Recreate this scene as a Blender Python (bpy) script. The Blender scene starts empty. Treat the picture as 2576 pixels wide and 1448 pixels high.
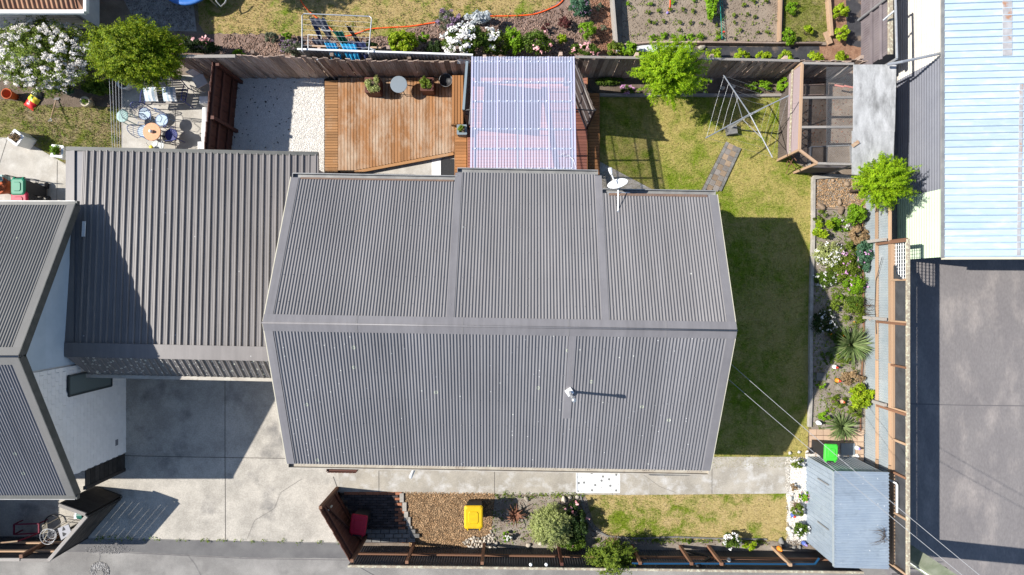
import bpy, math, random
import numpy as np
from mathutils import Vector, Matrix

random.seed(7); RNG = np.random.default_rng(7)
SC = bpy.context.scene; COL = SC.collection
R = math.radians
# ------------------------------------------------------------------ camera, sky, sun, exposure
CAM_H = 18.0; FPX = 1440.0            # drone height (m); focal length for a 2576 px wide picture
cam_d = bpy.data.cameras.new('camera'); cam = bpy.data.objects.new('camera', cam_d); COL.objects.link(cam)
cam.location = (0, 0, CAM_H); cam.rotation_euler = (0, 0, 0)
cam_d.sensor_width = 36; cam_d.lens = 36*FPX/2576; cam_d.clip_end = 500
SC.camera = cam
SUN_TRAVEL = Vector((1.160, -0.116, -1.0)).normalized()
wd = bpy.data.worlds.new('World'); SC.world = wd; wd.use_nodes = True
nt = wd.node_tree; bg = nt.nodes['Background']
sky = nt.nodes.new('ShaderNodeTexSky'); sky.sky_type = 'NISHITA'; sky.sun_disc = False
sky.sun_elevation = math.asin(-SUN_TRAVEL.z); sky.sun_rotation = math.atan2(-SUN_TRAVEL.x, -SUN_TRAVEL.y)
nt.links.new(sky.outputs[0], bg.inputs[0]); bg.inputs[1].default_value = 0.096; sky.ozone_density = 2.2; sky.dust_density = .4
sl = bpy.data.lights.new('sun', 'SUN'); sl.energy = 5.0; sl.angle = R(0.55); sl.color = (1.0, 0.955, 0.885)
so = bpy.data.objects.new('sun', sl); COL.objects.link(so)
so.rotation_euler = SUN_TRAVEL.to_track_quat('-Z', 'Y').to_euler(); so.location = (-20, 2, 20)
vs = SC.view_settings; vs.view_transform = 'Standard'; vs.look = 'None'; vs.gamma = 1; vs.exposure = 0.70
SC.cycles.use_denoising = True; SC.cycles.max_bounces = 5; SC.cycles.transparent_max_bounces = 24

# ------------------------------------------------------------------ helpers
def W(x, y, z=0.0):                    # measured picture position (2576 px wide) of a point at height z -> metres
    k = (CAM_H-z)/FPX
    return Vector(((x-1288)*k, (724-y)*k, z))
MATS = {}
def nd(t, typ, **kw):
    n = t.nodes.new(typ)
    for k, v in kw.items():
        if k in n.inputs: n.inputs[k].default_value = v
        else: setattr(n, k, v)
    return n
def rgb(c): return (c[0], c[1], c[2], 1)
def mix(t, fac, a, b, mode='MIX'):
    m = t.nodes.new('ShaderNodeMix'); m.data_type = 'RGBA'; m.blend_type = mode
    for s, v in ((0, fac), (6, a), (7, b)):
        if isinstance(v, bpy.types.NodeSocket): t.links.new(v, m.inputs[s])
        else: m.inputs[s].default_value = v if s == 0 else rgb(v)
    return m.outputs[2]
def ramp(t, src, lo, hi):
    m = nd(t, 'ShaderNodeMapRange'); m.inputs[1].default_value = lo; m.inputs[2].default_value = hi
    t.links.new(src, m.inputs[0]); return m.outputs[0]
def noise(t, vec, sc, det=5, rough=.6, dist=0):
    n = nd(t, 'ShaderNodeTexNoise'); n.inputs['Scale'].default_value = sc; n.inputs['Detail'].default_value = det
    n.inputs['Roughness'].default_value = rough; n.inputs['Distortion'].default_value = dist
    t.links.new(vec, n.inputs['Vector']); return n.outputs[0]
def coords(t, kind, scale=(1,1,1), rnd=False):
    if kind == 'pos': v = nd(t, 'ShaderNodeNewGeometry').outputs['Position']
    else: v = nd(t, 'ShaderNodeTexCoord').outputs['Object']
    mp = nd(t, 'ShaderNodeMapping'); mp.inputs['Scale'].default_value = scale; t.links.new(v, mp.inputs['Vector'])
    if rnd:
        oi = nd(t, 'ShaderNodeObjectInfo'); mu = nd(t, 'ShaderNodeMath', operation='MULTIPLY'); mu.inputs[1].default_value = 60
        t.links.new(oi.outputs['Random'], mu.inputs[0]); t.links.new(mu.outputs[0], mp.inputs['Location'])
    return mp.outputs[0]
def vary(t, col, src, amp):            # multiply brightness by 1 +- amp
    m = nd(t, 'ShaderNodeMapRange'); m.inputs[3].default_value = 1-amp; m.inputs[4].default_value = 1+amp
    t.links.new(src, m.inputs[0])
    h = nd(t, 'ShaderNodeHueSaturation'); t.links.new(m.outputs[0], h.inputs['Value']); t.links.new(col, h.inputs['Color'])
    return h.outputs[0]
def mat(name, c1, c2=None, sc=3.0, lo=.35, hi=.65, c3=None, sc3=.7, lo3=.5, hi3=.75, rough=.8, metal=0.0, bump=0.0, bsc=60,
        streak=0.0, rnd=0.0, isl=0.0, kind='pos', stretch=(1,1,1), spots=None, spotsc=4, spot_keep=.25, spot_r=.10, spec=.3, fine=0.0, finesc=90):
    m = bpy.data.materials.new(name); m.use_nodes = True; t = m.node_tree; b = t.nodes['Principled BSDF']
    v = coords(t, kind, stretch, rnd=(kind == 'obj'))
    base = nd(t, 'ShaderNodeRGB'); base.outputs[0].default_value = rgb(c1); col = base.outputs[0]
    if c2: col = mix(t, ramp(t, noise(t, v, sc), lo, hi), col, c2)
    if c3: col = mix(t, ramp(t, noise(t, v, sc3, 4), lo3, hi3), col, c3)
    if fine: col = vary(t, col, noise(t, v, finesc, 2), fine)
    if streak: col = vary(t, col, ramp(t, noise(t, coords(t, 'pos', (5,.35,.35)), 1.3, 5, .65), .3, .7), streak)
    if spots:
        for (ss, keep, rr, scol) in spots:
            vo = nd(t, 'ShaderNodeTexVoronoi'); vo.voronoi_dimensions = '2D'; vo.inputs['Scale'].default_value = ss
            t.links.new(v, vo.inputs['Vector'])
            d = nd(t, 'ShaderNodeMath', operation='LESS_THAN'); d.inputs[1].default_value = rr
            t.links.new(vo.outputs['Distance'], d.inputs[0])
            sx = nd(t, 'ShaderNodeSeparateColor'); t.links.new(vo.outputs['Color'], sx.inputs[0])
            k = nd(t, 'ShaderNodeMath', operation='LESS_THAN'); k.inputs[1].default_value = keep; t.links.new(sx.outputs[0], k.inputs[0])
            mm = nd(t, 'ShaderNodeMath', operation='MULTIPLY'); t.links.new(d.outputs[0], mm.inputs[0]); t.links.new(k.outputs[0], mm.inputs[1])
            col = mix(t, mm.outputs[0], col, scol)
    if rnd: col = vary(t, col, nd(t, 'ShaderNodeObjectInfo').outputs['Random'], rnd)
    if isl: col = vary(t, col, nd(t, 'ShaderNodeNewGeometry').outputs['Random Per Island'], isl)
    t.links.new(col, b.inputs['Base Color'])
    b.inputs['Roughness'].default_value = rough; b.inputs['Metallic'].default_value = metal
    b.inputs['Specular IOR Level'].default_value = spec
    if bump:
        bp = nd(t, 'ShaderNodeBump'); bp.inputs['Strength'].default_value = bump; bp.inputs['Distance'].default_value = .02
        t.links.new(noise(t, v, bsc, 4), bp.inputs['Height']); t.links.new(bp.outputs[0], b.inputs['Normal'])
    MATS[name] = m; return m
def leafmat(name, c1, c2, trans=.35, rough=.6):
    m = bpy.data.materials.new(name); m.use_nodes = True; t = m.node_tree
    for n in list(t.nodes): t.nodes.remove(n)
    g = nd(t, 'ShaderNodeNewGeometry')
    col = mix(t, g.outputs['Random Per Island'], c1, c2)
    pos = coords(t, 'pos'); col = vary(t, col, ramp(t, noise(t, pos, 4.5, 3), .3, .7), .36)
    d = nd(t, 'ShaderNodeBsdfPrincipled'); d.inputs['Roughness'].default_value = rough; d.inputs['Specular IOR Level'].default_value = .25
    tr = nd(t, 'ShaderNodeBsdfTranslucent'); ms = nd(t, 'ShaderNodeMixShader'); ms.inputs[0].default_value = trans
    o = nd(t, 'ShaderNodeOutputMaterial')
    t.links.new(col, d.inputs['Base Color']); t.links.new(col, tr.inputs['Color'])
    t.links.new(d.outputs[0], ms.inputs[1]); t.links.new(tr.outputs[0], ms.inputs[2]); t.links.new(ms.outputs[0], o.inputs[0])
    MATS[name] = m; return m
def grassmat(name, green, dry, bare, dlo, dhi, blo=.62, bhi=.8, dsc=.55, off=0):
    m = bpy.data.materials.new(name); m.use_nodes = True; t = m.node_tree; b = t.nodes['Principled BSDF']
    v = coords(t, 'pos'); mp = v.node; mp.inputs['Location'].default_value = (off, off*.7, 0)
    flat = nd(t, 'ShaderNodeMapping'); flat.inputs['Scale'].default_value = (1, 1, 0); t.links.new(v, flat.inputs['Vector']); f = flat.outputs[0]
    n1 = noise(t, f, dsc, 6, .62); n2 = noise(t, f, 2.6, 5, .65, .6); n3 = noise(t, f, 22, 4, .7)
    s = nd(t, 'ShaderNodeMath', operation='MULTIPLY_ADD'); s.inputs[1].default_value = .75; t.links.new(n2, s.inputs[0]); t.links.new(n1, s.inputs[2])
    s2 = nd(t, 'ShaderNodeMath', operation='MULTIPLY_ADD'); s2.inputs[1].default_value = .5; t.links.new(n3, s2.inputs[0]); t.links.new(s.outputs[0], s2.inputs[2])
    col = mix(t, ramp(t, s2.outputs[0], dlo, dhi), green, dry)
    col = mix(t, ramp(t, n2, blo, bhi), col, bare)
    col = vary(t, col, n3, .35)
    col = vary(t, col, noise(t, f, 120, 2), .3)
    t.links.new(col, b.inputs['Base Color']); b.inputs['Roughness'].default_value = .9; b.inputs['Specular IOR Level'].default_value = .1
    bp = nd(t, 'ShaderNodeBump'); bp.inputs['Strength'].default_value = .6; bp.inputs['Distance'].default_value = .03
    t.links.new(noise(t, f, 60, 4, .7), bp.inputs['Height']); t.links.new(bp.outputs[0], b.inputs['Normal'])
    MATS[name] = m; return m

WL = {}                                # world position of every object (parents are never rotated)
def link(o, parent, M=None):
    COL.objects.link(o)
    base = WL[parent.name] if parent else Vector((0, 0, 0))
    if parent: o.parent = parent
    if M is None: M = Matrix.Identity(4)
    o.matrix_basis = Matrix.Translation(-base) @ M
    WL[o.name] = M.translation.copy()
    return o
def tag(o, label=None, cat=None, group=None, kind=None):
    if label: o['label'] = label
    if cat: o['category'] = cat
    if group: o['group'] = group
    if kind: o['kind'] = kind
    return o
def T(name, label, cat, loc, group=None):
    o = bpy.data.objects.new(name, None); o.empty_display_size = .2
    link(o, None, Matrix.Translation(Vector(loc)))
    return tag(o, label, cat, group)
def mesh_of(verts, faces, m, smooth=False, name='shape'):
    me = bpy.data.meshes.new(name)
    me.from_pydata([tuple(v) for v in verts], [], faces); me.materials.append(MATS[m])
    if smooth: me.polygons.foreach_set('use_smooth', [True]*len(me.polygons))
    me.update(); return me
def np_mesh(V, F, m, smooth=False):
    me = bpy.data.meshes.new('shape'); k = F.shape[1]
    me.vertices.add(len(V)); me.vertices.foreach_set('co', np.ascontiguousarray(V, np.float32).ravel())
    me.loops.add(F.size); me.loops.foreach_set('vertex_index', np.ascontiguousarray(F, np.int32).ravel())
    me.polygons.add(len(F)); me.polygons.foreach_set('loop_start', np.arange(0, F.size, k, dtype=np.int32))
    me.polygons.foreach_set('loop_total', np.full(len(F), k, np.int32))
    if smooth: me.polygons.foreach_set('use_smooth', np.ones(len(F), bool))
    me.materials.append(MATS[m]); me.update(calc_edges=True); return me
def V3(p): return p if isinstance(p, Vector) else Vector(p)
class MB:
    def __init__(s): s.v = []; s.f = []
    def add(s, vs, fs):
        n = len(s.v); s.v += [V3(p) for p in vs]; s.f += [tuple(i+n for i in f) for f in fs]; return s
    def bar(s, a, b, w, h=None, up=(0,0,1)):
        a = V3(a); b = V3(b); x = (b-a).normalized(); up = Vector(up)
        if abs(x.dot(up)) > .98: up = Vector((0, 1, 0))
        y = up.cross(x).normalized()*(w/2); z = x.cross(y).normalized()*((h or w)/2)
        return s.add([p+i*y+j*z for p in (a, b) for i, j in ((-1,-1),(1,-1),(1,1),(-1,1))],
                     [(0,1,2,3),(7,6,5,4),(0,4,5,1),(1,5,6,2),(2,6,7,3),(3,7,4,0)])
    def box(s, c, size, rz=0, taper=1.0):
        c = V3(c); M = Matrix.Rotation(rz, 3, 'Z'); sx, sy, sz = [q/2 for q in size]
        vs = [c+M @ Vector((i*sx*(taper if k < 0 else 1), j*sy*(taper if k < 0 else 1), k*sz)) for k in (-1, 1) for i, j in ((-1,-1),(1,-1),(1,1),(-1,1))]
        return s.add(vs, [(3,2,1,0),(4,5,6,7),(0,1,5,4),(1,2,6,5),(2,3,7,6),(3,0,4,7)])
    def tube(s, pts, r, n=6, cap=True):
        pts = [V3(p) for p in pts]; rs = r if isinstance(r, (list, tuple)) else [r]*len(pts); vs = []; fs = []
        prev = None
        for i, p in enumerate(pts):
            d = (pts[min(i+1, len(pts)-1)]-pts[max(i-1, 0)]).normalized()
            up = prev if prev is not None else (Vector((0,0,1)) if abs(d.z) < .9 else Vector((1,0,0)))
            y = (up-d*up.dot(d)).normalized(); prev = y; z = d.cross(y)
            vs += [p+(y*math.cos(a)+z*math.sin(a))*rs[i] for a in (2*math.pi*k/n for k in range(n))]
        for i in range(len(pts)-1):
            for k in range(n):
                a = i*n+k; b = i*n+(k+1) % n; fs.append((a, b, b+n, a+n))
        if cap: fs += [tuple(range(n-1, -1, -1)), tuple(range(len(vs)-n, len(vs)))]
        return s.add(vs, fs)
    def lathe(s, c, prof, n=16, sx=1, sy=1, M=None):
        c = V3(c); vs = []; fs = []
        for r, z in prof:
            for k in range(n):
                p = Vector((r*sx*math.cos(2*math.pi*k/n), r*sy*math.sin(2*math.pi*k/n), z))
                vs.append(c+(M @ p if M else p))
        for i in range(len(prof)-1):
            for k in range(n):
                a = i*n+k; b = i*n+(k+1) % n; fs.append((a, b, b+n, a+n))
        fs += [tuple(range(n-1, -1, -1)), tuple(range(len(vs)-n, len(vs)))]
        return s.add(vs, fs)
    def prism(s, poly, z0, z1):
        n = len(poly); vs = [(p[0], p[1], z0) for p in poly]+[(p[0], p[1], z1) for p in poly]
        a = sum(poly[i][0]*poly[(i+1) % n][1]-poly[(i+1) % n][0]*poly[i][1] for i in range(n))
        o = list(range(n)) if a > 0 else list(range(n-1, -1, -1))
        fs = [tuple(reversed(o)), tuple(i+n for i in o)]
        for i in range(n):
            p, q = o[i], o[(i+1) % n]; fs.append((p, q, q+n, p+n))
        return s.add(vs, fs)
    def rock(s, c, size, seed=None):
        rr = random.Random(seed); c = V3(c); M = Matrix.Rotation(rr.uniform(0, 6.28), 3, 'Z'); ph = [rr.uniform(0, 6) for _ in range(6)]; vs = []; fs = []; n, k = 9, 6
        for j in range(k+1):
            th = math.pi*j/k
            for i in range(n):
                a = 2*math.pi*i/n; d = Vector((math.sin(th)*math.cos(a), math.sin(th)*math.sin(a), math.cos(th)))
                f = .5*(1+.16*math.sin(3*d.x+ph[0])+.14*math.sin(4*d.y+ph[1])+.10*math.sin(5*d.z+ph[2]+2*d.x)); f *= 1+(rr.uniform(-.05, .05) if 0 < j < k else 0)
                vs.append(c+M @ Vector((d.x*size[0]*f*2*.5, d.y*size[1]*f*2*.5, d.z*size[2]*f*2*.5)))
        for j in range(k):
            for i in range(n): q = j*n+i; r2 = j*n+(i+1) % n; fs.append((q, q+n, r2+n, r2))
        return s.add(vs, fs)
    def build(s, name, m, parent=None, smooth=False):
        base = WL[parent.name] if parent else None
        if base is None:
            xs = [sum(v[i] for v in s.v)/len(s.v) for i in range(2)]; base = Vector((xs[0], xs[1], min(v.z for v in s.v)))
        me = mesh_of([v-base for v in s.v], s.f, m, smooth)
        return link(bpy.data.objects.new(name, me), parent, Matrix.Translation(base))
UNIT = {}
ORD = ['first','second','third','fourth','fifth','sixth','seventh','eighth','ninth','tenth','eleventh','twelfth']
def cube(m):
    if m not in UNIT:
        e = .5; c = .46                 # a plank with eased upper edges
        prof = [(-e,-e),(e,-e),(e,c-.06),(c,e),(-c,e),(-e,c-.06)]
        vs = [(x, y, z) for x in (-.5, .5) for y, z in prof]; n = len(prof)
        fs = [tuple(range(n-1, -1, -1)), tuple(range(n, 2*n))]+[(i, (i+1) % n, (i+1) % n+n, i+n) for i in range(n)]
        UNIT[m] = mesh_of(vs, fs, m)
    return UNIT[m]
def barM(a, b, w, h, up=(0,0,1), roll=0):
    a = V3(a); b = V3(b); d = b-a; x = d.normalized(); up = Vector(up)
    if abs(x.dot(up)) > .98: up = Vector((0, 1, 0))
    y = up.cross(x).normalized(); z = x.cross(y)
    if roll: q = Matrix.Rotation(roll, 3, x); y = q @ y; z = q @ z
    M = Matrix.Identity(4)
    for i, c in enumerate((x*d.length, y*w, z*h, (a+b)/2)):
        for j in range(3): M[j][i] = c[j]
    return M
def piece(name, m, parent, a, b, w, h, up=(0,0,1), roll=0):
    return link(bpy.data.objects.new(name, cube(m)), parent, barM(a, b, w, h, up, roll))
SHEETS = {}
def sheet_mesh(m, width, length, n, amp, prof):
    key = (m, round(width, 3), round(length, 3), n, amp, prof)
    if key not in SHEETS:
        p = width/n; xs = []
        for i in range(n):
            if prof == 'sine': xs += [((i+k/8)*p, amp*math.sin(2*math.pi*k/8)) for k in range(8)]
            elif prof == 'pan': xs += [((i+u)*p, z*amp) for u, z in ((0,0),(.19,0),(.21,.16),(.24,.16),(.26,0),(.42,0),(.44,.16),(.47,.16),(.49,0),(.66,0),(.74,1),(.92,1))]
            elif prof == 'rib': xs += [((i+u)*p, z*amp) for u, z in ((0,0),(.72,0),(.80,1),(.88,1),(.97,0))]
        xs.append((width, 0))
        v = [(x, y, z) for y in (0, length) for x, z in xs]; k = len(xs)
        f = [(i, i+1, i+1+k, i+k) for i in range(k-1)]
        SHEETS[key] = mesh_of(v, f, m, smooth=(prof == 'sine'))
    return SHEETS[key]
def sheets(name, parent, A, B, down, m, pitch=.0762, amp=.0115, per=10, prof='sine', lift=0.0, tilt=0.0):
    """corrugated sheets side by side from A to B, each running along the vector `down`"""
    A = V3(A); B = V3(B); down = V3(down); x = (B-A).normalized(); y = down.normalized(); z = x.cross(y)
    if z.z < -1e-6 or (abs(z.z) < 1e-6 and False): A, B = B, A; x = -x; z = -z
    L = (B-A).length; n = max(1, round(L/(pitch*per))); w = L/n; out = []
    for i in range(n):
        o = bpy.data.objects.new(name, sheet_mesh(m, w, down.length, max(1, round(w/pitch)), amp, prof))
        M = Matrix.Identity(4); org = A+x*(w*i)+z*(lift+(i % 2)*.0012)
        for c, vec in enumerate((x, y, z, org)):
            for j in range(3): M[j][c] = vec[j]
        if tilt: M = M @ Matrix.Rotation(random.uniform(-tilt, tilt), 4, 'Y')
        out.append(link(o, parent, M))
    return out
def poly_px(pts, z=0): return [W(x, y, z).xy for x, y in pts]
def jag(pts, step=.12, amp=.03, closed=True):
    out = []; n = len(pts)
    for i in range(n if closed else n-1):
        a = Vector(pts[i]); b = Vector(pts[(i+1) % n]); k = max(1, int((b-a).length/step))
        for j in range(k):
            q = a.lerp(b, j/k)+Vector((random.uniform(-amp, amp), random.uniform(-amp, amp))); out.append(q)
    return out
def ground(name, pts, z, m, rough=0.0, thick=None, label=None):
    """a flat piece of the setting laid over the ground at height z (pts: picture positions)"""
    P = poly_px(pts, z)
    if rough: P = jag(P, .1, rough)
    mb = MB()
    if thick: mb.prism(P, z-thick, z)
    else:
        a = sum(P[i][0]*P[(i+1) % len(P)][1]-P[(i+1) % len(P)][0]*P[i][1] for i in range(len(P)))
        P2 = P if a > 0 else P[::-1]; mb.add([(p[0], p[1], z) for p in P2], [tuple(range(len(P2)))])
    return tag(mb.build(name, m), label, None, None, 'structure')
def inside(P, xy):
    x, y = xy[:, 0], xy[:, 1]; r = np.zeros(len(xy), bool); n = len(P)
    for i in range(n):
        x1, y1 = P[i]; x2, y2 = P[(i+1) % n]
        if y1 == y2: continue
        c = ((y1 > y) != (y2 > y)) & (x < (x2-x1)*(y-y1)/(y2-y1)+x1); r ^= c
    return r
def area(P): return abs(sum(P[i][0]*P[(i+1) % len(P)][1]-P[(i+1) % len(P)][0]*P[i][1] for i in range(len(P))))/2
def scatter(pts, n, z=0):
    P = [tuple(p) for p in poly_px(pts, z)]; a = np.array(P); lo, hi = a.min(0), a.max(0)
    q = RNG.uniform(lo, hi, (int(n*3)+60, 2)); q = q[inside(P, q)]
    return q[:n]
def blades(name, pts, z, m, dens, h=(.03,.07), w=.012, label=None, mask=None):
    P = poly_px(pts, z); n = int(area(P)*dens); q = scatter(pts, n, z); n = len(q)
    a = RNG.uniform(0, 6.283, n); hh = RNG.uniform(h[0], h[1], n); lean = RNG.uniform(0, .05, n); b = RNG.uniform(0, 6.283, n)
    d = np.stack([np.cos(a), np.sin(a), np.zeros(n)], 1)*w/2
    base = np.column_stack([q, np.full(n, z-.004)])
    tip = base+np.stack([np.cos(b)*lean, np.sin(b)*lean, hh], 1)
    V = np.concatenate([base-d, base+d, tip], 0); F = np.column_stack([np.arange(n), np.arange(n)+n, np.arange(n)+2*n])
    o = link(bpy.data.objects.new(name, np_mesh(V, F, m)), None)
    return tag(o, label, 'grass', None, 'stuff')
OCT_V = np.array([(1,0,0),(0,1,0),(-1,0,0),(0,-1,0),(0,0,1),(0,0,-1)], float)
OCT_F = np.array([(0,1,4),(1,2,4),(2,3,4),(3,0,4),(1,0,5),(2,1,5),(3,2,5),(0,3,5)])
def stones(name, pts, z, m, dens, size, label, cat='gravel', flat=.7, long=1.0, parent=None):
    P = poly_px(pts, z); q = scatter(pts, int(area(P)*dens), z); n = len(q)
    s = RNG.uniform(size[0], size[1], (n, 1, 1)); a = RNG.uniform(0, 6.283, n)
    v = OCT_V[None]*RNG.uniform(.6, 1.25, (n, 6, 1))*np.array([long, 1, flat])*s
    c, sn = np.cos(a)[:, None], np.sin(a)[:, None]
    V = np.stack([v[..., 0]*c-v[..., 1]*sn+q[:, :1], v[..., 0]*sn+v[..., 1]*c+q[:, 1:], v[..., 2]+z+s[..., 0]*flat*.35], -1).reshape(-1, 3)
    F = (OCT_F[None]+(np.arange(n)*6)[:, None, None]).reshape(-1, 3)
    o = link(bpy.data.objects.new(name, np_mesh(V, F, m)), None)
    return tag(o, label, cat, None, 'stuff')
# ---- plants
def leaf_cloud(pts, outward, size, aspect, m, up=.5, out=.6, fold=.25, droop=0):
    n = len(pts); nrm = RNG.normal(0, 1, (n, 3))*.6+outward*out+np.array([0, 0, up]); nrm /= np.linalg.norm(nrm, axis=1)[:, None]
    t = np.cross(nrm, RNG.normal(0, 1, (n, 3))); t /= np.linalg.norm(t, axis=1)[:, None]+1e-9
    b = np.cross(nrm, t); L = RNG.uniform(size*.6, size*1.3, (n, 1)); w = L*aspect
    V = np.concatenate([pts-t*L/2, pts+b*w/2+nrm*w*fold, pts+t*L/2-nrm*L*droop, pts-b*w/2+nrm*w*fold], 0)
    F = np.column_stack([np.arange(n), np.arange(n)+n, np.arange(n)+2*n, np.arange(n)+3*n])
    return np_mesh(V, F, m)
def crown_pts(c, r, n, clumps, spread=.26, inner=.45, low=-.35):
    d = RNG.normal(0, 1, (clumps*3, 3)); d /= np.linalg.norm(d, axis=1)[:, None]; d = d[d[:, 2] > low][:clumps]; k = len(d)
    rad = RNG.uniform(inner, 1.0-spread*.6, (k, 1))*RNG.uniform(.88, 1.1, (k, 1)); cc = d*rad
    idx = RNG.integers(0, k, n); sp = RNG.uniform(.6, 1.3, k)[idx][:, None]*spread
    e = RNG.normal(0, 1, (n, 3)); e /= np.linalg.norm(e, axis=1)[:, None]
    off = e*sp*(RNG.uniform(0, 1, (n, 1))**.45)
    p = (cc[idx]+off); out = e*.8+cc[idx]*.5
    return p*np.array(r)+np.array(c), out
def spray_pts(c, r, n, sprays, inner=.35, wide=.06, low=-.3):
    d = RNG.normal(0, 1, (sprays*3, 3)); d /= np.linalg.norm(d, axis=1)[:, None]; d = d[d[:, 2] > low][:sprays]; k = len(d)
    lob = 1+.15*np.sin(d[:, 0]*5+1)*np.cos(d[:, 1]*6)+.11*np.sin(d[:, 2]*9+d[:, 0]*7)
    tip = (RNG.uniform(.72, 1.08, k)*lob)[:, None]; idx = RNG.integers(0, k, n); u = RNG.uniform(0, 1, (n, 1))**.6
    bend = np.column_stack([np.zeros(k), np.zeros(k), RNG.uniform(-.05, .16, k)])
    p = d[idx]*(inner+(tip[idx]-inner)*u)+bend[idx]*u*u+RNG.normal(0, 1, (n, 3))*wide*(1.15-u*.75)
    return p*np.array(r)+np.array(c), d[idx]*1.3+np.array([0, 0, .3])
def limbs(base, c, r, m, parent, n=6, tr=.05, name='trunk'):
    mb = MB(); base = V3(base); c = V3(c); mid = base.lerp(c, .55)+Vector((random.uniform(-.05,.05), random.uniform(-.05,.05), 0))
    mb.tube([base, base.lerp(mid, .5)+Vector((.02,.01,0)), mid, c], [tr, tr*.8, tr*.65, tr*.3], 7)
    for i in range(n):
        a = 6.283*i/n+random.uniform(-.3,.3); e = c+Vector((math.cos(a)*r[0]*.7, math.sin(a)*r[1]*.7, random.uniform(-.1,.5)*r[2]))
        s = base.lerp(mid, random.uniform(.5, 1)); mb.tube([s, s.lerp(e, .5)+Vector((0,0,.06*r[2])), e], [tr*.5, tr*.3, tr*.1], 5)
    return mb.build(name, m, parent, True)
def bush(name, label, cat, px, z, r, leaf, n, lsize, aspect=.5, clumps=26, spread=.26, flowers=None, group=None, up=.5, base_z=0.0, inner=.45, trunk=.02, out=.6, low=-.35, spray=0, wide=.06):
    """px: picture position of the crown's middle, z: its height, r: radii in metres; flowers=(material, count, size)"""
    c = W(px[0], px[1], z); loc = Vector((c.x, c.y, base_z)); o = T(name, label, cat, loc, group)
    p, ou = spray_pts(c-loc, r, n, spray, inner, wide) if spray else crown_pts(c-loc, r, n, clumps, spread, inner, low)
    p[:, 2] = np.maximum(p[:, 2], .01)
    link(bpy.data.objects.new('crown' if cat == 'tree' else 'foliage', leaf_cloud(p, ou, lsize, aspect, leaf, up, out)), o, Matrix.Translation(loc))
    if trunk: limbs(loc, c, r, 'bark', o, 5, trunk, 'trunk' if cat == 'tree' else 'stem')
    if flowers:
        fm, fn, fs = flowers; q, ou = crown_pts(c-loc, (r[0]*1.03, r[1]*1.03, r[2]*1.08), fn, max(6, clumps//2) if fn < 1000 else 420, spread*.8 if fn < 1000 else .055, .8, .0)
        q = np.repeat(q, 4, 0)+RNG.normal(0, fs*.35, (len(q)*4, 3))
        tag(link(bpy.data.objects.new('flowers', leaf_cloud(q, np.repeat(ou, 4, 0), fs, .8, fm, 1.2, .3)), o, Matrix.Translation(loc)), kind='stuff')
    return o
def spiky(name, label, px, r, h, leaf, n, w=.05, base_z=0.0, group=None, flowers=None):
    loc = W(px[0], px[1], base_z); loc.z = base_z; o = T(name, label, 'plant', loc, group); V = []; F = []
    for i in range(n):
        a = random.uniform(0, 6.283); el = random.uniform(.15, 1.35); L = r*random.uniform(.7, 1.1)*(.8+.3*math.cos(el)); d = Vector((math.cos(a), math.sin(a), 0)); s = Vector((-d.y, d.x, 0))
        b = len(V)
        for k in range(5):
            u = k/4; p = d*(L*u*math.cos(el*(1-.35*u)))+Vector((0, 0, .03+h*math.sin(el)*u-.55*h*u*u*math.cos(el)))
            ww = w*(1-u)**.7*.5*(.6 if k == 0 else 1); V += [p-s*ww, p+Vector((0,0,-ww*.5)), p+s*ww]
        for k in range(4):
            q = b+3*k; F += [(q, q+1, q+4, q+3), (q+1, q+2, q+5, q+4)]
    link(bpy.data.objects.new('blade_leaves', mesh_of(V, F, leaf)), o, Matrix.Translation(loc))
    MB().lathe(loc, [(.05, 0), (.06, .05), (.03, .1)], 8).build('stem', 'bark', o)
    return o
# ------------------------------------------------------------------ materials
mat('soil', (.16,.125,.095), (.25,.205,.165), 2.2, fine=.5, finesc=45, bump=.8, bsc=35, rough=.95)
mat('dark_soil', (.10,.075,.055), (.17,.13,.10), 3, fine=.5, finesc=45, bump=.9, bsc=30, rough=.95)
mat('bed_soil', (.27,.235,.195), (.20,.165,.13), 1.6, c3=(.33,.30,.26), sc3=4, fine=.45, finesc=50, bump=.8, bsc=40, rough=.95)
mat('veg_soil', (.29,.235,.18), (.21,.165,.125), 1.3, fine=.35, finesc=60, bump=.8, bsc=30, rough=.95)
mat('mulch', (.17,.115,.09), (.26,.18,.145), 6, fine=.6, finesc=40, bump=1, bsc=30, rough=.95)
mat('red_mulch', (.20,.105,.065), (.29,.17,.11), 6, fine=.6, finesc=40, bump=1, bsc=30, rough=.95)
mat('mulch_chip', (.26,.17,.13), (.12,.075,.055), 3, isl=.7, rough=.95)
mat('red_chip', (.28,.14,.085), (.15,.075,.045), 3, isl=.7, rough=.95)
mat('concrete', (.45,.42,.37), (.35,.325,.285), 1.4, c3=(.50,.475,.43), sc3=2.4, lo3=.45, hi3=.7, fine=.28, finesc=40, bump=.15, bsc=80, rough=.9)
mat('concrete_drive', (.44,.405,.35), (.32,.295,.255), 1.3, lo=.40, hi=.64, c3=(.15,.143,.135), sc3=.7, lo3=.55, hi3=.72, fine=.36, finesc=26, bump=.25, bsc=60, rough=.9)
mat('concrete_path', (.39,.355,.30), (.29,.265,.225), 1.7, c3=(.48,.465,.44), sc3=2.6, lo3=.5, hi3=.7, fine=.3, finesc=30, bump=.15, bsc=80, rough=.9)
mat('concrete_edge', (.40,.37,.33), (.28,.26,.23), 5, fine=.2, bump=.3, rough=.9)
mat('joint', (.10,.09,.08), rough=1)
mat('asphalt', (.185,.175,.165), (.235,.225,.21), 1.6, c3=(.30,.285,.265), sc3=.7, lo3=.48, hi3=.68, fine=.3, finesc=60, bump=.4, bsc=150, rough=.95)
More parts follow.
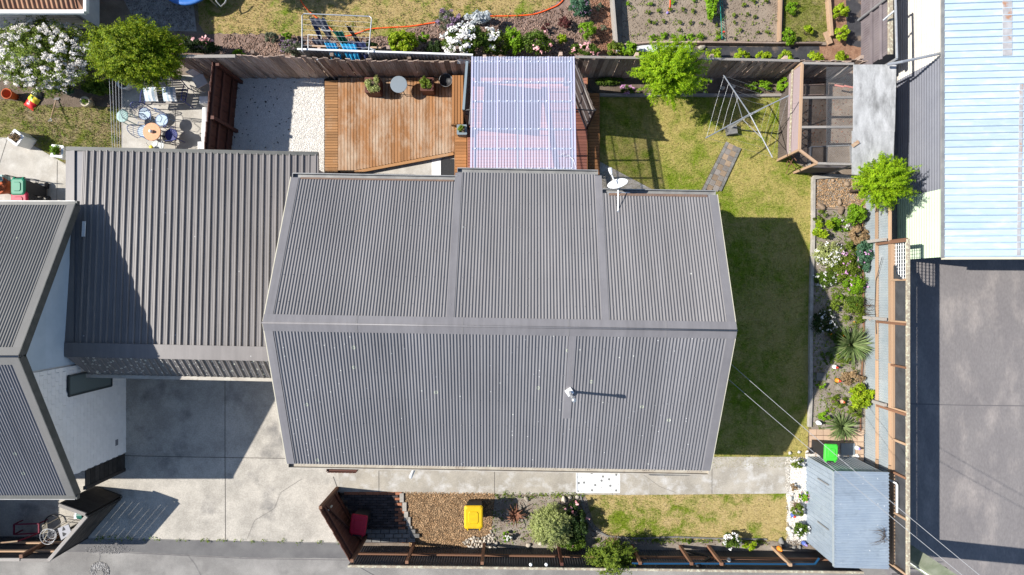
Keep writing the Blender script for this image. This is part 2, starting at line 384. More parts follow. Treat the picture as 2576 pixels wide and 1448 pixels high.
mat('asphalt_dark', (.12,.115,.115), (.16,.155,.15), 1.5, fine=.3, finesc=140, bump=.4, bsc=150, rough=.95)
mat('yard_tarmac', (.170,.157,.157), (.206,.191,.186), 1.1, lo=.3, hi=.7, c3=(.285,.257,.24), sc3=1.5, lo3=.5, hi3=.74, stretch=(1,.45,1), fine=.26, finesc=22, bump=.25, bsc=150, rough=.9)
mat('tar_seam', (.125,.117,.122), rough=.9)
mat('gravel_white', (.84,.81,.76), (.76,.73,.68), 4, isl=.18, rough=.9)
mat('gravel_white_bed', (.76,.73,.68), (.68,.65,.61), 8, fine=.15, finesc=70, bump=.3, bsc=60, rough=.95)
mat('gravel_brown', (.40,.27,.155), (.27,.165,.085), 6, isl=.75, rough=.9)
mat('gravel_brown_bed', (.24,.16,.09), (.16,.10,.055), 8, fine=.5, finesc=60, bump=1, bsc=45, rough=.95)
mat('gravel_grey', (.34,.33,.32), (.22,.21,.2), 6, isl=.6, rough=.9)
mat('stone_pale', (.46,.42,.36), (.33,.28,.22), 9, rnd=.5, isl=.3, bump=.4, rough=.85)
mat('stone_brown', (.30,.22,.15), (.20,.145,.10), 7, rnd=.3, bump=.5, rough=.9)
mat('stone_white', (.58,.55,.50), (.46,.43,.38), 9, rnd=.15, isl=.3, bump=.3, rough=.85)
mat('debris', (.07,.055,.04), isl=.6, rough=1)
grassmat('lawn', (.145,.20,.015), (.36,.30,.10), (.42,.335,.15), .95, 1.24, .62, .84, .45, 3.3)
grassmat('lawn_north', (.15,.205,.02), (.38,.285,.125), (.43,.32,.16), .90, 1.12, .56, .74, .9, 11)
grassmat('lawn_front', (.14,.19,.015), (.41,.32,.14), (.46,.36,.19), .97, 1.18, .58, .8, .6, 31)
grassmat('lawn_west', (.145,.17,.022), (.27,.215,.11), (.31,.255,.18), .95, 1.2, .56, .76, .9, 41)
grassmat('lawn_strip', (.13,.16,.02), (.26,.22,.09), (.25,.2,.13), 1.0, 1.25, .6, .8, .7, 53)
mat('roof_grey', (.194,.184,.184), (.172,.164,.166), .5, fine=.05, finesc=4, streak=.10, rnd=.07, rough=.48, spec=.35, spots=[(1.6, .04, .03, (.5,.5,.46))])
mat('roof_lichen', (.182,.177,.184), (.16,.156,.163), .5, fine=.05, finesc=4, streak=.10, rnd=.06, rough=.48, spec=.35, spots=[(3.1, .08, .045, (.44,.45,.42)), (1.55, .16, .07, (.33,.35,.27)), (1.55, .16, .042, (.21,.21,.21)), (7.5, .03, .08, (.48,.48,.48))])
mat('roof_brown', (.194,.176,.168), (.168,.152,.145), .6, fine=.06, finesc=5, streak=.12, rnd=.07, rough=.45, spec=.4, spots=[(2.4, .03, .035, (.5,.49,.46))])
mat('roof_brown_lichen', (.19,.175,.165), (.15,.138,.13), .9, fine=.08, finesc=5, rnd=.03, rough=.55, spots=[(5.5, .4, .14, (.50,.49,.40)), (11, .3, .18, (.52,.50,.44))])
mat('roof_olive', (.175,.168,.158), (.15,.146,.138), .6, fine=.05, finesc=5, streak=.08, rnd=.05, rough=.5, spots=[(2.0, .08, .05, (.42,.42,.32))])
mat('flash_grey', (.195,.186,.192), (.175,.167,.173), 1.2, fine=.08, finesc=6, streak=.1, rough=.42, rnd=.08)
mat('fascia_cream', (.58,.54,.42), (.50,.46,.36), 3, rough=.6)
mat('gutter_grey', (.22,.22,.22), (.30,.30,.29), 4, rough=.45, metal=.2)
mat('gutter_pale', (.44,.41,.35), (.34,.30,.25), 2.5, c3=(.24,.19,.14), sc3=6, lo3=.6, hi3=.8, rough=.6)
mat('gutter_dark', (.06,.065,.06), (.09,.09,.085), 4, rough=.5)
mat('gutter_rust', (.20,.13,.09), (.15,.10,.08), 6, rough=.9)
mat('wall_cream', (.60,.57,.50), (.55,.52,.46), 2, bump=.1, rough=.85)
mat('brick_white', (.80,.79,.78), (.75,.74,.73), 5, rnd=.03, bump=.15, bsc=50, rough=.85)
mat('mortar_white', (.70,.69,.68), (.64,.63,.62), 5, rough=.95)
mat('weatherboard', (.42,.50,.58), (.38,.46,.54), 3, rnd=.04, rough=.65)
mat('weatherboard_white', (.62,.62,.61), (.55,.55,.55), 3, rnd=.04, rough=.7)
mat('glass_dark', (.12,.15,.15), rough=.12, spec=.6)
mat('frame_dark', (.05,.06,.06), rough=.4)
mat('frame_white', (.78,.78,.77), rough=.5)
mat('white_paint', (.80,.80,.79), (.72,.72,.70), 6, rough=.6)
mat('white_stained', (.78,.77,.74), (.74,.73,.69), 2, rough=.6, spots=[(4.6, .55, .20, (.42,.42,.40)), (4.6, .55, .12, (.16,.16,.15)), (11, .10, .2, (.3,.3,.28))])
mat('black_timber', (.022,.020,.019), (.035,.032,.03), 6, rough=.8, rnd=.3)
mat('grey_timber', (.36,.33,.30), (.22,.20,.18), 8, kind='obj', stretch=(2,14,14), rough=.9, rnd=.2, bump=.3)
mat('old_paling', (.40,.29,.225), (.20,.12,.085), 3, kind='obj', stretch=(2,8,8), c3=(.55,.49,.43), sc3=2.2, lo3=.48, hi3=.68, rough=.95, rnd=.45, bump=.5)
mat('brown_paint', (.125,.048,.032), (.09,.034,.024), 4, kind='obj', stretch=(2,8,8), rough=.6, rnd=.18)
mat('brown_timber', (.24,.125,.075), (.15,.075,.045), 4, kind='obj', stretch=(2,8,8), rough=.8, rnd=.2)
mat('tan_timber', (.42,.27,.17), (.30,.19,.12), 4, kind='obj', stretch=(2,10,10), c3=(.48,.40,.28), sc3=2, rough=.85, rnd=.2)
mat('lichen_timber', (.36,.30,.22), (.27,.23,.18), 10, c3=(.50,.48,.36), sc3=14, lo3=.5, hi3=.62, rough=.95, bump=.4)
def deckmat(name, c1, c2, pale, plo, phi):
    m = mat(name, c1, c2, 3, kind='obj', stretch=(1.5,7,7), rough=.75, rnd=.22, bump=.15, bsc=30); t = m.node_tree
    b = t.nodes['Principled BSDF']; old = b.inputs['Base Color'].links[0].from_socket; v = coords(t, 'pos', (1.9,.8,1))
    f = ramp(t, noise(t, v, 1.1, 7, .75, .3), plo, phi); t.links.new(mix(t, f, old, pale), b.inputs['Base Color'])
deckmat('deck_wood', (.34,.16,.062), (.25,.12,.05), (.45,.345,.25), .42, .68)
deckmat('deck_edge', (.34,.175,.07), (.26,.13,.055), (.38,.27,.18), .5, .8)
deckmat('deck_new', (.36,.165,.06), (.27,.12,.045), (.31,.21,.14), .62, .85)
deckmat('deck_pergola', (.34,.13,.085), (.26,.10,.065), (.38,.21,.165), .5, .8)
mat('gap_dark', (.02,.014,.01), rough=1)
mat('steel_blue', (.30,.36,.43), (.36,.42,.48), 2.5, c3=(.25,.30,.36), sc3=5, rough=.42, metal=.3, rnd=.08, spots=[(5, .08, .07, (.7,.7,.7))])
mat('steel_old', (.33,.38,.41), (.40,.44,.46), 2.5, rough=.5, metal=.25, rnd=.06)
mat('iron_dark', (.055,.055,.06), (.08,.078,.08), 3, rough=.7, rnd=.2)
mat('iron_mauve', (.17,.145,.155), (.21,.18,.185), 2.5, c3=(.12,.095,.10), sc3=1.2, rough=.7, rnd=.1)
mat('iron_brown', (.135,.11,.095), (.10,.08,.07), 3, rough=.8, rnd=.1)
mat('shed_blue', (.385,.485,.57), (.43,.525,.60), 1.1, c3=(.56,.62,.66), sc3=2.3, lo3=.5, hi3=.75, stretch=(.6,2.5,1), fine=.08, finesc=9, rough=.5, rnd=.08)
mat('tape_silver', (.48,.47,.47), (.36,.34,.34), 5, c3=(.42,.22,.13), sc3=2.6, lo3=.58, hi3=.68, rough=.5, metal=.1)
mat('clad_white', (.56,.53,.48), (.50,.47,.42), 2, rough=.6)
mat('clad_grey', (.15,.155,.18), (.17,.175,.20), 2, rough=.5)
mat('clad_green', (.47,.56,.41), (.43,.52,.38), 2, rough=.6)
mat('galvanised', (.52,.53,.54), (.42,.43,.44), 6, rough=.35, metal=.6)
mat('fibro', (.30,.30,.295), (.46,.46,.455), 2.2, c3=(.17,.17,.165), sc3=1.5, lo3=.52, hi3=.72, stretch=(2.2,.8,1), fine=.25, finesc=22, bump=.2, rough=.9, rnd=.12)
mat('wire', (.30,.30,.30), rough=.5, metal=.5)
mat('wire_white', (.62,.62,.62), rough=.5)
mat('cable', (.30,.30,.31), rough=.6)
mat('black_metal', (.018,.018,.02), rough=.5)
mat('black_plastic', (.022,.022,.025), (.03,.03,.033), 20, rough=.55)
mat('shade_cloth', (.045,.046,.05), (.065,.066,.07), 3, rough=.9, bump=.3, bsc=20)
mat('weed_mat', (.055,.055,.06), (.035,.035,.04), 3, c3=(.17,.13,.10), sc3=2.5, lo3=.55, hi3=.68, rough=.6, bump=.9, bsc=9)
mat('clear_plastic', (.62,.64,.66), (.46,.47,.48), 4, rough=.3, bump=.8, bsc=8)
mat('lid_red', (.46,.012,.035), (.38,.010,.03), 7, rough=.5); mat('lid_pink', (.40,.008,.045), (.34,.008,.04), 7, rough=.5); mat('lid_yellow', (.66,.42,.006), (.56,.35,.010), 7, rough=.5)
mat('lid_green', (.012,.22,.12), (.012,.18,.10), 7, rough=.5); mat('lid_lime', (.07,.58,.05), (.06,.50,.05), 7, rough=.45)
mat('hose_orange', (.85,.11,.02), rough=.5); mat('terracotta', (.50,.12,.04), (.42,.09,.03), 5, rough=.8)
mat('table_tile', (.66,.36,.21), (.58,.30,.17), 18, rough=.7); mat('pot_stone', (.55,.49,.38), (.45,.40,.30), 9, rough=.9)
mat('blue_iron', (.10,.16,.34), (.16,.24,.42), 6, rough=.5); mat('navy_iron', (.03,.04,.16), (.045,.06,.22), 6, rough=.5)
mat('blue_mesh', (.36,.46,.55), (.44,.53,.60), 12, rough=.6); mat('green_iron', (.26,.40,.38), (.34,.47,.44), 8, rough=.6)
mat('pale_iron', (.58,.60,.58), (.46,.48,.47), 8, rough=.6)
mat('table_grey', (.20,.235,.265), rough=.5); mat('slate_paint', (.19,.235,.26), rough=.6)
mat('cloth_grey', (.11,.115,.15), bump=.3, bsc=14); mat('cloth_navy', (.03,.04,.11), bump=.3, bsc=14); mat('cloth_black', (.010,.010,.012), rough=.9)
mat('cloth_green', (.02,.17,.115), bump=.3, bsc=14); mat('cloth_blue', (.04,.40,.70), bump=.3, bsc=14); mat('cloth_white', (.75,.75,.76))
mat('tramp_blue', (.04,.16,.48), rough=.5); mat('tarp_blue', (.008,.055,.13), rough=.5)
mat('roof_tile', (.26,.125,.075), (.33,.19,.11), 4, rnd=.2, rough=.8, c3=(.10,.08,.07), sc3=6, lo3=.6, hi3=.75)
mat('bag_red', (.55,.02,.02), rough=.35); mat('bag_yellow', (.75,.60,.05), rough=.35); mat('bag_black', (.03,.03,.03), rough=.35); mat('print_green', (.08,.30,.05), rough=.4)
mat('paver_tan', (.30,.225,.155), (.25,.18,.125), 8, rnd=.28, bump=.3, rough=.9); mat('paver_grey', (.23,.205,.185), (.18,.16,.145), 8, rnd=.2, bump=.3, rough=.9)
mat('paver_pink', (.50,.36,.25), (.44,.31,.22), 7, rnd=.1, rough=.9)
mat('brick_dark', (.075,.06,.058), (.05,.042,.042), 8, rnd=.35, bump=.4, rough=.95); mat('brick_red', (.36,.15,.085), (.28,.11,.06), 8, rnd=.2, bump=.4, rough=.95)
mat('block_grey', (.20,.195,.185), (.14,.137,.13), 8, rnd=.25, bump=.4, rough=.95)
mat('rubber_mat', (.035,.036,.037), rough=.95, bump=.5, bsc=90); mat('bark', (.13,.095,.07), (.08,.055,.04), 10, rough=.95)
mat('bark_red', (.24,.11,.065), (.15,.07,.045), 10, rough=.9)
mat('skin_tone', (.55,.36,.26), rough=.7); mat('gnome_red', (.6,.05,.03), rough=.5); mat('gnome_blue', (.09,.14,.42), rough=.5); mat('orange_paint', (.75,.25,.03), rough=.5)
mat('purple_paint', (.28,.22,.60), rough=.5); mat('white_gloss', (.80,.80,.80), rough=.25)
mat('pole_concrete', (.30,.32,.24), (.20,.23,.15), 3, bump=.3, rough=.95); mat('red_frame', (.16,.012,.035), rough=.5); mat('mirror_grey', (.33,.33,.35), rough=.3)
mat('green_plastic', (.02,.12,.085), rough=.4); mat('pink_slat', (.62,.24,.20), rough=.7); mat('netgreen', (.02,.25,.19), rough=.7)
def film(name, col, alpha, rough, refl=.12):
    m = bpy.data.materials.new(name); m.use_nodes = True; t = m.node_tree
    for n in list(t.nodes): t.nodes.remove(n)
    tr = nd(t, 'ShaderNodeBsdfTransparent'); tr.inputs[0].default_value = rgb((.90,.90,.97))
    pr = nd(t, 'ShaderNodeBsdfPrincipled'); pr.inputs['Base Color'].default_value = rgb(col); pr.inputs['Roughness'].default_value = rough
    ms = nd(t, 'ShaderNodeMixShader'); ms.inputs[0].default_value = alpha; o = nd(t, 'ShaderNodeOutputMaterial')
    t.links.new(tr.outputs[0], ms.inputs[1]); t.links.new(pr.outputs[0], ms.inputs[2]); t.links.new(ms.outputs[0], o.inputs[0]); MATS[name] = m
film('polycarbonate', (.62,.65,.84), .43, .2); film('poly_lap', (.74,.74,.90), .42, .2); film('mesh_film', (.46,.36,.37), .72, .7)
# leaves
leafmat('leaf_lime', (.17,.33,.006), (.36,.50,.010)); leafmat('leaf_gold', (.10,.20,.005), (.33,.38,.010)); leafmat('leaf_mid', (.06,.12,.012), (.13,.20,.02))
leafmat('leaf_dark', (.022,.05,.012), (.05,.085,.018)); leafmat('leaf_grey', (.13,.15,.09), (.20,.22,.14)); leafmat('leaf_bright', (.13,.27,.010), (.24,.40,.018))
leafmat('leaf_yellow', (.20,.34,.01), (.40,.48,.02)); leafmat('leaf_olive', (.25,.30,.07), (.52,.55,.24)); leafmat('leaf_red', (.09,.025,.03), (.16,.05,.04))
leafmat('leaf_silver', (.50,.54,.56), (.66,.69,.70)); leafmat('leaf_blue', (.06,.15,.085), (.10,.20,.11)); leafmat('leaf_dry', (.30,.20,.10), (.42,.30,.17))
leafmat('leaf_flax', (.10,.17,.045), (.28,.34,.14)); leafmat('leaf_moss', (.10,.17,.018), (.23,.29,.03))
leafmat('petal_white', (.82,.80,.76), (.88,.87,.85), .15); leafmat('petal_blush', (.76,.71,.66), (.86,.84,.80), .15); leafmat('petal_pink', (.75,.30,.34), (.85,.52,.52), .2)
leafmat('petal_mauve', (.55,.25,.50), (.66,.38,.60), .2); leafmat('petal_lavender', (.22,.14,.24), (.30,.20,.30), .2); leafmat('petal_orange', (.80,.22,.01), (.85,.35,.02), .2)

# ------------------------------------------------------------------ ground and paving
g = MB(); g.add([(-90,-90,0),(90,-90,0),(90,90,0),(-90,90,0)], [(0,1,2,3)]); tag(g.build('ground', 'soil'), kind='structure')
LAWN_N = [(470,-60),(500,60),(520,84),(640,85),(760,92),(900,98),(985,90),(1060,62),(1120,44),(1200,48),(1290,46),(1380,22),(1425,-10),(1430,-60)]
ground('north_lawn', [(x, y if y > -60 else -420) for x, y in LAWN_N], .014, 'lawn_north', .035); blades('grass', LAWN_N, .014, 'lawn_north', 900, label='dry patchy lawn grass beyond the back fence')
ground('mulch_bed', [(430,85),(530,84),(760,90),(985,88),(1090,52),(1200,46),(1290,44),(1360,28),(1420,-5),(1425,-60),(1545,-60),(1550,150),(430,160)], .008, 'mulch', .03)
ground('red_mulch_bed', [(1480,-60),(1545,-60),(1548,140),(1500,140),(1490,90)], .012, 'red_mulch', .05)
stones('mulch_chips', [(560,88),(985,92),(1120,50),(1400,25),(1480,0),(1490,140),(560,140)], .01, 'mulch_chip', 420, (.012,.035), 'brown bark chips strewn over the north flower bed', 'bark chips', .3, 1.6)
stones('mulch_chips', [(1480,-40),(1545,-40),(1548,135),(1490,135)], .014, 'red_chip', 600, (.012,.03), 'reddish bark chips around the lavender by the timber edging', 'bark chips', .3, 1.6)
VEG = [(1562,-60),(1970,-60),(1962,104),(1566,108)]
ground('vegetable_plot', [(x, y if y > -60 else -420) for x, y in VEG], .012, 'veg_soil'); stones('soil_clods', VEG, .012, 'veg_soil', 260, (.008,.03), 'loose crumbs of dry soil in the vegetable plot', 'soil')
STRIP = [(1972,-60),(2085,-60),(2092,104),(1970,106)]
ground('grass_strip', STRIP, .016, 'lawn_strip', .02); blades('grass', STRIP, .016, 'lawn_strip', 1500, (.03,.09), label='bright green weeds and grass between timber edging')
ground('mulch_strip', [(2090,-60),(2172,-60),(2172,170),(1990,170),(1990,118),(2090,112)], .016, 'red_mulch', .02)
ground('weed_mat_strip', [(1560,116),(2000,118),(2060,110),(2060,166),(1560,166)], .020, 'weed_mat', .02)
ground('weed_mat_side', [(2128,-60),(2166,-60),(2166,120),(2128,112)], .020, 'weed_mat', .03)
ground('gravel_path', [(280,-60),(478,-60),(495,80),(350,76)], .010, 'gravel_grey'); stones('grey_gravel', [(290,-50),(470,-50),(490,78),(350,75)], .01, 'gravel_grey', 900, (.012,.028), 'grey gravel beside the neighbouring house in the shade')
ground('west_bed', [(-120,170),(330,150),(340,245),(300,272),(200,270),(120,272),(60,262),(-120,250)], .006, 'dark_soil', .03)
LAWN_W = [(-120,240),(60,255),(130,272),(300,268),(306,384),(170,420),(95,372),(40,352),(-120,345)]
ground('west_lawn', LAWN_W, .012, 'lawn_west', .03); blades('grass', LAWN_W, .012, 'lawn_west', 1300, label='worn patchy grass beside the garage')
ground('west_path', [(-200,345),(40,347),(75,362),(168,415),(300,420),(300,600),(-200,600)], .022, 'concrete', thick=.06)
ground('patio', [(306,190),(560,190),(560,420),(306,420)], .024, 'concrete', thick=.05)
WG = [(580,190),(822,196),(820,450),(570,450)]
ground('white_gravel_bed', WG, .018, 'gravel_white_bed'); stones('white_gravel', WG, .022, 'gravel_white', 3600, (.007,.016), 'white limestone gravel between brown fence and deck')
stones('fallen_leaves', [(590,200),(745,200),(735,375),(590,375)], .04, 'debris', 14, (.008,.022), 'dark leaf litter on the shaded white gravel', 'leaf litter', .2, 2)
ground('back_step', [(790,380),(1150,380),(1150,480),(735,480)], .026, 'concrete', thick=.05)
ground('white_step', [(1086,396),(1112,394),(1112,480),(1086,480)], .034, 'white_paint')
LAWN_B = [(1500,236),(1985,240),(1990,400),(2046,440),(2046,1090),(2030,1150),(1985,1175),(1650,1180),(1650,480),(1500,480)]
ground('back_lawn', LAWN_B, .014, 'lawn', .02); blades('grass', LAWN_B, .014, 'lawn', 1200, label='sunlit and shaded lawn grass behind the house')
ground('corner_slab', [(1505,405),(1650,482),(1650,500),(1505,500)], .024, 'concrete_path')
ground('fence_bed', [(1440,185),(1990,190),(1985,240),(1500,238)], .05, 'dark_soil', .01)
ground('east_bed', [(2046,440),(2185,440),(2180,1092),(2040,1092)], .05, 'bed_soil', .01)
stones('soil_crumbs', [(2050,530),(2180,530),(2175,1088),(2042,1088)], .05, 'bed_soil', 240, (.008,.022), 'dry crumbs of soil across the east flower bed', 'soil')
EG = [(2050,450),(2182,450),(2182,524),(2050,526)]
stones('tan_gravel', EG, .055, 'gravel_brown', 1400, (.012,.026), 'tan gravel with boulders below the chicken run')
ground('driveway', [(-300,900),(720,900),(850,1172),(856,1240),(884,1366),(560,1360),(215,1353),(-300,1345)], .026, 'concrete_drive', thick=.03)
ground('front_path', [(846,1150),(1990,1150),(1986,1242),(1600,1246),(856,1240)], .030, 'concrete_path', thick=.05)
ground('lane', [(-900,1345),(215,1353),(560,1360),(884,1366),(950,1400),(2240,1410),(2240,1900),(-900,1900)], .010, 'asphalt', .01)
ground('lane_patch', [(-900,1350),(215,1357),(560,1362),(880,1369),(905,1405),(620,1404),(330,1390),(-900,1380)], .016, 'asphalt_dark', .008)
LAWN_F = [(1470,1244),(1980,1242),(1985,1362),(1880,1362),(1760,1358),(1600,1352),(1530,1350),(1490,1318)]
ground('front_lawn', LAWN_F, .016, 'lawn_front', .02); blades('grass', LAWN_F, .016, 'lawn_front', 1300, label='dry straw coloured lawn along the front path')
ground('front_bed', [(1235,1240),(1472,1242),(1492,1318),(1532,1352),(1600,1356),(1990,1366),(2100,1410),(900,1400),(1180,1380)], .020, 'bed_soil', .015)
FG = [(1012,1238),(1246,1240),(1240,1300),(1235,1345),(1180,1378),(1030,1378)]
ground('brown_gravel_bed', FG, .024, 'gravel_brown_bed'); stones('brown_gravel', FG, .026, 'gravel_brown', 2100, (.010,.024), 'golden brown gravel under the yellow lidded bin')
ground('yard', [(2175,640),(3400,640),(3400,2100),(2230,2100),(2230,1440),(2170,1420)], .012, 'yard_tarmac')
ground('yard_north', [(2130,-400),(3400,-400),(3400,640),(2175,640),(2160,160)], .006, 'asphalt_dark')
ground('pebble_strip', [(1978,1162),(2034,1152),(2036,1368),(1984,1360)], .028, 'gravel_white_bed', .05)
stones('white_pebbles', [(1976,1150),(2034,1150),(2036,1372),(1978,1366)], .03, 'stone_white', 1500, (.008,.022), 'white pebbles between path and small shed')
stones('lane_gravel', [(215,1378),(300,1360),(335,1385),(290,1395),(215,1392)], .018, 'gravel_grey', 700, (.006,.018), 'loose grit beside the dark slatted fence')
p = W(250,1435); ring = [(250+25*math.cos(a), 1438+25*math.sin(a)) for a in np.linspace(0, 6.28, 18)[:-1]]
ground('lane_repair', ring, .019, 'gravel_grey', .02); stones('repair_gravel', ring, .02, 'gravel_grey', 2200, (.008,.02), 'round gravel repair in the asphalt lane')
ground('repair_cap', [(252+9*math.cos(a), 1444+9*math.sin(a)) for a in np.linspace(0, 6.28, 14)[:-1]], .034, 'asphalt')
def seam(name, pts, z, w, m): 
    mb = MB()
    for a, b in zip(pts[:-1], pts[1:]):
        A = W(*a, z); B = W(*b, z); d = (B-A).normalized(); s = Vector((-d.y, d.x, 0))*w/2; mb.add([A-s, B-s, B+s, A+s], [(0,1,2,3)])
    return tag(mb.build(name, m), kind='structure')
seam('driveway_joint', [(566,930),(566,1150),(567,1358)], .0305, .018, 'joint'); seam('driveway_joint', [(315,1147),(460,1150),(720,1154)], .0305, .018, 'joint')
seam('driveway_joint', [(838,1200),(852,1238)], .0345, .012, 'joint')
for x, y0, y1 in ((953,1185,1240), (1244,1185,1243), (1540,1190,1245), (1791,1180,1243)): seam('path_joint', [(x,y0),(x,y1)], .0345, .014, 'joint')
seam('west_path_joint', [(18,350),(-10,440)], .0265, .012, 'joint'); seam('west_path_joint', [(144,405),(142,560)], .0265, .012, 'joint'); seam('patio_joint', [(441,250),(441,390)], .0285, .01, 'joint')
seam('yard_seam', [(2265,1016),(2420,1020),(2600,1022)], .0165, .03, 'tar_seam'); 
seam('lane_seam', [(0,1382),(330,1392),(620,1406),(880,1410)], .0205, .014, 'tar_seam'); seam('lane_crack', [(250,1392),(251,1402),(248,1414)], .0205, .010, 'tar_seam')
seam('lane_crack', [(880,1410),(905,1428),(940,1448),(960,1460)], .0205, .012, 'tar_seam'); seam('lane_crack', [(470,1395),(490,1420),(505,1448)], .0205, .008, 'tar_seam')

for pts in ([(620,1360),(640,1310),(690,1280),(705,1240),(760,1205)], [(1620,1196),(1660,1225),(1700,1240)]): seam('hairline_crack', pts, .0352, .006, 'joint')
# ------------------------------------------------------------------ main house
HC = Vector((-.29, -.92, 0)); HR = Matrix.Rotation(R(-.95), 3, 'Z')
def hp(x, y, z): return HC+HR @ Vector((x, y, 0))+Vector((0, 0, z))
RZ = 4.52; SL = .419; X0, X1 = -5.57, 5.57
house = T('main_house', 'long grey corrugated roofed house with three part back slope in the middle', 'house', HC)
w = MB(); w.prism([hp(x, y, 0).xy for x, y in ((-5.25,-3.55),(5.25,-3.55),(5.25,3.05),(2.4,3.05),(2.4,3.55),(-1.05,3.55),(-1.05,3.35),(-5.25,3.35))], 0, 2.86)
for x in (-5.25, 5.25):
    a, b, c = hp(x, -3.55, 2.86), hp(x, 3.05, 2.86), hp(x, -.2, RZ-.15); i = Vector((-.1 if x > 0 else .1, 0, 0))
    w.add([a, b, c, a+i, b+i, c+i], [(0,1,2), (5,4,3), (0,3,4,1), (1,4,5,2), (2,5,3,0)])
w.build('wall', 'wall_cream', house)
r = MB()
def slab(pts, t=.05): r.add([V3(p) for p in pts]+[V3(p)-Vector((0,0,t)) for p in pts], [(0,1,2,3),(7,6,5,4),(0,4,5,1),(1,5,6,2),(2,6,7,3),(3,7,4,0)])
def sp(x, run, sgn, lift=0): return hp(x, sgn*run, RZ-SL*run+lift)   # a point on the roof slope
slab([sp(X0,0,1,-.03), sp(X0,3.79,-1,-.03), sp(X1,3.79,-1,-.03), sp(X1,0,1,-.03)])
for a, b, run in ((X0,-1.17,3.70), (-1.17,2.5,3.93), (2.5,X1,3.40)): slab([sp(b,0,1,-.03), sp(b,run,1,-.03), sp(a,run,1,-.03), sp(a,0,1,-.03)])
roof = r.build('roof', 'flash_grey', house)
def roof_part(name, x0, x1, run0, run, sgn, m): sheets(name, roof, sp(x0,run0,sgn), sp(x1,run0,sgn), sp(x0,run,sgn)-sp(x0,run0,sgn), m)
roof_part('roof_sheet', X0+.2, -1.27, .06, 3.72, 1, 'roof_grey'); roof_part('roof_sheet', -1.09, 2.41, .06, 3.95, 1, 'roof_grey'); roof_part('roof_sheet', 2.59, X1-.2, .06, 3.42, 1, 'roof_grey')
roof_part('roof_sheet', X0+.17, 1.64, .06, 3.81, -1, 'roof_lichen'); roof_part('roof_sheet', 1.82, X1-.17, .06, 3.81, -1, 'roof_lichen')
roof_part('roof_sheet', 1.64, 1.82, 2.35, 3.81, -1, 'roof_lichen')
def strip(name, x0, x1, r0, r1, sgn, m, lift=.014, t=.012):
    mb = MB(); q = [sp(x0,r0,sgn,lift), sp(x1,r0,sgn,lift), sp(x1,r1,sgn,lift), sp(x0,r1,sgn,lift)]
    if sgn > 0: q = q[::-1]; q = [q[1], q[0], q[3], q[2]]
    if (q[1]-q[0]).cross(q[2]-q[1]).z < 0: q = q[::-1]
    mb.add(q+[p-Vector((0,0,t)) for p in q], [(0,1,2,3),(7,6,5,4),(0,4,5,1),(1,5,6,2),(2,6,7,3),(3,7,4,0)]); return mb.build(name, m, roof)
strip('flashing', -1.27, -1.09, .1, 3.93, 1, 'flash_grey'); strip('flashing', 2.41, 2.59, .1, 3.92, 1, 'flash_grey')
strip('flashing', 1.64, 1.82, .1, 1.55, -1, 'flash_grey'); strip('flue_flashing', 1.62, 1.81, 1.62, 2.36, -1, 'flash_grey')
for x0, x1, a, b in ((X0, X0+.2, 3.72, 3.81), (X1-.2, X1, 3.42, 3.81)):
    strip('barge_cap', x0, x1, .06, a, 1, 'flash_grey', .017); strip('barge_cap', x0, x1, .06, b, -1, 'flash_grey', .017)
for s in (1, -1): strip('ridge_cap', X0-.01, X1+.01, .0, .20, s, 'flash_grey', .022)
MB().tube([sp(X0-.02,0,1,.018), sp(0,0,1,.018), sp(X1+.02,0,1,.018)], .026, 8).build('ridge_roll', 'flash_grey', roof, True)
for x, sg in ((X0, -1), (X1, 1)):
    o = .012*sg
    for s, run in ((1, 3.70 if sg < 0 else 3.40), (-1, 3.79)):
        MB().bar(sp(x+o,.0,s,-.09), sp(x+o,run,s,-.09), .022, .19).build('barge_board', 'fascia_cream', house)
def gutter(x0, x1, run, sgn, m, inner='gutter_dark', parent=house):
    a = sp(x0, run+.06, sgn); b = sp(x1, run+.06, sgn); z = Vector((0,0,-.06)); n = HR @ Vector((0, sgn, 0))
    mb = MB(); mb.bar(a+z-Vector((0,0,.045)), b+z-Vector((0,0,.045)), .115, .01); mb.bar(a+z+n*.055, b+z+n*.055, .012, .10); mb.bar(a+z-n*.055, b+z-n*.055, .012, .10)
    mb.bar(a+z+n*.06+Vector((0,0,.05)), b+z+n*.06+Vector((0,0,.05)), .024, .014)
    for e in (a, b): mb.bar(e+z-n*.06, e+z+n*.06, .10, .012, up=(1,0,0))
    mb.build('gutter', m, parent)
gutter(X0+.02, X1-.02, 3.81, -1, 'gutter_pale'); gutter(X0+.02, -1.2, 3.72, 1, 'gutter_grey'); gutter(-1.22, 2.5, 3.95, 1, 'gutter_grey'); gutter(2.6, X1-.02, 3.42, 1, 'gutter_grey')
strip('rusty_flashing', 2.75, X1-.25, 3.36, 3.43, 1, 'gutter_rust', .013, .02); strip('rusty_flashing', X0+.25, -1.3, 3.68, 3.73, 1, 'gutter_rust', .013, .02)
def screws(x0, x1, runs, sgn, parent, step):
    V = []; F = []
    for run in runs:
        x = x0+.08
        while x < x1-.05:
            q = sp(x, run, sgn, .016); k = len(V); V += [q+Vector((dx, dy, dz)) for dx, dy, dz in ((-.011,0,0),(0,-.011,0),(.011,0,0),(0,.011,0),(0,0,.010))]; F += [(k,k+1,k+4),(k+1,k+2,k+4),(k+2,k+3,k+4),(k+3,k,k+4)]; x += step
    m = MB().add(V, F); tag(m.build('roof_screws', 'gutter_grey', parent), kind='stuff')
screws(X0+.2, X1-.2, (.5, 1.15, 1.8, 2.45, 3.1), 1, roof, .2286); screws(X0+.2, X1-.2, (.5, 1.2, 1.9, 2.6, 3.3, 3.74), -1, roof, .2286)
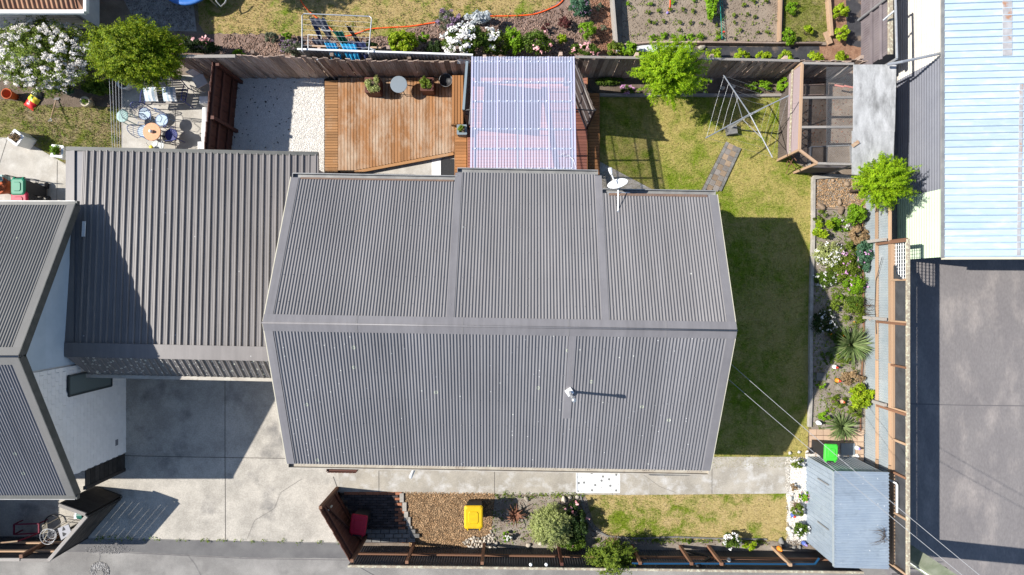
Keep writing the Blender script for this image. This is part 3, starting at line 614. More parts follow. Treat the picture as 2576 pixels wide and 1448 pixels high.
for x in (-3.4, -.9, 1.6, 3.9):
    for s in (1, -1): strip('ridge_cap_joint', x, x+.05, .0, .205, s, 'roof_grey', .026, .006)
rl = random.Random(3); m = MB()
for k in range(46): 
    q = sp(rl.uniform(X0+.2, X1-.2), 3.87, -1, -.05); m.rock(q, (rl.uniform(.01,.03), .012, .006), seed=k)
tag(m.build('leaf_litter', 'bark', house), kind='stuff')
# windows and doors on the long walls
def opening(parent, name, a, b, n, m='glass_dark', fm='frame_white'):
    """a pane between lower corner a and upper corner b on a wall with outward normal n"""
    a = V3(a); b = V3(b); n = V3(n); d = Vector((b.x-a.x, b.y-a.y, 0)); c = (a+b)/2+n*.01
    f = MB(); hz = b.z-a.z
    for z in (a.z, b.z): f.bar(Vector((a.x,a.y,z))+n*.008, Vector((b.x,b.y,z))+n*.008, .045, .045)
    for t in (0, 1): q = a.lerp(b, t); f.bar(Vector((q.x,q.y,a.z))+n*.008, Vector((q.x,q.y,b.z))+n*.008, .045, .045)
    fr = f.build(name, fm, parent)
    q = MB(); q.add([a+n*.01, Vector((b.x,b.y,a.z))+n*.01, b+n*.01, Vector((a.x,a.y,b.z))+n*.01], [(0,1,2,3)]); q.build('pane', m, fr); return fr
nS = HR @ Vector((0,-1,0)); nN = -nS
for x0, x1, z0 in ((-4.4,-2.9,1.0), (-2.2,-.7,1.0), (.6,1.4,.3), (2.6,4.6,1.0)): opening(house, 'window' if z0 > .5 else 'door', hp(x0,-3.552,z0), hp(x1,-3.552,2.3), nS)
for x0, x1, y, z0 in ((-4.6,-3.0,3.352,1.0), (-2.2,-1.4,3.352,.3), (-.4,1.8,3.552,.4), (3.2,4.6,3.052,1.0)): opening(house, 'window' if z0 > .5 else 'door', hp(x0,y,z0), hp(x1,y,2.3), nN)
fl = MB(); b = sp(1.73, 1.62, -1); fl.box(b+Vector((0,0,.05)), (.17,.17,.08), .6); fl.build('flue_base', 'white_gloss', roof)
fl = MB(); fl.tube([b, b+Vector((0,0,1.05))], .036, 10); fl.tube([b+Vector((0,0,1.0)), b+Vector((0,0,1.14))], .052, 10); fl.build('flue', 'galvanised', roof, True)
d = MB(); q = W(1052,1184,2.7); d.tube([hp(-2.32,-3.56,1.9), hp(-2.34,-4.08,1.95), hp(-2.38,-4.22,2.05), hp(-2.42,-4.32,2.32)], .045, 8); d.build('vent_pipe', 'white_gloss', house, True)
d = MB(); d.tube([hp(5.3,-3.62,.1), hp(5.3,-3.62,2.5), hp(5.38,-3.85,2.78)], .035, 8); d.build('downpipe', 'white_paint', house, True)
# door canopy over the front path
cp = T('door_canopy', 'white blotched flat canopy projecting over the front path', 'canopy', hp(1.2,-4.4,2.3))
A = W(1451,1186,2.32); B = W(1558,1187,2.32); C = W(1558,1239,2.28); D = W(1451,1239,2.28); A.y = B.y = -3.98-.5
A.y = hp(1.2,-3.56,0).y; B.y = hp(2.1,-3.56,0).y
m = MB(); m.add([A,D,C,B]+[p-Vector((0,0,.03)) for p in (A,D,C,B)], [(0,1,2,3),(7,6,5,4),(0,4,5,1),(1,5,6,2),(2,6,7,3),(3,7,4,0)]); m.build('canopy_sheet', 'white_stained', cp)
m = MB(); m.bar(D+Vector((0,0,-.03)), C+Vector((0,0,-.03)), .03, .09); m.bar(A+Vector((0,0,-.03)), D+Vector((0,0,-.03)), .03, .09); m.bar(B+Vector((0,0,-.03)), C+Vector((0,0,-.03)), .03, .09); m.build('canopy_frame', 'white_paint', cp)
# satellite dish
q = W(1555,468,3.35); sd = T('satellite_dish', 'white satellite dish on the back gutter of the main house', 'satellite dish', W(1553,487,3.05))
n = Vector((-.30,.80,.52)).normalized(); M = n.to_track_quat('Z', 'Y').to_matrix()
MB().lathe(q, [(.005,0),(.11,.012),(.2,.04),(.262,.075),(.267,.07),(.2,.03),(.11,.0),(.005,-.012)], 26, 1, 1, M).build('reflector', 'white_gloss', sd, True)
lnb = W(1536,432,3.45); MB().tube([q-n*.02, q.lerp(lnb,.5)-Vector((0,0,.12)), lnb], .018, 6).build('feed_arm', 'white_paint', sd)
MB().tube([lnb+Vector((-.02,.09,.02)), lnb-Vector((.0,.0,.0)), lnb-Vector((-.02,.07,.01))], [.05,.045,.025], 10).build('receiver', 'white_gloss', sd)
st = W(1553,487,3.08); e = W(1554,533,3.28)
m = MB(); m.tube([st, q-n*.03], .022, 8); m.tube([q-n*.04, e], .012, 6); m.bar(st-Vector((.25,0,0)), st+Vector((.32,0,0)), .06, .03); m.tube([e-Vector((0,0,.1)), e+Vector((0,0,.03))], .03, 6); m.build('mount', 'galvanised', sd)
# power line brackets and cables
POLE = Vector((12.0, -8.05, 0))
for i, (px, lab) in enumerate((((1856,884), 'upper of two grey power cables from house gable to pole'), ((1847,929), 'lower of two grey power cables from house gable to pole'))):
    a = W(*px, 3.0); a.x = 5.36; bp = POLE+Vector((-.1,.1*(1-2*i),7.3-.3*i)); pts = []
    for k in range(15): u = k/14; p = a.lerp(bp, u); p.z -= .55*4*u*(1-u); pts.append(p)
    t = T('power_cable', lab, 'cable', a); MB().tube(pts, .0065, 5).build('cable', 'cable', t); MB().lathe(a, [(.03,-.06),(.05,-.02),(.03,.02),(.045,.05)], 8).build('insulator', 'white_gloss', t); MB().bar(a-Vector((.3,0,0)), a, .03).build('bracket', 'galvanised', t)
pl = T('power_pole', 'tall lichened concrete power pole behind the far corner fence', 'pole', POLE)
m = MB(); m.box(POLE+Vector((0,0,4.2)), (.34,.30,8.4), .6, 1.25); m.build('pole_shaft', 'pole_concrete', pl)
m = MB(); m.tube([POLE+Vector((-.17,-.12,.2)), POLE+Vector((-.14,-.10,8.0))], .03, 6); m.build('conduit', 'white_paint', pl)
for k in range(9): MB().box(POLE+Vector((.14,.17,2.0+.55*k)), (.06,.12,.08), .6).build('step_iron', 'black_metal', pl)
MB().bar(POLE+Vector((-.9,.6,7.6)), POLE+Vector((.9,-.6,7.6)), .1, .12).build('crossarm', 'brown_timber', pl)

# ------------------------------------------------------------------ garage between the two houses
ga = T('garage', 'brown ribbed low pitched garage roof between the two grey houses', 'garage', W(430,660))
g0, g1 = W(168,380,2.05), W(798,381,2.05); r0, r1 = W(165,884,2.45), W(735,896,2.45)
g1 = g0+(g1-g0); dn = Vector((g0.x-r0.x, g0.y-r0.y, g0.z-r0.z)); ax = (r1-r0).normalized()
LB = 7.0; rB = r0+ax*LB
m = MB(); P = [r0+Vector((.35,.15,0)), rB+Vector((-.1,.15,0)), rB+dn+Vector((-.1,-.3,0)), r0+dn+Vector((.35,-.3,0))]
m.prism([(p.x, p.y-.0) for p in P], 0, 1.95); m.build('wall', 'wall_cream', ga)
m = MB(); z = Vector((0,0,-.02)); q = [r0+z, rB+z, rB+dn+z, r0+dn+z]; m.add(q+[p-Vector((0,0,.06)) for p in q], [(0,1,2,3),(7,6,5,4),(0,4,5,1),(1,5,6,2),(2,6,7,3),(3,7,4,0)])
f0, f1 = W(200,934,2.15), W(690,943,2.15); gr = m.build('roof', 'flash_grey', ga)
sheets('roof_sheet', gr, r0+ax*.24, rB-ax*.22, dn, 'roof_brown', .178, .041, 4, 'pan')
m = MB(); m.bar(r0+ax*.11+Vector((0,0,.012)), r0+ax*.11+dn+Vector((0,0,.012)), .24, .02, up=(0,0,1)); m.build('barge_cap', 'roof_brown', gr)
m = MB(); e = rB-ax*.11; m.bar(e+Vector((0,0,.012)), e+dn+Vector((0,0,.012)), .24, .02); m.build('barge_cap', 'roof_brown', gr)
m = MB(); m.bar(r0+Vector((0,.06,.045)), rB+Vector((0,.06,.045)), .36, .014); m.bar(r0+Vector((0,-.12,.03)), rB+Vector((0,-.12,.03)), .06, .03); m.build('ridge_cap', 'roof_brown', gr)
fd = Vector((0, -.54, -.50)); s0 = r0+Vector((.0,-.13,.02)); s1 = rB+Vector((0,-.13,.02))
sheets('front_slope_sheet', gr, s0+ax*.35, s1, fd, 'roof_brown_lichen', .178, .036, 4, 'pan')
m = MB(); m.add([s0+Vector((0,0,.012)), s0+fd+ax*.28+Vector((0,0,.012)), s0+fd+ax*.52+Vector((0,0,.012)), s0+ax*.34+Vector((0,0,.012))], [(0,1,2,3)]); m.add([s0, s0+ax*.34, s0+fd+ax*.5, s0+fd+ax*.28], [(0,1,2,3)]); m.build('hip_cap', 'roof_brown', gr)
m = MB(); a = s0+fd+ax*.2; b = s1+fd; m.bar(a+Vector((0,-.07,-.04)), b+Vector((0,-.07,-.04)), .1, .09); m.build('gutter', 'gutter_pale', ga)
m = MB(); a = s0+fd+ax*.3; m.add([a+Vector((0,.06,-.1)), s1+fd+Vector((0,.06,-.1)), s1+fd+Vector((0,.06,-1.85)), a+Vector((0,.06,-1.85))], [(0,1,2,3)]); m.build('roller_door', 'frame_dark', ga)
m = MB(); m.bar(r0+dn+Vector((0,.06,-.03)), rB+dn+Vector((0,.06,-.03)), .11, .1); m.build('gutter', 'gutter_dark', ga)
m = MB(); a = W(214,577,2.24); m.bar(a+Vector((0,.21,.035)), a+Vector((0,-.21,.065)), .09, .02); m.build('patch_strip', 'white_paint', gr)

# ------------------------------------------------------------------ neighbouring house on the left
NX = -11.76; NZR, NZE = 4.35, 2.6; NYR, NYT, NYB = -1.64, 2.18, -5.55
nh = T('neighbour_house', 'grey corrugated gabled house with white block end wall on the left', 'house', (-14.5, -1.6, 0))
XW = -12.16; XE = -20.0
m = MB(); m.prism([(XW-.03, NYT-.35), (XE+.5, NYT-.35), (XE+.5, NYB+.35), (XW-.03, NYB+.35)], 0, NZE-.05)
sN = (NZR-NZE)/(NYT-NYR); sS = (NZR-NZE)/(NYR-NYB)
c = [Vector((XW-.03, NYT-.35, NZE-.05)), Vector((XW-.03, NYB+.35, NZE-.05)), Vector((XW-.03, NYR, NZR-.12))]; m.add(c+[p-Vector((.1,0,0)) for p in c], [(0,2,1),(3,4,5),(0,1,4,3),(1,2,5,4),(2,0,3,5)]); core = m.build('wall', 'mortar_white', nh)
def ztop(y): return NZR-.13-(sN*(y-NYR) if y > NYR else sS*(NYR-y))
BR = Matrix.Identity(4); y = -2.16; row = 0; zz = .02; rng = random.Random(5)
while zz < 3.7:                       # white painted brick, laid in running bond, south part of the end wall
    y = -2.16+(-.115 if row % 2 else 0)
    if row % 2 and zz+.1 < ztop(-2.16-.1): piece('brick', 'brick_white', core, (XW-.012, -2.16-.006, zz+.063), (XW-.012, -2.16-.106, zz+.063), .11, .1225)
    while y > NYB+.37:
        y2 = max(y-.232, NYB+.355)
        if ztop(y2) > zz+.13 and not (.66 < zz+.06 < 2.40 and y2 > -3.0 and y < -2.36) and y-y2 > .05:
            piece('brick', 'brick_white', core, (XW-.018+rng.uniform(-.002,.002), y-.003, zz+.063), (XW-.012, y2+.003, zz+.063), .11, .1225)
        y -= .232
    zz += .127; row += 1
zz = .1
while zz < 4.1:                       # horizontal weatherboards, north part
    ya = NYT-.36; 
    while ztop(ya) < zz+.1 and ya > -2.1: ya -= .05
    yb = -2.12
    if ztop(yb) < zz+.2: yb = NYR-(ztop(NYR)-zz-.2)/sS if ztop(NYR) > zz+.2 else None
    if yb is not None and ya > yb: piece('weatherboard', 'weatherboard', core, (XW+.0, ya, zz+.1), (XW+.0, yb, zz+.1), .03, .205, roll=R(6))
    zz += .2
opening(nh, 'window', (XW+.05, -2.42, .71), (XW+.05, -2.97, 2.37), (1,0,0), 'glass_dark', 'frame_dark')
m = MB(); m.box((XW+.03, -4.75, .45), (.03,.18,.12)); m.build('wall_vent', 'clad_grey', nh)
r = MB(); e = .03
for yy, ze in ((NYT, NZE), (NYB, NZE)):
    q = [Vector((NX, NYR, NZR-e)), Vector((XE, NYR, NZR-e)), Vector((XE, yy, ze-e)), Vector((NX, yy, ze-e))]
    if yy < NYR: q = q[::-1]
    r.add(q+[p-Vector((0,0,.06)) for p in q], [(0,1,2,3),(7,6,5,4),(0,4,5,1),(1,5,6,2),(2,6,7,3),(3,7,4,0)])
nr = r.build('roof', 'flash_grey', nh)
A = Vector((NX-.2, NYR, NZR)); B = Vector((XE, NYR, NZR)); dN = Vector((0, NYT-NYR+.05, NZE-NZR-.02)); dS = Vector((0, NYB-NYR-.05, NZE-NZR-.02))
sheets('roof_sheet', nr, A, B, dN, 'roof_olive'); sheets('roof_sheet', nr, A, B, dS, 'roof_lichen')
for dv, s in ((dN, 1), (dS, -1)):
    up = Vector((0, sN*s, 1)).normalized(); a = Vector((NX-.1, NYR, NZR))+up*.02
    m = MB(); m.bar(a, a+dv, .22, .012, up=up); m.build('barge_cap', 'roof_olive', nr)
    m = MB(); o = Vector((.115,0,-.09)); m.bar(a+o, a+dv+o, .022, .2); m.build('barge_board', 'gutter_dark', nh)
    m = MB(); k = Vector((0, .0, .0)); q = Vector((NX, NYR, NZR))+up*.03; m.add([q, Vector((XE, NYR, NZR))+up*.03, Vector((XE, NYR+s*.2, NZR-.2*sN))+up*.03, q+Vector((0, s*.2, -.2*sN))][::s], [(0,1,2,3)]); m.build('ridge_cap', 'roof_olive', nr)
m = MB(); m.tube([(NX+.02, NYR, NZR+.03), (XE, NYR, NZR+.03)], .028, 8); m.build('ridge_roll', 'flash_grey', nr, True)
m = MB(); m.bar((NX+.05, NYT+.1, NZE-.06), (XE, NYT+.1, NZE-.06), .11, .1); m.build('gutter', 'gutter_dark', nh); m = MB(); m.bar((NX+.05, NYB-.1, NZE-.06), (XE, NYB-.1, NZE-.06), .11, .1); m.build('gutter', 'gutter_dark', nh)
m = MB(); m.bar((NX, NYT+.15, NZE-.01), (XE, NYT+.15, NZE-.01), .022, .02); m.bar((NX, NYB-.15, NZE-.01), (XE, NYB-.15, NZE-.01), .022, .02); m.build('gutter_lip', 'gutter_grey', nh)
gt = T('side_gate', 'short black slatted gate at the white brick corner', 'gate', (XW, -5.5, 0))
for k in range(9): piece('slat', 'black_timber', gt, (XW, -5.22, .12+.185*k), (XW, -5.68, .12+.185*k), .03, .17)
MB().box((XW-.02, -5.72, .84), (.1,.1,1.68)).build('post', 'black_timber', gt)

# ------------------------------------------------------------------ house corner top left
th = T('tiled_house', 'pale house corner with brown tiled eave at the top left', 'house', (-14.5, 9.5, 0))
m = MB(); m.prism([(-12.97,8.15),(-20,8.15),(-20,16),(-12.97,16)], 0, 2.2); tw = m.build('wall', 'weatherboard_white', th)
for k in range(14): piece('weatherboard', 'weatherboard_white', tw, (-12.98, 8.13, .12+.15*k), (-19, 8.13, .12+.15*k), .03, .155, roll=R(-6)); 
EZ = 2.1; m = MB(); m.add([(-11.9,7.72,EZ),(-20,7.72,EZ),(-20,13,EZ+1.9),(-14.2,13,EZ+1.9),(-11.9,7.72,EZ-.06),(-20,7.72,EZ-.06),(-20,13,EZ+1.84),(-14.2,13,EZ+1.84)], [(3,2,1,0),(4,5,6,7),(0,1,5,4),(0,4,7,3)])
m.add([(-11.9,7.72,EZ),(-14.2,13,EZ+1.9),(-11.9,18,EZ)], [(0,2,1)]); tr = m.build('roof', 'roof_tile', th)
for j in range(6):
    for i in range(22):
        x = -12.06-.27*i; y = 7.74+.33*j
        if x > -12.0-.42*.33*j-.1: continue
        t = link(bpy.data.objects.new('roof_tile', sheet_mesh('roof_tile', .27, .36, 2, .022, 'sine')), tr)
        M = Matrix.Identity(4); vy = Vector((0,1,.36)).normalized(); vx = Vector((1,0,0)); vz = vx.cross(vy)
        for c, v in enumerate((vx, vy, vz, Vector((x, y, EZ+.36*(y-7.72)+.03+.006*(j%2))))):
            for q in range(3): M[q][c] = v[q]
        t.matrix_basis = Matrix.Translation(-WL[tr.name]) @ M
m = MB(); m.bar((-11.88,7.66,EZ-.03), (-20,7.66,EZ-.03), .1, .1); m.bar((-11.85,7.66,EZ-.03), (-11.85,13,EZ-.03), .08, .12); m.build('gutter', 'white_paint', th)
m = MB(); m.tube([(-12.93,8.09,.05), (-12.93,8.09,2.0)], .045, 8); m.build('downpipe', 'gutter_grey', th, True)
m = MB(); m.box((-12.95,9.2,1.3), (.06,.5,.9)); m.build('window_frame', 'frame_white', th)

# ------------------------------------------------------------------ big blue roofed shed on the right
bs = T('blue_shed', 'large workshop with pale blue ribbed roof and mixed wall cladding', 'shed', (14, 6, 0))
SX, SY, SE = 12.03, .86, 2.05; slope = .07
m = MB(); m.prism([(SX+.12, SY+.08), (24, SY+.08), (24, 16), (SX+.12, 16)], 0, 1.95); bw = m.build('wall', 'clad_grey', bs)
def wallsheet(y0, y1, mname, name): 
    o = bpy.data.objects.new(name, sheet_mesh(mname, SE-.0, abs(y1-y0), 20, .012, 'sine'))
    M = Matrix.Identity(4)
    for c, v in enumerate((Vector((0,0,1)), Vector((0,-1,0)), Vector((1,0,0)), Vector((SX+.08, max(y0,y1), .0)))):
        v = v if c != 2 else Vector((1,0,0))
        for q in range(3): M[q][c] = v[q]
    return link(o, bw, M)
wallsheet(2.78, SY, 'clad_green', 'green_cladding'); wallsheet(6.5, 2.78, 'clad_grey', 'grey_cladding'); wallsheet(16, 6.5, 'clad_white', 'white_cladding')
m = MB(); m.add([(SX,SY,SE),(24,SY,SE+slope*12),(24,16,SE+slope*12),(SX,16,SE)]+[(SX,SY,SE-.05),(24,SY,SE+slope*12-.05),(24,16,SE+slope*12-.05),(SX,16,SE-.05)], [(0,1,2,3),(7,6,5,4),(0,4,5,1),(1,5,6,2),(2,6,7,3),(3,7,4,0)]); br = m.build('roof', 'shed_blue', bs)
sheets('roof_sheet', br, Vector((SX-.03,SY-.02,SE+.02)), Vector((SX-.03,13,SE+.02)), Vector((12, 0, slope*12)), 'shed_blue', .19, .045, 4, 'rib')
m = MB()
def rp(x, y, l=.05): return Vector((x, y, SE+slope*(x-SX)+l))
m.bar(rp(13.66,13), rp(13.66,6.4), .26, .012); m.build('silver_tape', 'tape_silver', br)
m = MB(); m.bar(rp(14.02,5.6,.055), rp(13.95,SY), .1, .010); m.build('rusty_seam', 'tape_silver', br)
m = MB(); m.bar((SX-.04,SY-.03,SE+.01), (SX-.04,13,SE+.01), .08, .05); m.build('barge_cap', 'gutter_grey', bs)
m = MB(); m.bar((SX,SY-.05,SE-.04), (24,SY-.05,SE+.79), .06, .12); m.build('gutter', 'fascia_cream', bs)
pf = T('pipe_frame', 'grey steel pipe frame across the white clad shed wall', 'frame', (11.6, 6.9, 0))
m = MB(); m.tube([W(2252,-20,1.75), W(2256,148,1.75)], .035, 8); m.tube([W(2232,163,1.6), W(2270,156,1.75), W(2375,133,1.95)], .04, 8); m.tube([W(2222,52,1.5), W(2250,28,1.75)], .03, 6); m.build('rail', 'galvanised', pf)
m = MB(); q = W(2256,148,1.75); m.tube([Vector((q.x,q.y,0)), q], .035, 8); q = W(2252,-20,1.75); m.tube([Vector((q.x,q.y,0)), q], .035, 8); m.build('post', 'galvanised', pf)

# ------------------------------------------------------------------ small steel garden shed
ss = T('garden_shed', 'small bluish corrugated steel garden shed in the corner', 'shed', W(2100,1290))
zx = 1.62; a = W(2027,1158); x0 = a.x; c = W(2227,1187,1.62); x1 = c.x; yt = W(2095,1190,zx).y; yb = W(2095,1424,zx).y
m = MB(); m.prism([(x0+.012,yt-.012),(x1-.012,yt-.012),(x1-.012,yb+.012),(x0+.012,yb+.012)], 0, zx-.03); m.build('wall_core', 'steel_old', ss)
def upright(parent, name, A, B, h, mname, pitch, amp, prof, per=8, z0=0, out=None):
    """vertical corrugated cladding from A to B (plan), outward side = right of A->B"""
    A = Vector((A[0],A[1],z0)); B = Vector((B[0],B[1],z0)); L = (B-A).length; n = max(1, round(L/(pitch*per))); w = L/n; x = (B-A).normalized()
    res = []
    for i in range(n):
        o = bpy.data.objects.new(name, sheet_mesh(mname, w, h, max(1, round(w/pitch)), amp, prof)); M = Matrix.Identity(4); up = Vector((0,0,1)); z = x.cross(up)
        for cc, v in enumerate((x, up, z, A+x*(w*i)+z*(.0015*(i % 2)))):
            for q in range(3): M[q][cc] = v[q]
        res.append(link(o, parent, M))
    return res
upright(ss, 'wall_sheet', (x0,yt), (x0,yb), zx-.02, 'steel_blue', .16, .012, 'rib', 5); upright(ss, 'wall_sheet', (x1,yt), (x0,yt), zx-.02, 'steel_old', .11, .018, 'pan', 7); upright(ss, 'wall_sheet', (x0,yb), (x1,yb), zx-.02, 'steel_old', .16, .012, 'rib', 5); upright(ss, 'wall_sheet', (x1,yb), (x1,yt), zx-.02, 'steel_old', .16, .012, 'rib', 5)
sheets('roof_sheet', ss, (x0-.02,yb-.05,zx), (x0-.02,yt+.05,zx), (x1-x0+.06,0,.10), 'steel_blue', .10, .022, 7)
m = MB(); m.bar((x0-.02,yt+.03,zx-.03), (x0-.02,yb-.03,zx-.03), .03, .07); m.bar((x0,yt+.02,zx-.03), (x1,yt+.02,zx+.04), .03, .07); m.build('roof_trim', 'steel_old', ss)
for dy, zt in ((.45,1.3), (1.75,1.3)): MB().bar((x0-.03,yt-dy,.75), (x0-.03,yt-dy-.0,1.35), .035, .02, up=(1,0,0)).build('door_bolt', 'wire', ss)
# ------------------------------------------------------------------ fences
rf = random.Random(11)
bf = T('paling_fence', 'weathered grey brown paling fence along the back of the garden', 'fence', (0, 6.55, 0))
def fence_top(x):
    pts = [(-10,1.75),(-6.6,1.75),(-4.6,1.48),(-3,1.36),(-1.4,1.36),(1.5,1.62),(3,1.62),(5.3,1.5),(8.2,1.34),(11,1.4)]
    for (a, b), (c, d) in zip(pts[:-1], pts[1:]):
        if a <= x <= c: return b+(d-b)*(x-a)/(c-a)
    return 1.5
x = -9.7
while x < 10.4:
    h = fence_top(x)+rf.uniform(-.03,.02); yy = 6.57+(.018 if int(x*7) % 2 else 0)
    piece('paling', 'old_paling', bf, (x, yy, .02), (x+rf.uniform(-.015,.015), yy+rf.uniform(-.02,.03), h), .148, .02, up=(0,-1,0), roll=rf.uniform(-.22,.22)); x += .15
for z in (.35, 1.15): piece('rail', 'old_paling', bf, (-9.7, 6.64, z), (10.4, 6.64, z), .05, .09)
for k in range(10): piece('post', 'old_paling', bf, (-9.6+2.2*k, 6.72, 0), (-9.6+2.2*k, 6.72, fence_top(-9.6+2.2*k)-.06), .1, .1)
piece('capping', 'grey_timber', bf, W(447,143,1.78), W(592,142,1.78), .09, .03)
for a, b in ((1448,1745), (1770,2012)):
    A = W(a,146 if a < 1500 else 154,1.66 if a < 1500 else 1.5); B = W(b,152 if b < 1800 else 161,1.52 if b < 1800 else 1.36)
    A.y = B.y = 6.59; A.z = fence_top(A.x)+.02; B.z = fence_top(B.x)+.02; piece('capping', 'grey_timber', bf, A, B, .07, .025)
m = MB(); a = W(798,150,1.62); m.tube([a, Vector((a.x+.05, a.y-.03, .1))], .022, 6); m.build('stake', 'galvanised', bf)
cf = T('corrugated_screen', 'grey corrugated sheet screen standing above the old palings', 'screen', W(960,150))
A = W(748,128,1.5); B = W(1190,148,1.4); A.y = 6.87; B.y = 6.72
upright(cf, 'corrugated_sheet', (A.x,A.y), (B.x,B.y), 1.46, 'fibro', .10, .022, 'sine', 8)
piece('top_rail', 'white_paint', cf, (A.x,A.y,1.5), (B.x,B.y,1.46), .05, .05); piece('timber_rail', 'tan_timber', cf, (A.x+.35,A.y+.12,1.42), (A.x+2.4,A.y+.07,1.42), .05, .06)
for k in range(3): x = A.x+.6+2*k; piece('post', 'old_paling', cf, (x, A.y+.08, 0), (x, A.y+.08, 1.44), .09, .09)
# brown screen fence between patio and gravel
br_ = T('brown_fence', 'dark red brown boarded fence between patio and white gravel', 'fence', W(590,290))
P0 = Vector((-8.58, 6.5, 0)); P1 = Vector((-8.86, 3.6, 0)); n = 20
for k in range(n):
    a = P0.lerp(P1, k/n); b = P0.lerp(P1, (k+1)/n); c = (a+b)/2+Vector((.008*(k % 2),0,0)); w = (b-a).length+.012; h = 1.56+rf.uniform(-.02,.02)
    piece('board', 'brown_paint', br_, c+Vector((-.03,0,.03)), c+Vector((-.03,0,h)), .02, w, up=(1,0,0) if 0 else (0,1,0))
for z in (.4, .95, 1.42): piece('rail', 'brown_paint', br_, P0+Vector((.02,0,z)), P1+Vector((.02,0,z)), .045, .09)
for t in (.02, .55): q = P0.lerp(P1, t)+Vector((.09,0,0)); piece('post', 'brown_paint', br_, q, q+Vector((0,0,1.5)), .1, .1)
# front slatted fence, bottom left
def board_fence(name, label, A, B, h, m, capm, nb, gap=.012, t=.03):
    o = T(name, label, 'fence', (V3(A)+V3(B))/2); A = V3(A); B = V3(B); s = h/nb
    for k in range(nb): piece('board', m, o, A+Vector((0,0,s*(k+.5))), B+Vector((0,0,s*(k+.5))), t, s-gap)
    piece('capping', capm, o, A+Vector((0,0,h+.02)), B+Vector((0,0,h+.02)), .1, .04); 
    for q in (A.lerp(B,.03), A.lerp(B,.97)): piece('post', m, o, q+Vector((-.06,-.02,0)), q+Vector((-.06,-.02,h-.05)), .09, .09)
    return o
fa = W(246,1224); fb = W(307,1246); fc = W(222,1352)
board_fence('slatted_fence', 'short dark slatted fence with grey cap facing the driveway', fa, fb, 1.52, 'black_timber', 'grey_timber', 9, .003)
board_fence('slatted_fence', 'diagonal dark slatted fence with grey cap beside the lane', fb+Vector((.03,-.05,0)), fc, 1.52, 'black_timber', 'grey_timber', 8, .018, .014)
lf = T('lane_fence', 'dark corrugated fence with timber rails at the lower left corner', 'fence', W(80,1352))
upright(lf, 'corrugated_sheet', (W(-120,1350).x, fc.y), (fc.x-.05, fc.y), 1.45, 'iron_dark', .076, .0095, 'sine', 10)
for z in (.5, 1.05): piece('rail', 'tan_timber', lf, (W(-120,1350).x, fc.y+.05, z), (fc.x-.1, fc.y+.05, z), .05, .08)
piece('capping', 'grey_timber', lf, (W(-120,1350).x, fc.y+.0, 1.48), (-14.2, fc.y, 1.48), .09, .04); piece('capping', 'grey_timber', lf, (-14.12, fc.y, 1.52), (fc.x, fc.y, 1.52), .1, .04)
q = Vector((-14.16, fc.y+.1, 0)); piece('post', 'brown_timber', lf, q, q+Vector((0,0,1.5)), .1, .1)
# brown gate screen at the front bin store
sg = T('bin_screen', 'red brown boarded screen with diagonal brace beside the red bin', 'screen', W(880,1290))
A = W(845,1230); B = W(917,1352); n = 13; H_ = 1.6
for k in range(n):
    c = A.lerp(B, (k+.5)/n); piece('board', 'brown_paint', sg, c+Vector((0,0,.04)), c+Vector((0,0,H_+rf.uniform(-.015,.015))), .022, (B-A).length/n-.006, up=(B-A).normalized())
ins = Vector((.035, .018, 0))
for z in (.3, 1.35): piece('rail', 'brown_paint', sg, A+ins+Vector((0,0,z)), B+ins+Vector((0,0,z)), .04, .09)
piece('brace', 'brown_paint', sg, A+ins*1.6+Vector((0,0,1.3)), B+ins*1.6+Vector((0,0,.35)), .04, .09)
for q in (A, B): piece('post', 'brown_timber', sg, q+ins*1.5, q+ins*1.5+Vector((0,0,H_+.02)), .09, .09)
MB().tube([A+ins*3+Vector((.05,-.25,.9)), A+ins*3+Vector((.05,-.25,1.25))], .03, 6).build('hanging_pipe', 'pale_iron', sg)
bx_ = T('timber_box', 'reddish brown timber box against the front wall under the gutter', 'box', hp(-4.6,-3.75,0))
for k in range(8): q = hp(-4.98+.105*k,-4.56,0); piece('board', 'brown_paint', bx_, q+Vector((0,0,.03)), q+Vector((0,0,1.3)), .09, .02, up=(0,-1,0))
for x in (-5.04, -4.18): piece('side_board', 'brown_paint', bx_, hp(x,-3.6,1.2), hp(x,-4.54,1.2), .02, .22)
piece('rail', 'brown_paint', bx_, hp(-5.04,-4.51,1.22), hp(-4.18,-4.51,1.22), .05, .1); piece('strut', 'brown_timber', bx_, hp(-4.6,-4.2,1.05), hp(-4.25,-4.48,1.15), .06, .1)
MB().box(hp(-4.6,-3.8,.6), (.7,.3,1.2), R(-.95)).build('meter', 'black_plastic', bx_)
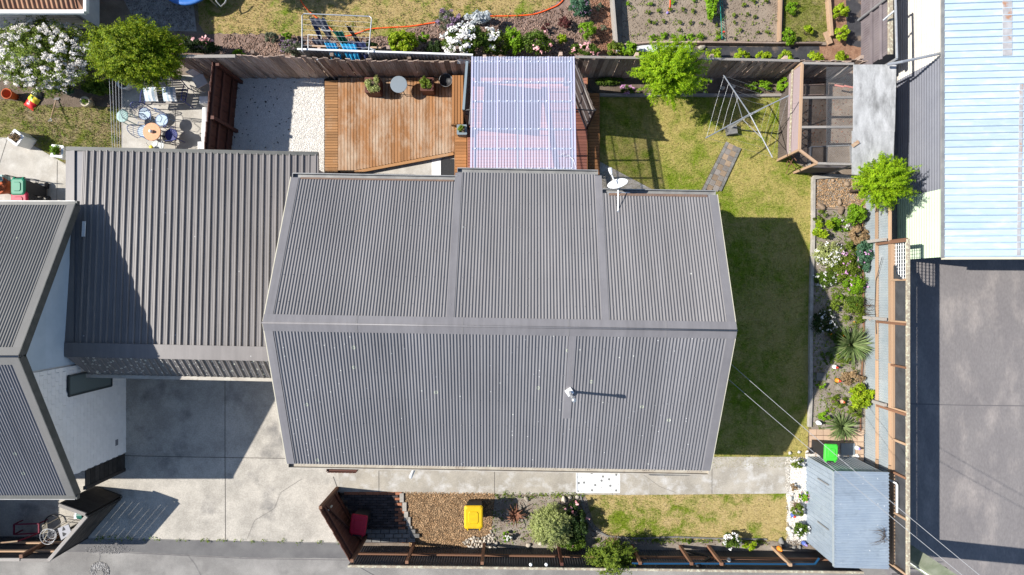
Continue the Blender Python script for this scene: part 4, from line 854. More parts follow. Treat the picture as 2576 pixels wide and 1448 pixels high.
# front fence along the lane
ff = T('lane_fence', 'long dark corrugated fence with brown posts between front bed and lane', 'fence', W(1480,1372))
y0 = W(900,1370).y; y1 = W(2040,1385).y; xa = W(905,1370).x; xb = W(2110,1386).x
def fy(x): return y0+(y1-y0)*(x-xa)/(xb-xa)
upright(ff, 'corrugated_sheet', (xa, fy(xa)-.05), (xb, fy(xb)-.05), 1.28, 'iron_dark', .076, .0095, 'sine', 10)
for z in (.62,): 
    for a, b in ((xa, 1.6), (1.6, 4.4), (4.4, xb)): piece('rail', 'brown_timber', ff, (a, fy(a), z), (b-.02, fy(b), z), .05, .08)
for a, b in ((xa, 1.5), (1.5, 4.3), (4.3, xb)): piece('capping', 'lichen_timber', ff, (a, fy(a)-.05, 1.3), (b-.02, fy(b)-.05, 1.3), .07, .04)
for px, mm in ((1024,'brown_timber'),(1213,'brown_timber'),(1413,'brown_paint'),(1612,'brown_timber'),(1742,'brown_timber'),(1818,'brown_timber'),(1992,'tan_timber')):
    x = W(px,1420,1.25).x; piece('post', mm, ff, (x, fy(x)+.08, 0), (x, fy(x)+.08, 1.30 if px < 1500 else 1.18), .09, .09)
x = W(1780,1420,1.2).x; piece('brace', 'black_timber', ff, (x-.35, fy(x)+.03, .25), (x+.25, fy(x)+.03, .62), .05, .07); piece('brace', 'black_timber', ff, (x-.3, fy(x)+.03, 1.2), (x+.25, fy(x)+.03, .68), .05, .07)
bt = T('blue_strip', 'bright blue plastic strip lying along the inside of the lane fence', 'plastic strip', W(1830,1426,1.1))
m = MB(); P_ = [W(1590,1426,1.12), W(1620,1427,1.12), W(1700,1427,1.12), W(1830,1427,1.1), W(1940,1428,1.05), W(2050,1428,1.0)]
for a, b in zip(P_[:-1], P_[1:]): m.bar(a+Vector((0,.10,0)), b+Vector((0,.10,0)), .05, .015)
m.bar(P_[5]+Vector((0,.1,0)), P_[5]+Vector((.1,.3,.05)), .05, .02); m.build('strip', 'tarp_blue', bt)
MB().bar(P_[0]+Vector((0,.1,-.03)), P_[5]+Vector((0,.1,-.03)), .03, .04).build('support_batten', 'brown_timber', bt)
# right boundary fence
ef = T('boundary_fence', 'blue grey corrugated iron fence with timber rails beside the east bed', 'fence', (11.08, -2.5, 0))
FX = 11.08; yA = 3.3; yB = -8.1; yE = 1.36
upright(ef, 'corrugated_sheet', (FX+.0, yB), (FX+.0, yA), 1.30, 'steel_old', .076, .0095, 'sine', 10)
for o in list(ef.children): o.matrix_basis = o.matrix_basis @ Matrix.Rotation(math.pi, 4, 'Y') @ Matrix.Translation((-.76, 0, 0))
for z, mm in ((.68,'tan_timber'), (1.28,'tan_timber')): 
    for a, b in ((yA, yE), (yE, -2.2), (-2.2, -5.2), (-5.2, yB)): piece('rail', mm, ef, (FX-.04, a, z), (FX-.04+rf.uniform(-.01,.01), b+.02, z), .05, .09)
ext = T('fence_extension', 'timber framed black cloth extension on top of the east fence', 'screen', (FX, -3.3, 1.3))
ZT = 1.98
piece('top_rail', 'lichen_timber', ext, (FX+.0, yE, ZT), (FX+.0, yB, ZT), .09, .06); piece('bottom_rail', 'tan_timber', ext, (FX, yE, 1.36), (FX, yB, 1.36), .07, .07)
vy = [1.36, .22, -.98, -2.25, -3.5, -4.4, -5.35, -6.5, -8.05]
for k, y in enumerate(vy): piece('upright', 'tan_timber' if k % 3 else 'brown_timber', ext, (FX-.02, y, 1.3), (FX-.02, y, ZT), .07, .06)
for k, (a, b) in enumerate(zip(vy[:-1], vy[1:])):
    if k == 0: continue
    m = MB(); N = 8; vs_ = []
    for i in range(N+1):
        for j in range(4):
            y = a+(b-a)*i/N; z = 1.40+.55*j/3; vs_.append((FX+.035-.02*math.sin(i*1.9+k)*math.sin(j*1.05), y, z))
    m.add(vs_, [(i*4+j, (i+1)*4+j, (i+1)*4+j+1, i*4+j+1) for i in range(N) for j in range(3)]); m.build('cloth_panel', 'shade_cloth', ext)
a, b = vy[0], vy[1]
for i in range(11): y = a+(b-a)*(i+.5)/11; piece('lattice_strip', 'white_paint', ext, (FX+.02, y, 1.4), (FX+.02, y, 1.95), .028, .010, up=(0,1,0))
for j in range(6): piece('lattice_strip', 'white_paint', ext, (FX+.032, a, 1.44+.1*j), (FX+.032, b, 1.44+.1*j), .010, .028)
m = MB(); m.add([(FX-.03, .62, 1.42), (FX-.03, .22, 1.42), (FX-.06, .22, 1.86), (FX-.12, .40, 1.66), (FX-.1, .66, 1.58)], [(0,1,2,3,4)]); m.build('loose_cloth', 'shade_cloth', ext)
for px, y in (((2165,606), 1.36), ((2165,812), -.98), ((2170,1010), -3.5)): 
    piece('post', 'grey_timber', ef, (FX-.12, y+.05, 0), (FX-.12, y+.05, 1.2), .09, .09); piece('post', 'brown_timber', ext, (FX-.07, y-.05, .75), (FX-.07, y-.05, 1.98), .08, .07)
m = MB(); y = -5.6; m.tube([(FX-.1,y,1.1), (FX-.05,y-.02,1.55), (FX-.05,y-.05,1.6), (FX-.05,y-.85,1.6)], .03, 6); m.build('conduit', 'white_paint', ext)
MB().tube([(FX-.09, .9, 1.0), (FX-.10, .2, .72), (FX-.09, -.6, .66), (FX-.1, -1.4, .75)], .008, 5).build('cable', 'black_plastic', ext)
nf = T('corrugated_fence', 'mauve brown corrugated fence at the end of the vegetable garden', 'fence', (10.96, 8.2, 0))
upright(nf, 'corrugated_sheet', (10.96, 6.75), (10.96, 10.2), 1.40, 'iron_mauve', .076, .0095, 'sine', 10)
for o in list(nf.children): o.matrix_basis = o.matrix_basis @ Matrix.Rotation(math.pi, 4, 'Y') @ Matrix.Translation((-.76, 0, 0))
for z in (.6, 1.05): piece('rail', 'iron_mauve', nf, (10.92, 6.75, z), (10.92, 10.2, z), .05, .08)
piece('capping', 'lichen_timber', nf, (10.96, 6.75, 1.42), (10.96, 10.2, 1.42), .14, .04)

# ------------------------------------------------------------------ deck, steps and bench
DZ = .20
dk = T('timber_deck', 'broad weathered orange brown timber deck with angled front edge', 'deck', W(990,320))
m = MB(); m.prism([W(817,200,.1).xy, W(1145,196,.1).xy, W(1145,388,.1).xy, W(892,436,.1).xy, W(817,438,.1).xy], .02, .15); m.build('joists', 'gap_dark', dk)
xl = W(850,300,DZ).x; xr = W(1143,300,DZ).x; n = 37; ws = (xr-xl)/n; yt = W(900,196,DZ).y
def edge_y(x):
    xa = W(892,435,DZ).x; xb = W(1141,388,DZ).x; ya = W(892,434,DZ).y; yb = W(1141,387,DZ).y
    return ya if x < xa else ya+(yb-ya)*(x-xa)/(xb-xa)
for k in range(n):
    x = xl+ws*(k+.5); piece('deck_board', 'deck_wood', dk, (x, yt, DZ-.012+rf.uniform(-.0015,.0015)), (x, edge_y(x)+.06, DZ-.012), ws-.011, .024)
e0 = W(892,434,DZ); e1 = W(1141,387,DZ); piece('edge_board', 'deck_edge', dk, e0+Vector((0,.0,-.005)), e1+Vector((0,.0,-.005)), .09, .03)
ya = W(830,202,DZ).y; yb = W(830,436,DZ).y; n = 34
for k in range(n): y = ya+(yb-ya)*(k+.5)/n; piece('deck_board', 'deck_edge', dk, (W(817,0,DZ).x, y, DZ-.012), (xl-.006, y, DZ-.012), abs(yb-ya)/n-.010, .024)
piece('edge_board', 'brown_timber', dk, W(817,438,.1), W(892,438,.1), .03, .18)
# raised pergola floor
PZ = .42
pd = T('pergola_deck', 'raised reddish deck under the clear pergola roof', 'deck', W(1325,300))
xl2 = W(1176,0,PZ).x; xr2 = W(1477,0,PZ).x; ya = 6.45; yb = 2.85; n = 40
m = MB(); m.prism([(xl2+.02,ya), (xr2-.02,ya), (xr2-.02,yb), (xl2+.02,yb)], .02, PZ-.03); m.build('joists', 'gap_dark', pd)
for k in range(n): y = ya+(yb-ya)*(k+.5)/n; piece('deck_board', 'deck_pergola', pd, (xl2, y, PZ-.012), (xr2, y, PZ-.012), (ya-yb)/n-.007, .024)
for x in (xl2-.005, xr2+.005): piece('edge_board', 'deck_new', pd, (x, ya, PZ-.07), (x, yb, PZ-.07), .02, .14)
for nm, lab, x0_, x1_, ya, yb, z in (('deck_step', 'lower timber step on the lawn side of the pergola', W(1478,0,.2).x+.02, W(1508,0,.2).x, W(0,235,.2).y, W(0,440,.2).y, .2), ('deck_step', 'timber step beside the slate planter and dark doormat', W(1144,0,.3).x, W(1175,0,.3).x-.02, W(0,320,.3).y, W(0,450,.3).y, .31)):
    st_ = T(nm, lab, 'step', ((x0_+x1_)/2, (ya+yb)/2, 0)); n = round((ya-yb)/.093)
    m = MB(); m.prism([(x0_+.01,ya), (x1_-.01,ya), (x1_-.01,yb), (x0_+.01,yb)], .02, z-.03); m.build('riser', 'gap_dark', st_)
    for k in range(n): y = ya+(yb-ya)*(k+.5)/n; piece('deck_board', 'deck_new', st_, (x0_, y, z-.012), (x1_, y, z-.012), (ya-yb)/n-.007, .024)
    piece('edge_board', 'deck_edge', st_, (x1_ if z < .25 else x0_, ya, z-.06), (x1_ if z < .25 else x0_, yb, z-.06), .022, .12)
bn = T('deck_bench', 'long built in timber bench at the end of the deck', 'bench', W(1150,250,.2))
for k in range(4): a = W(1138+7.3*k,190,.62); b = W(1137+7.5*k,312,.62); piece('seat_board', 'deck_new', bn, (a.x+.03, a.y, .6), (b.x+.03, b.y, .6), .075, .03)
a = W(1135,190,.6); b = W(1135,312,.6); m = MB(); m.box(((a.x+.19), (a.y+b.y)/2, .4), (.33, a.y-b.y-.06, .36)); m.build('base', 'deck_edge', bn)
piece('front_board', 'deck_edge', bn, (a.x, b.y-.01, .48), (a.x+.36, b.y-.01, .48), .03, .2)
dm = T('doormat', 'dark ribbed rubber doormat beside the back steps', 'doormat', W(1125,424,.05)); m = MB(); a = W(1110,402,.06); b = W(1142,447,.06); m.box(((a.x+b.x)/2, (a.y+b.y)/2, .05), (b.x-a.x, a.y-b.y, .02)); m.build('mat', 'rubber_mat', dm)
m = MB(); 
for q in ((a.x,a.y,b.x,a.y),(a.x,b.y,b.x,b.y),(a.x,a.y,a.x,b.y),(b.x,a.y,b.x,b.y)): m.bar((q[0],q[1],.055), (q[2],q[3],.055), .03, .022)
m.build('border', 'black_plastic', dm)

# ------------------------------------------------------------------ pergola
pg = T('pergola', 'pergola with clear corrugated plastic roof behind the house', 'pergola', W(1318,290))
A = W(1188,143,2.25); B = W(1443,143,2.25); C = W(1447,433,2.72); D = W(1187,433,2.72); dn = Vector((0, A.y-D.y, A.z-D.z))
L0 = Vector((A.x, D.y, D.z)); L1 = Vector((B.x, D.y, D.z)); rs_ = sheets('roof_sheet', pg, L0, L1, dn, 'polycarbonate', .076, .0095, 9)
Lw = (L1-L0).length/len(rs_)
for k in range(1, len(rs_)): m = MB(); a = L0+Vector((Lw*k,0,.016)); m.bar(a, a+dn, .055, .004); m.build('sheet_lap', 'poly_lap', pg)
for e in (L0, L1): m = MB(); m.bar(e+Vector((0,0,.012)), e+dn+Vector((0,0,.012)), .05, .006); m.build('edge_trim', 'poly_lap', pg)
for yp in (147, 202, 253, 326, 377, 428):
    t = (D.y-W(0,yp,2.5).y)/(D.y-A.y); q = L0+dn*t+Vector((0,0,-.05)); piece('purlin', 'slate_paint', pg, q, q+(L1-L0), .045, .07)
    m = MB()
    for k in range(13): c = q+(L1-L0)*((k+.5)/13)+Vector((0,0,.062)); m.lathe(c, [(.016,-.004),(.016,.004),(.006,.009)], 6)
    m.build('screws', 'white_gloss', pg)
for x in (L0.x+.1, (L0.x+L1.x)/2-.15, L1.x-.08): piece('rafter', 'slate_paint', pg, Vector((x, L0.y, L0.z-.13)), Vector((x, L0.y, L0.z-.13))+dn, .05, .11)
for x in (L0.x+.1, L1.x-.08): piece('post', 'slate_paint', pg, (x, A.y-.12, .3), (x, A.y-.12, 2.2), .09, .09)
m = MB(); pts = [W(1408+7*k+4*math.sin(k*2.2), 388+2.2*k+5*math.cos(k*2.9), 2.72) for k in range(6)]+[W(1442,402,2.72), W(1448,420,2.72)]; m.tube(pts, .006, 4); m.build('loose_string', 'white_paint', pg)
# angled picket screen on the right of the pergola
ps = T('picket_screen', 'angled mauve brown slatted screen standing on the pergola deck', 'screen', W(1472,280))
a = W(1447,150,2.25); b = W(1497,278,2.25); a.z = b.z = 0; n = 24
for k in range(n): q = a.lerp(b, (k+.5)/n); piece('slat', 'iron_brown', ps, q+Vector((0,0,.44)), q+Vector((0,0,2.23+.03*math.sin(k*1.7))), .057, .008, up=Vector((b.y-a.y, -(b.x-a.x), 0)).normalized())
for z in (.5, 1.0, 1.6, 2.12): piece('rail', 'grey_timber', ps, a+Vector((-.03,-.01,z)), b+Vector((-.03,-.01,z)), .03, .035)
for q in (a, b): piece('post', 'black_metal', ps, q+Vector((0,0,.4)), q+Vector((0,0,2.28)), .05, .05)
piece('stay', 'black_metal', ps, b+Vector((0,0,2.22)), Vector((L1.x-.05, b.y, 2.35)), .03, .03)
ls = T('roller_screen', 'black roller blind screen beside the timber bench', 'screen', W(1178,260))
a = W(1175,155,2.25); b = W(1166,277,2.25); a.z = b.z = 0
m = MB(); m.add([a+Vector((.02,0,.8)), b+Vector((.02,0,.8)), b+Vector((.02,0,2.2)), a+Vector((.02,0,2.2))], [(0,1,2,3)]); m.build('blind', 'shade_cloth', ls)
for q in (a, b): piece('post', 'black_metal', ls, q+Vector((0,0,.4)), q+Vector((0,0,2.25)), .05, .05)
piece('head_rail', 'slate_paint', ls, a+Vector((0,0,2.24)), b+Vector((0,0,2.24)), .07, .07); piece('bottom_rail', 'galvanised', ls, a+Vector((.05,0,.75)), b+Vector((.05,0,.75)), .04, .05)
piece('stay', 'black_metal', ls, b+Vector((0,0,2.2)), Vector((L0.x+.05, b.y, 2.3)), .03, .03); piece('stay', 'black_metal', ls, b+Vector((.02,-.03,.5)), b+Vector((.06,-.02,1.9)), .03, .03)

# ------------------------------------------------------------------ chicken run
cr = T('chicken_run', 'fenced chicken run with flat grey sheet roof and wire netting', 'chicken run', W(2100,300))
ZR = 1.38; c1 = W(2018,160,ZR); c2 = W(2011,378,ZR); c3 = W(2056,412,ZR); c4 = W(2146,414,ZR); c5 = W(2147,162,ZR); c6 = W(2255,162,ZR); c7 = W(2250,440,ZR)
def ft(v): return Vector((v.x, v.y, 0))
m = MB(); h = Vector((0,0,.05)); P_ = [W(2147,163,ZR+.08), W(2146,440,ZR+.08), W(2247,441,ZR+.02), W(2255,163,ZR+.02)]
ROOF = [(W(2147,163,1.46), W(2146,330,1.46), W(2251,332,1.42), W(2255,163,1.42)), (W(2143,330,1.475), W(2143,440,1.475), W(2215,441,1.45), W(2217,331,1.45)), (W(2216,331,1.45), W(2215,441,1.45), W(2247,441,1.43), W(2250,332,1.43))]
for q in ROOF:
    m = MB(); m.add(list(q)+[p-Vector((0,0,.012)) for p in q], [(0,1,2,3),(7,6,5,4),(0,4,5,1),(1,5,6,2),(2,6,7,3),(3,7,4,0)]); m.build('roof_panel', 'fibro', cr)
MB().bar(W(2144,368,1.5), W(2160,357,1.5), .1, .03).build('loose_batten', 'tan_timber', cr)
for a, b, mm in ((c1,c2,'tan_timber'), (c2,c3,'tan_timber'), (c3,c4,'grey_timber'), (c1,c5,'grey_timber'), (W(2018,247,ZR), W(2147,246,ZR), 'grey_timber'), (W(2015,321,ZR), W(2147,320,ZR), 'grey_timber')): piece('top_beam', mm, cr, a, b, .07, .06)
for v, mm in ((c1,'tan_timber'), (c2,'tan_timber'), (c3,'tan_timber'), (c4,'grey_timber'), (c6,'grey_timber'), (c7,'grey_timber'), (c5,'grey_timber')): piece('post', mm, cr, ft(v), v, .07, .07)
upright(cr, 'lower_cladding', ft(c2).xy, ft(c1).xy, .62, 'iron_brown', .076, .0095, 'sine', 10)
for o in [o for o in cr.children if o.name.startswith('lower_cladding')]: o.matrix_basis = o.matrix_basis @ Matrix.Rotation(math.pi, 4, 'Y') @ Matrix.Translation((-.80, 0, 0))
upright(cr, 'front_cladding', ft(c3).xy, ft(c4).xy, .9, 'iron_brown', .076, .0095, 'sine', 10)
m = MB(); a = ft(c2); b = ft(c1); m.add([a+Vector((-.02,0,.64)), b+Vector((-.02,0,.64)), b+Vector((-.02,0,1.34)), a+Vector((-.02,0,1.34))], [(3,2,1,0)]); m.build('mesh_curtain', 'mesh_film', cr)
m = MB(); a = ft(c3); b = ft(c4); m.add([a+Vector((0,-.02,.92)), b+Vector((0,-.02,.92)), b+Vector((0,-.02,1.34)), a+Vector((0,-.02,1.34))], [(0,1,2,3)]); m.build('mesh_curtain', 'mesh_film', cr)
piece('mid_rail', 'lichen_timber', cr, a.lerp(a,0)*0+ft(c2)+Vector((-.05,0,.9)), ft(c1)+Vector((-.05,0,.9)), .03, .07)
m = MB(); x0_ = W(2076,0,ZR).x; x1_ = W(2146,0,ZR).x; ya = W(0,170,ZR).y; yb = W(0,412,ZR).y; s_ = .05   # wire netting over the run
k = 0
n1 = int((x1_-x0_+ya-yb)/s_)
for i in range(n1):
    for sg_ in (1, -1):
        if sg_ > 0: p = Vector((x0_+i*s_, ya, 0)); 
        d_ = i*s_; wdt = x1_-x0_; hgt = ya-yb
        t0 = max(0, d_-wdt); t1 = min(d_, hgt)
        if t1 <= t0: continue
        if sg_ > 0: a = Vector((x0_+d_-t0, ya-t0, ZR+.04)); b = Vector((x0_+d_-t1, ya-t1, ZR+.04))
        else: a = Vector((x1_-d_+t0, ya-t0, ZR+.042)); b = Vector((x1_-d_+t1, ya-t1, ZR+.042))
        d = (b-a).normalized(); s = Vector((-d.y, d.x, 0))*.0022; m.add([a-s, b-s, b+s, a+s], [(0,1,2,3)])
m.build('wire_netting', 'wire', cr)
a, b = ft(c2), ft(c3)
for i in range(7):                    # diagonal lattice door leaf inside the corner
    q = Vector((c1.x+.14, 3.55+.27*i, 0)); piece('lattice_strip', 'brown_timber', cr, q+Vector((0,0,.1)), q+Vector((0,.55,.75)), .008, .025); piece('lattice_strip', 'brown_timber', cr, q+Vector((.01,.55,.1)), q+Vector((.01,0,.75)), .008, .025)
for nm, pts, lab in (('raised_bed', ((2040,370),(2140,366),(2142,420),(2038,420)), 'white edged soil bed inside the chicken run'), ('raised_bed', ((2020,215),(2084,212),(2084,238),(2020,240)), 'small dark soil bed by the fence in the chicken run')):
    q = [W(x, y, .2) for x, y in pts]; o = T(nm, lab, 'garden bed', (q[0]+q[2])/2-Vector((0,0,.2))); m = MB(); m.prism([p.xy for p in q], .02, .16); m.build('soil', 'soil', o)
    for i in range(4): piece('edging_board', 'galvanised' if 'white' in lab else 'old_paling', o, q[i]-Vector((0,0,.1)), q[(i+1) % 4]-Vector((0,0,.1)), .03, .22)
RUN = [(2020,170),(2250,170),(2250,440),(2060,415),(2015,380)]
ground('run_floor', RUN, .020, 'soil', .01); stones('run_litter', RUN, .02, 'red_chip', 160, (.008,.02), 'straw and chips on the chicken run floor', 'litter', .3, 2)
m = MB(); m.bar(W(2100,215,.4), W(2122,219,.4), .05, .03); m.bar(W(2124,217,.4), W(2146,221,.4), .05, .03); tag(m.build('perch', 'pink_slat'), 'faded pink perch rails inside the chicken run', 'perch')
# ------------------------------------------------------------------ timber and stone edging
def edging(name, label, pts, z, w, h, m, cat='edging'):
    o = T(name, label, cat, W(*pts[0])); 
    for a, b in zip(pts[:-1], pts[1:]): piece('edging_board', m, o, W(*a, z)-Vector((0,0,h/2)), W(*b, z)-Vector((0,0,h/2)), w, h)
    return o
edging('timber_edging', 'tall weathered board along the left side of the vegetable plot', [(1541,-50),(1543,0),(1552,110)], .42, .07, .42, 'grey_timber')
edging('timber_edging', 'sagging boards along the lower edge of the vegetable plot', [(1552,113),(1640,106),(1760,106),(1965,108),(2070,108)], .2, .05, .2, 'old_paling')
edging('timber_edging', 'pale board between vegetable plot and grass strip', [(1966,-50),(1966,0),(1963,104)], .2, .06, .2, 'tan_timber')
edging('timber_edging', 'pale curved board edging beside the clipped lime shrubs', [(2086,-50),(2087,0),(2091,50),(2094,90)], .2, .09, .2, 'tan_timber')
edging('timber_edging', 'short pale board lying at the end of the grass strip', [(2078,80),(2090,110)], .12, .16, .06, 'tan_timber')
edging('timber_edging', 'mossy sleeper edging between fence bed and back lawn', [(1508,238),(1610,239),(1730,238),(1860,240),(1975,239)], .12, .09, .14, 'grey_timber')
edging('concrete_edging', 'narrow concrete kerb beside the east flower bed', [(2048,446),(2047,600),(2043,720),(2041,860),(2041,1000),(2038,1075)], .12, .1, .14, 'concrete_edge', 'kerb')
edging('concrete_edging', 'short concrete kerb below the chicken run', [(2048,447),(2100,443),(2150,446)], .13, .12, .14, 'concrete_edge', 'kerb')
edging('timber_edging', 'thin timber board between gravel and east bed', [(2050,525),(2100,526),(2182,523)], .10, .03, .1, 'old_paling')
edging('lawn_edging', 'dark scalloped lawn edging curving round the front bed', [(1460,1247),(1468,1280),(1478,1310),(1496,1335),(1530,1350),(1600,1356),(1700,1352),(1800,1356),(1930,1358)], .06, .05, .1, 'block_grey')
edging('timber_edging', 'low timber edging behind the white pebbles by the chicken run bed', [(2170,530),(2172,700),(2174,860),(2165,1000),(2166,1085)], .10, .03, .14, 'brown_timber')
pw = tag(ground('paver_path', [(1826,356),(1864,376),(1815,482),(1763,480)], .018, 'dark_soil'), kind='structure')
tl, tr_, bl, brr = W(1826,358), W(1863,376), W(1765,480), W(1814,482)
for r_ in range(9):
    for c_ in range(4):
        u0, u1 = ((0,.17),(.17,.5),(.5,.83),(.83,1))[c_]; v0, v1 = r_/9, (r_+.95)/9
        a = (tl.lerp(bl, v0)).lerp(tr_.lerp(brr, v0), (u0+u1)/2); b = (tl.lerp(bl, v1)).lerp(tr_.lerp(brr, v1), (u0+u1)/2)
        wd_ = (tr_-tl).length*(u1-u0)*1.12-.012
        if c_ in (0, 3): piece('edging_block', 'block_grey', pw, a+Vector((0,0,.03)), b+Vector((0,0,.03)), wd_, .06)
        else: piece('paver', 'paver_tan' if (r_+c_) % 2 else 'paver_grey', pw, a+Vector((0,0,.025)), b+Vector((0,0,.025)), wd_, .05)
pv = ground('paved_corner', [(2034,1076),(2172,1080),(2168,1160),(2030,1160)], .030, 'dark_soil')
for r_ in range(5):
    for c_ in range(8):
        a = W(2037+17*c_, 1080+16*r_, .05); b = W(2053+17*c_, 1080+16*r_, .05); dy = Vector((0,-.1,0)); piece('paver', 'paver_pink', pv, a+dy, b+dy, .185, .04)
bk = ground('brick_paving', [(850,1238),(1024,1240),(1042,1368),(890,1366)], .026, 'dark_soil')
for r_ in range(19):
    for c_ in range(11):
        x = 848+18.2*c_+(9 if r_ % 2 else 0); y = 1242+6.7*r_
        if x+18 > 1016+(y-1240)*.12 or x < 852+(y-1240)*.38: continue
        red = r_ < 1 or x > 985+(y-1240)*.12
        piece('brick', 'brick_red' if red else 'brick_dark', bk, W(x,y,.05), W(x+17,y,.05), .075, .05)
for x, y, hor in ((1011,1252,0),(1018,1275,0),(1022,1298,0),(1028,1312,0),(1032,1335,0)): piece('edging_block', 'concrete_edge', bk, W(x,y-11,.05), W(x,y+11,.05), .13, .06)
for r_ in range(3):
    for k in range(6): piece('edging_block', 'block_grey', bk, W(915+22*k+(10 if r_ % 2 else 0),1337+11*r_,.08), W(935+22*k+(10 if r_ % 2 else 0),1337+11*r_,.08), .12, .07)
# rocks
def rocks(label, lst, m='stone_pale', group=None, z=.03):
    hor = max(q[0] for q in lst)-min(q[0] for q in lst) > max(q[1] for q in lst)-min(q[1] for q in lst)
    lst = sorted(lst, key=lambda q: q[0] if hor else q[1])
    for i, (x, y, s) in enumerate(lst): 
        lb = label if len(lst) > 12 or len(lst) < 2 else '%s %s, counted from the %s' % (ORD[i], label, 'left' if hor else 'top')
        o = MB().rock(W(x, y, z+s*.18), (s*1.05, s*.8, s*.6), seed=int(x*3+y)).build('rock', m, None, True); tag(o, lb, 'rock', group or label)
stones('soil_crumbs', [(1245,1245),(1470,1245),(1500,1330),(1600,1358),(1980,1364),(1980,1372),(1240,1372)], .02, 'mulch_chip', 260, (.006,.02), 'brown chips and crumbs over the front bed', 'soil', .4, 1.5)
rocks('rounded brown boulder on the tan gravel', [(2130,463,.2),(2112,508,.2),(2065,520,.28),(2115,530,.26),(2160,520,.24),(2095,455,.15)], 'stone_brown')
rocks('pale rock at the fence side of the front bed', [(1330,1372,.16),(1358,1367,.17),(1382,1365,.14),(1245,1372,.13)])
rocks('grey rock along the front path edge', [(1325,1256,.16),(1418,1256,.2),(1434,1252,.13),(1452,1252,.15),(1908,1700,.01)][:4])
heap = []
while len(heap) < 64:
    q = (rf.uniform(1163,1252), rf.uniform(1336,1384), rf.uniform(.06,.135))
    if inside([(1163,1362),(1190,1352),(1216,1352),(1236,1334),(1252,1360),(1250,1384),(1180,1382)], np.array([q[:2]]))[0] and all(math.hypot(q[0]-h[0], q[1]-h[1]) > 27*(q[2]+h[2]) for h in heap): heap.append(q)
    elif rf.random() < .0008: break
rocks('cobble in the heap of pale river stones by the yellow bin', heap, 'stone_pale', z=.03)
rocks('white rock in the pebble strip beside the shed', [(1987,1255,.2),(1993,1243,.11),(2010,1262,.14),(1984,1332,.19),(1986,1300,.12),(1992,1347,.14),(2007,1354,.14),(1987,1140,.11),(2010,1138,.12),(2030,1137,.11),(2050,1146,.1)], 'stone_white')
rocks('small white rock in the dark bed below the back fence', [(1518,195,.14),(1758,206,.18),(1780,200,.12),(1760,216,.1),(1818,222,.14),(1845,218,.12),(1772,233,.1),(1790,200,.12)], 'stone_pale', z=.06)
rocks('grey rock beside the orange topped post at the shed corner', [(1965,1362,.22),(1975,1375,.16),(1998,1378,.14),(2012,1378,.12)], 'block_grey')
rocks('pale rock on the black weed mat behind the fence', [(1766,120,.22),(1660,128,.1)], 'stone_pale')
for k, (x, y, s) in enumerate(((1457,434,.16),(1475,433,.11),(1490,433,.13))): tag(MB().rock(W(x,y,.5), (s,s*.6,s*.5), seed=k).build('stone', 'stone_pale', None, True), ['largest', 'middle', 'rightmost'][k]+' smooth pale stone lined up at the pergola step end', 'rock', 'pale stones on the step')

# ------------------------------------------------------------------ trees and shrubs
bush('conifer_tree', 'golden green conifer shading the patio bench', 'tree', (350,140), 1.75, (1.30,.88,.9), 'leaf_gold', 70000, .065, .34, trunk=.09, inner=.4, spray=950, wide=.06, up=.4)
bush('conifer_tree', 'bright lime feathery tree behind the back lawn', 'tree', (1682,184), 1.75, (1.0,.88,1.0), 'leaf_lime', 40000, .075, .22, trunk=.08, inner=.25, spray=430, wide=.05, up=.4)
bush('conifer_tree', 'small lime conifer at the corner of the chicken run', 'tree', (2218,460), 1.55, (.82,.75,.8), 'leaf_lime', 26000, .07, .22, trunk=.07, inner=.25, spray=300, wide=.055, up=.4)
bush('flowering_shrub', 'large shrub covered in white blossom at the left edge', 'shrub', (116,146), 1.15, (1.52,1.05,.75), 'leaf_moss', 26000, .06, .5, 200, .12, spray=520, wide=.07, flowers=('petal_blush', 6500, .034), trunk=.07)
bush('flowering_shrub', 'white rose bush by the back fence', 'shrub', (1185,105), .75, (.85,.55,.6), 'leaf_mid', 6500, .065, .55, 60, .2, ('petal_white', 260, .075), trunk=.03)
bush('clipped_shrub', 'round olive grey clipped shrub in the front bed', 'shrub', (1384,1320), .62, (.60,.57,.52), 'leaf_olive', 52000, .042, .32, trunk=.05, inner=.6, spray=1300, wide=.05, up=.6)
bush('garden_shrub', 'dark leafy shrub shaded by the round clipped shrub', 'shrub', (1445,1315), .4, (.42,.68,.42), 'leaf_dark', 4200, .07, .6, 40, .22, ('petal_pink', 12, .06))
bush('garden_shrub', 'low green shrub at the foot of the round clipped shrub', 'shrub', (1440,1362), .3, (.5,.32,.3), 'leaf_mid', 3200, .055, .55, 32, .22)
bush('overhanging_shrub', 'ragged green and brown shrub hanging over the lane fence', 'shrub', (1535,1402), .95, (.72,.5,.55), 'leaf_moss', 12000, .055, .42, trunk=.05, inner=.2, spray=170, wide=.08)
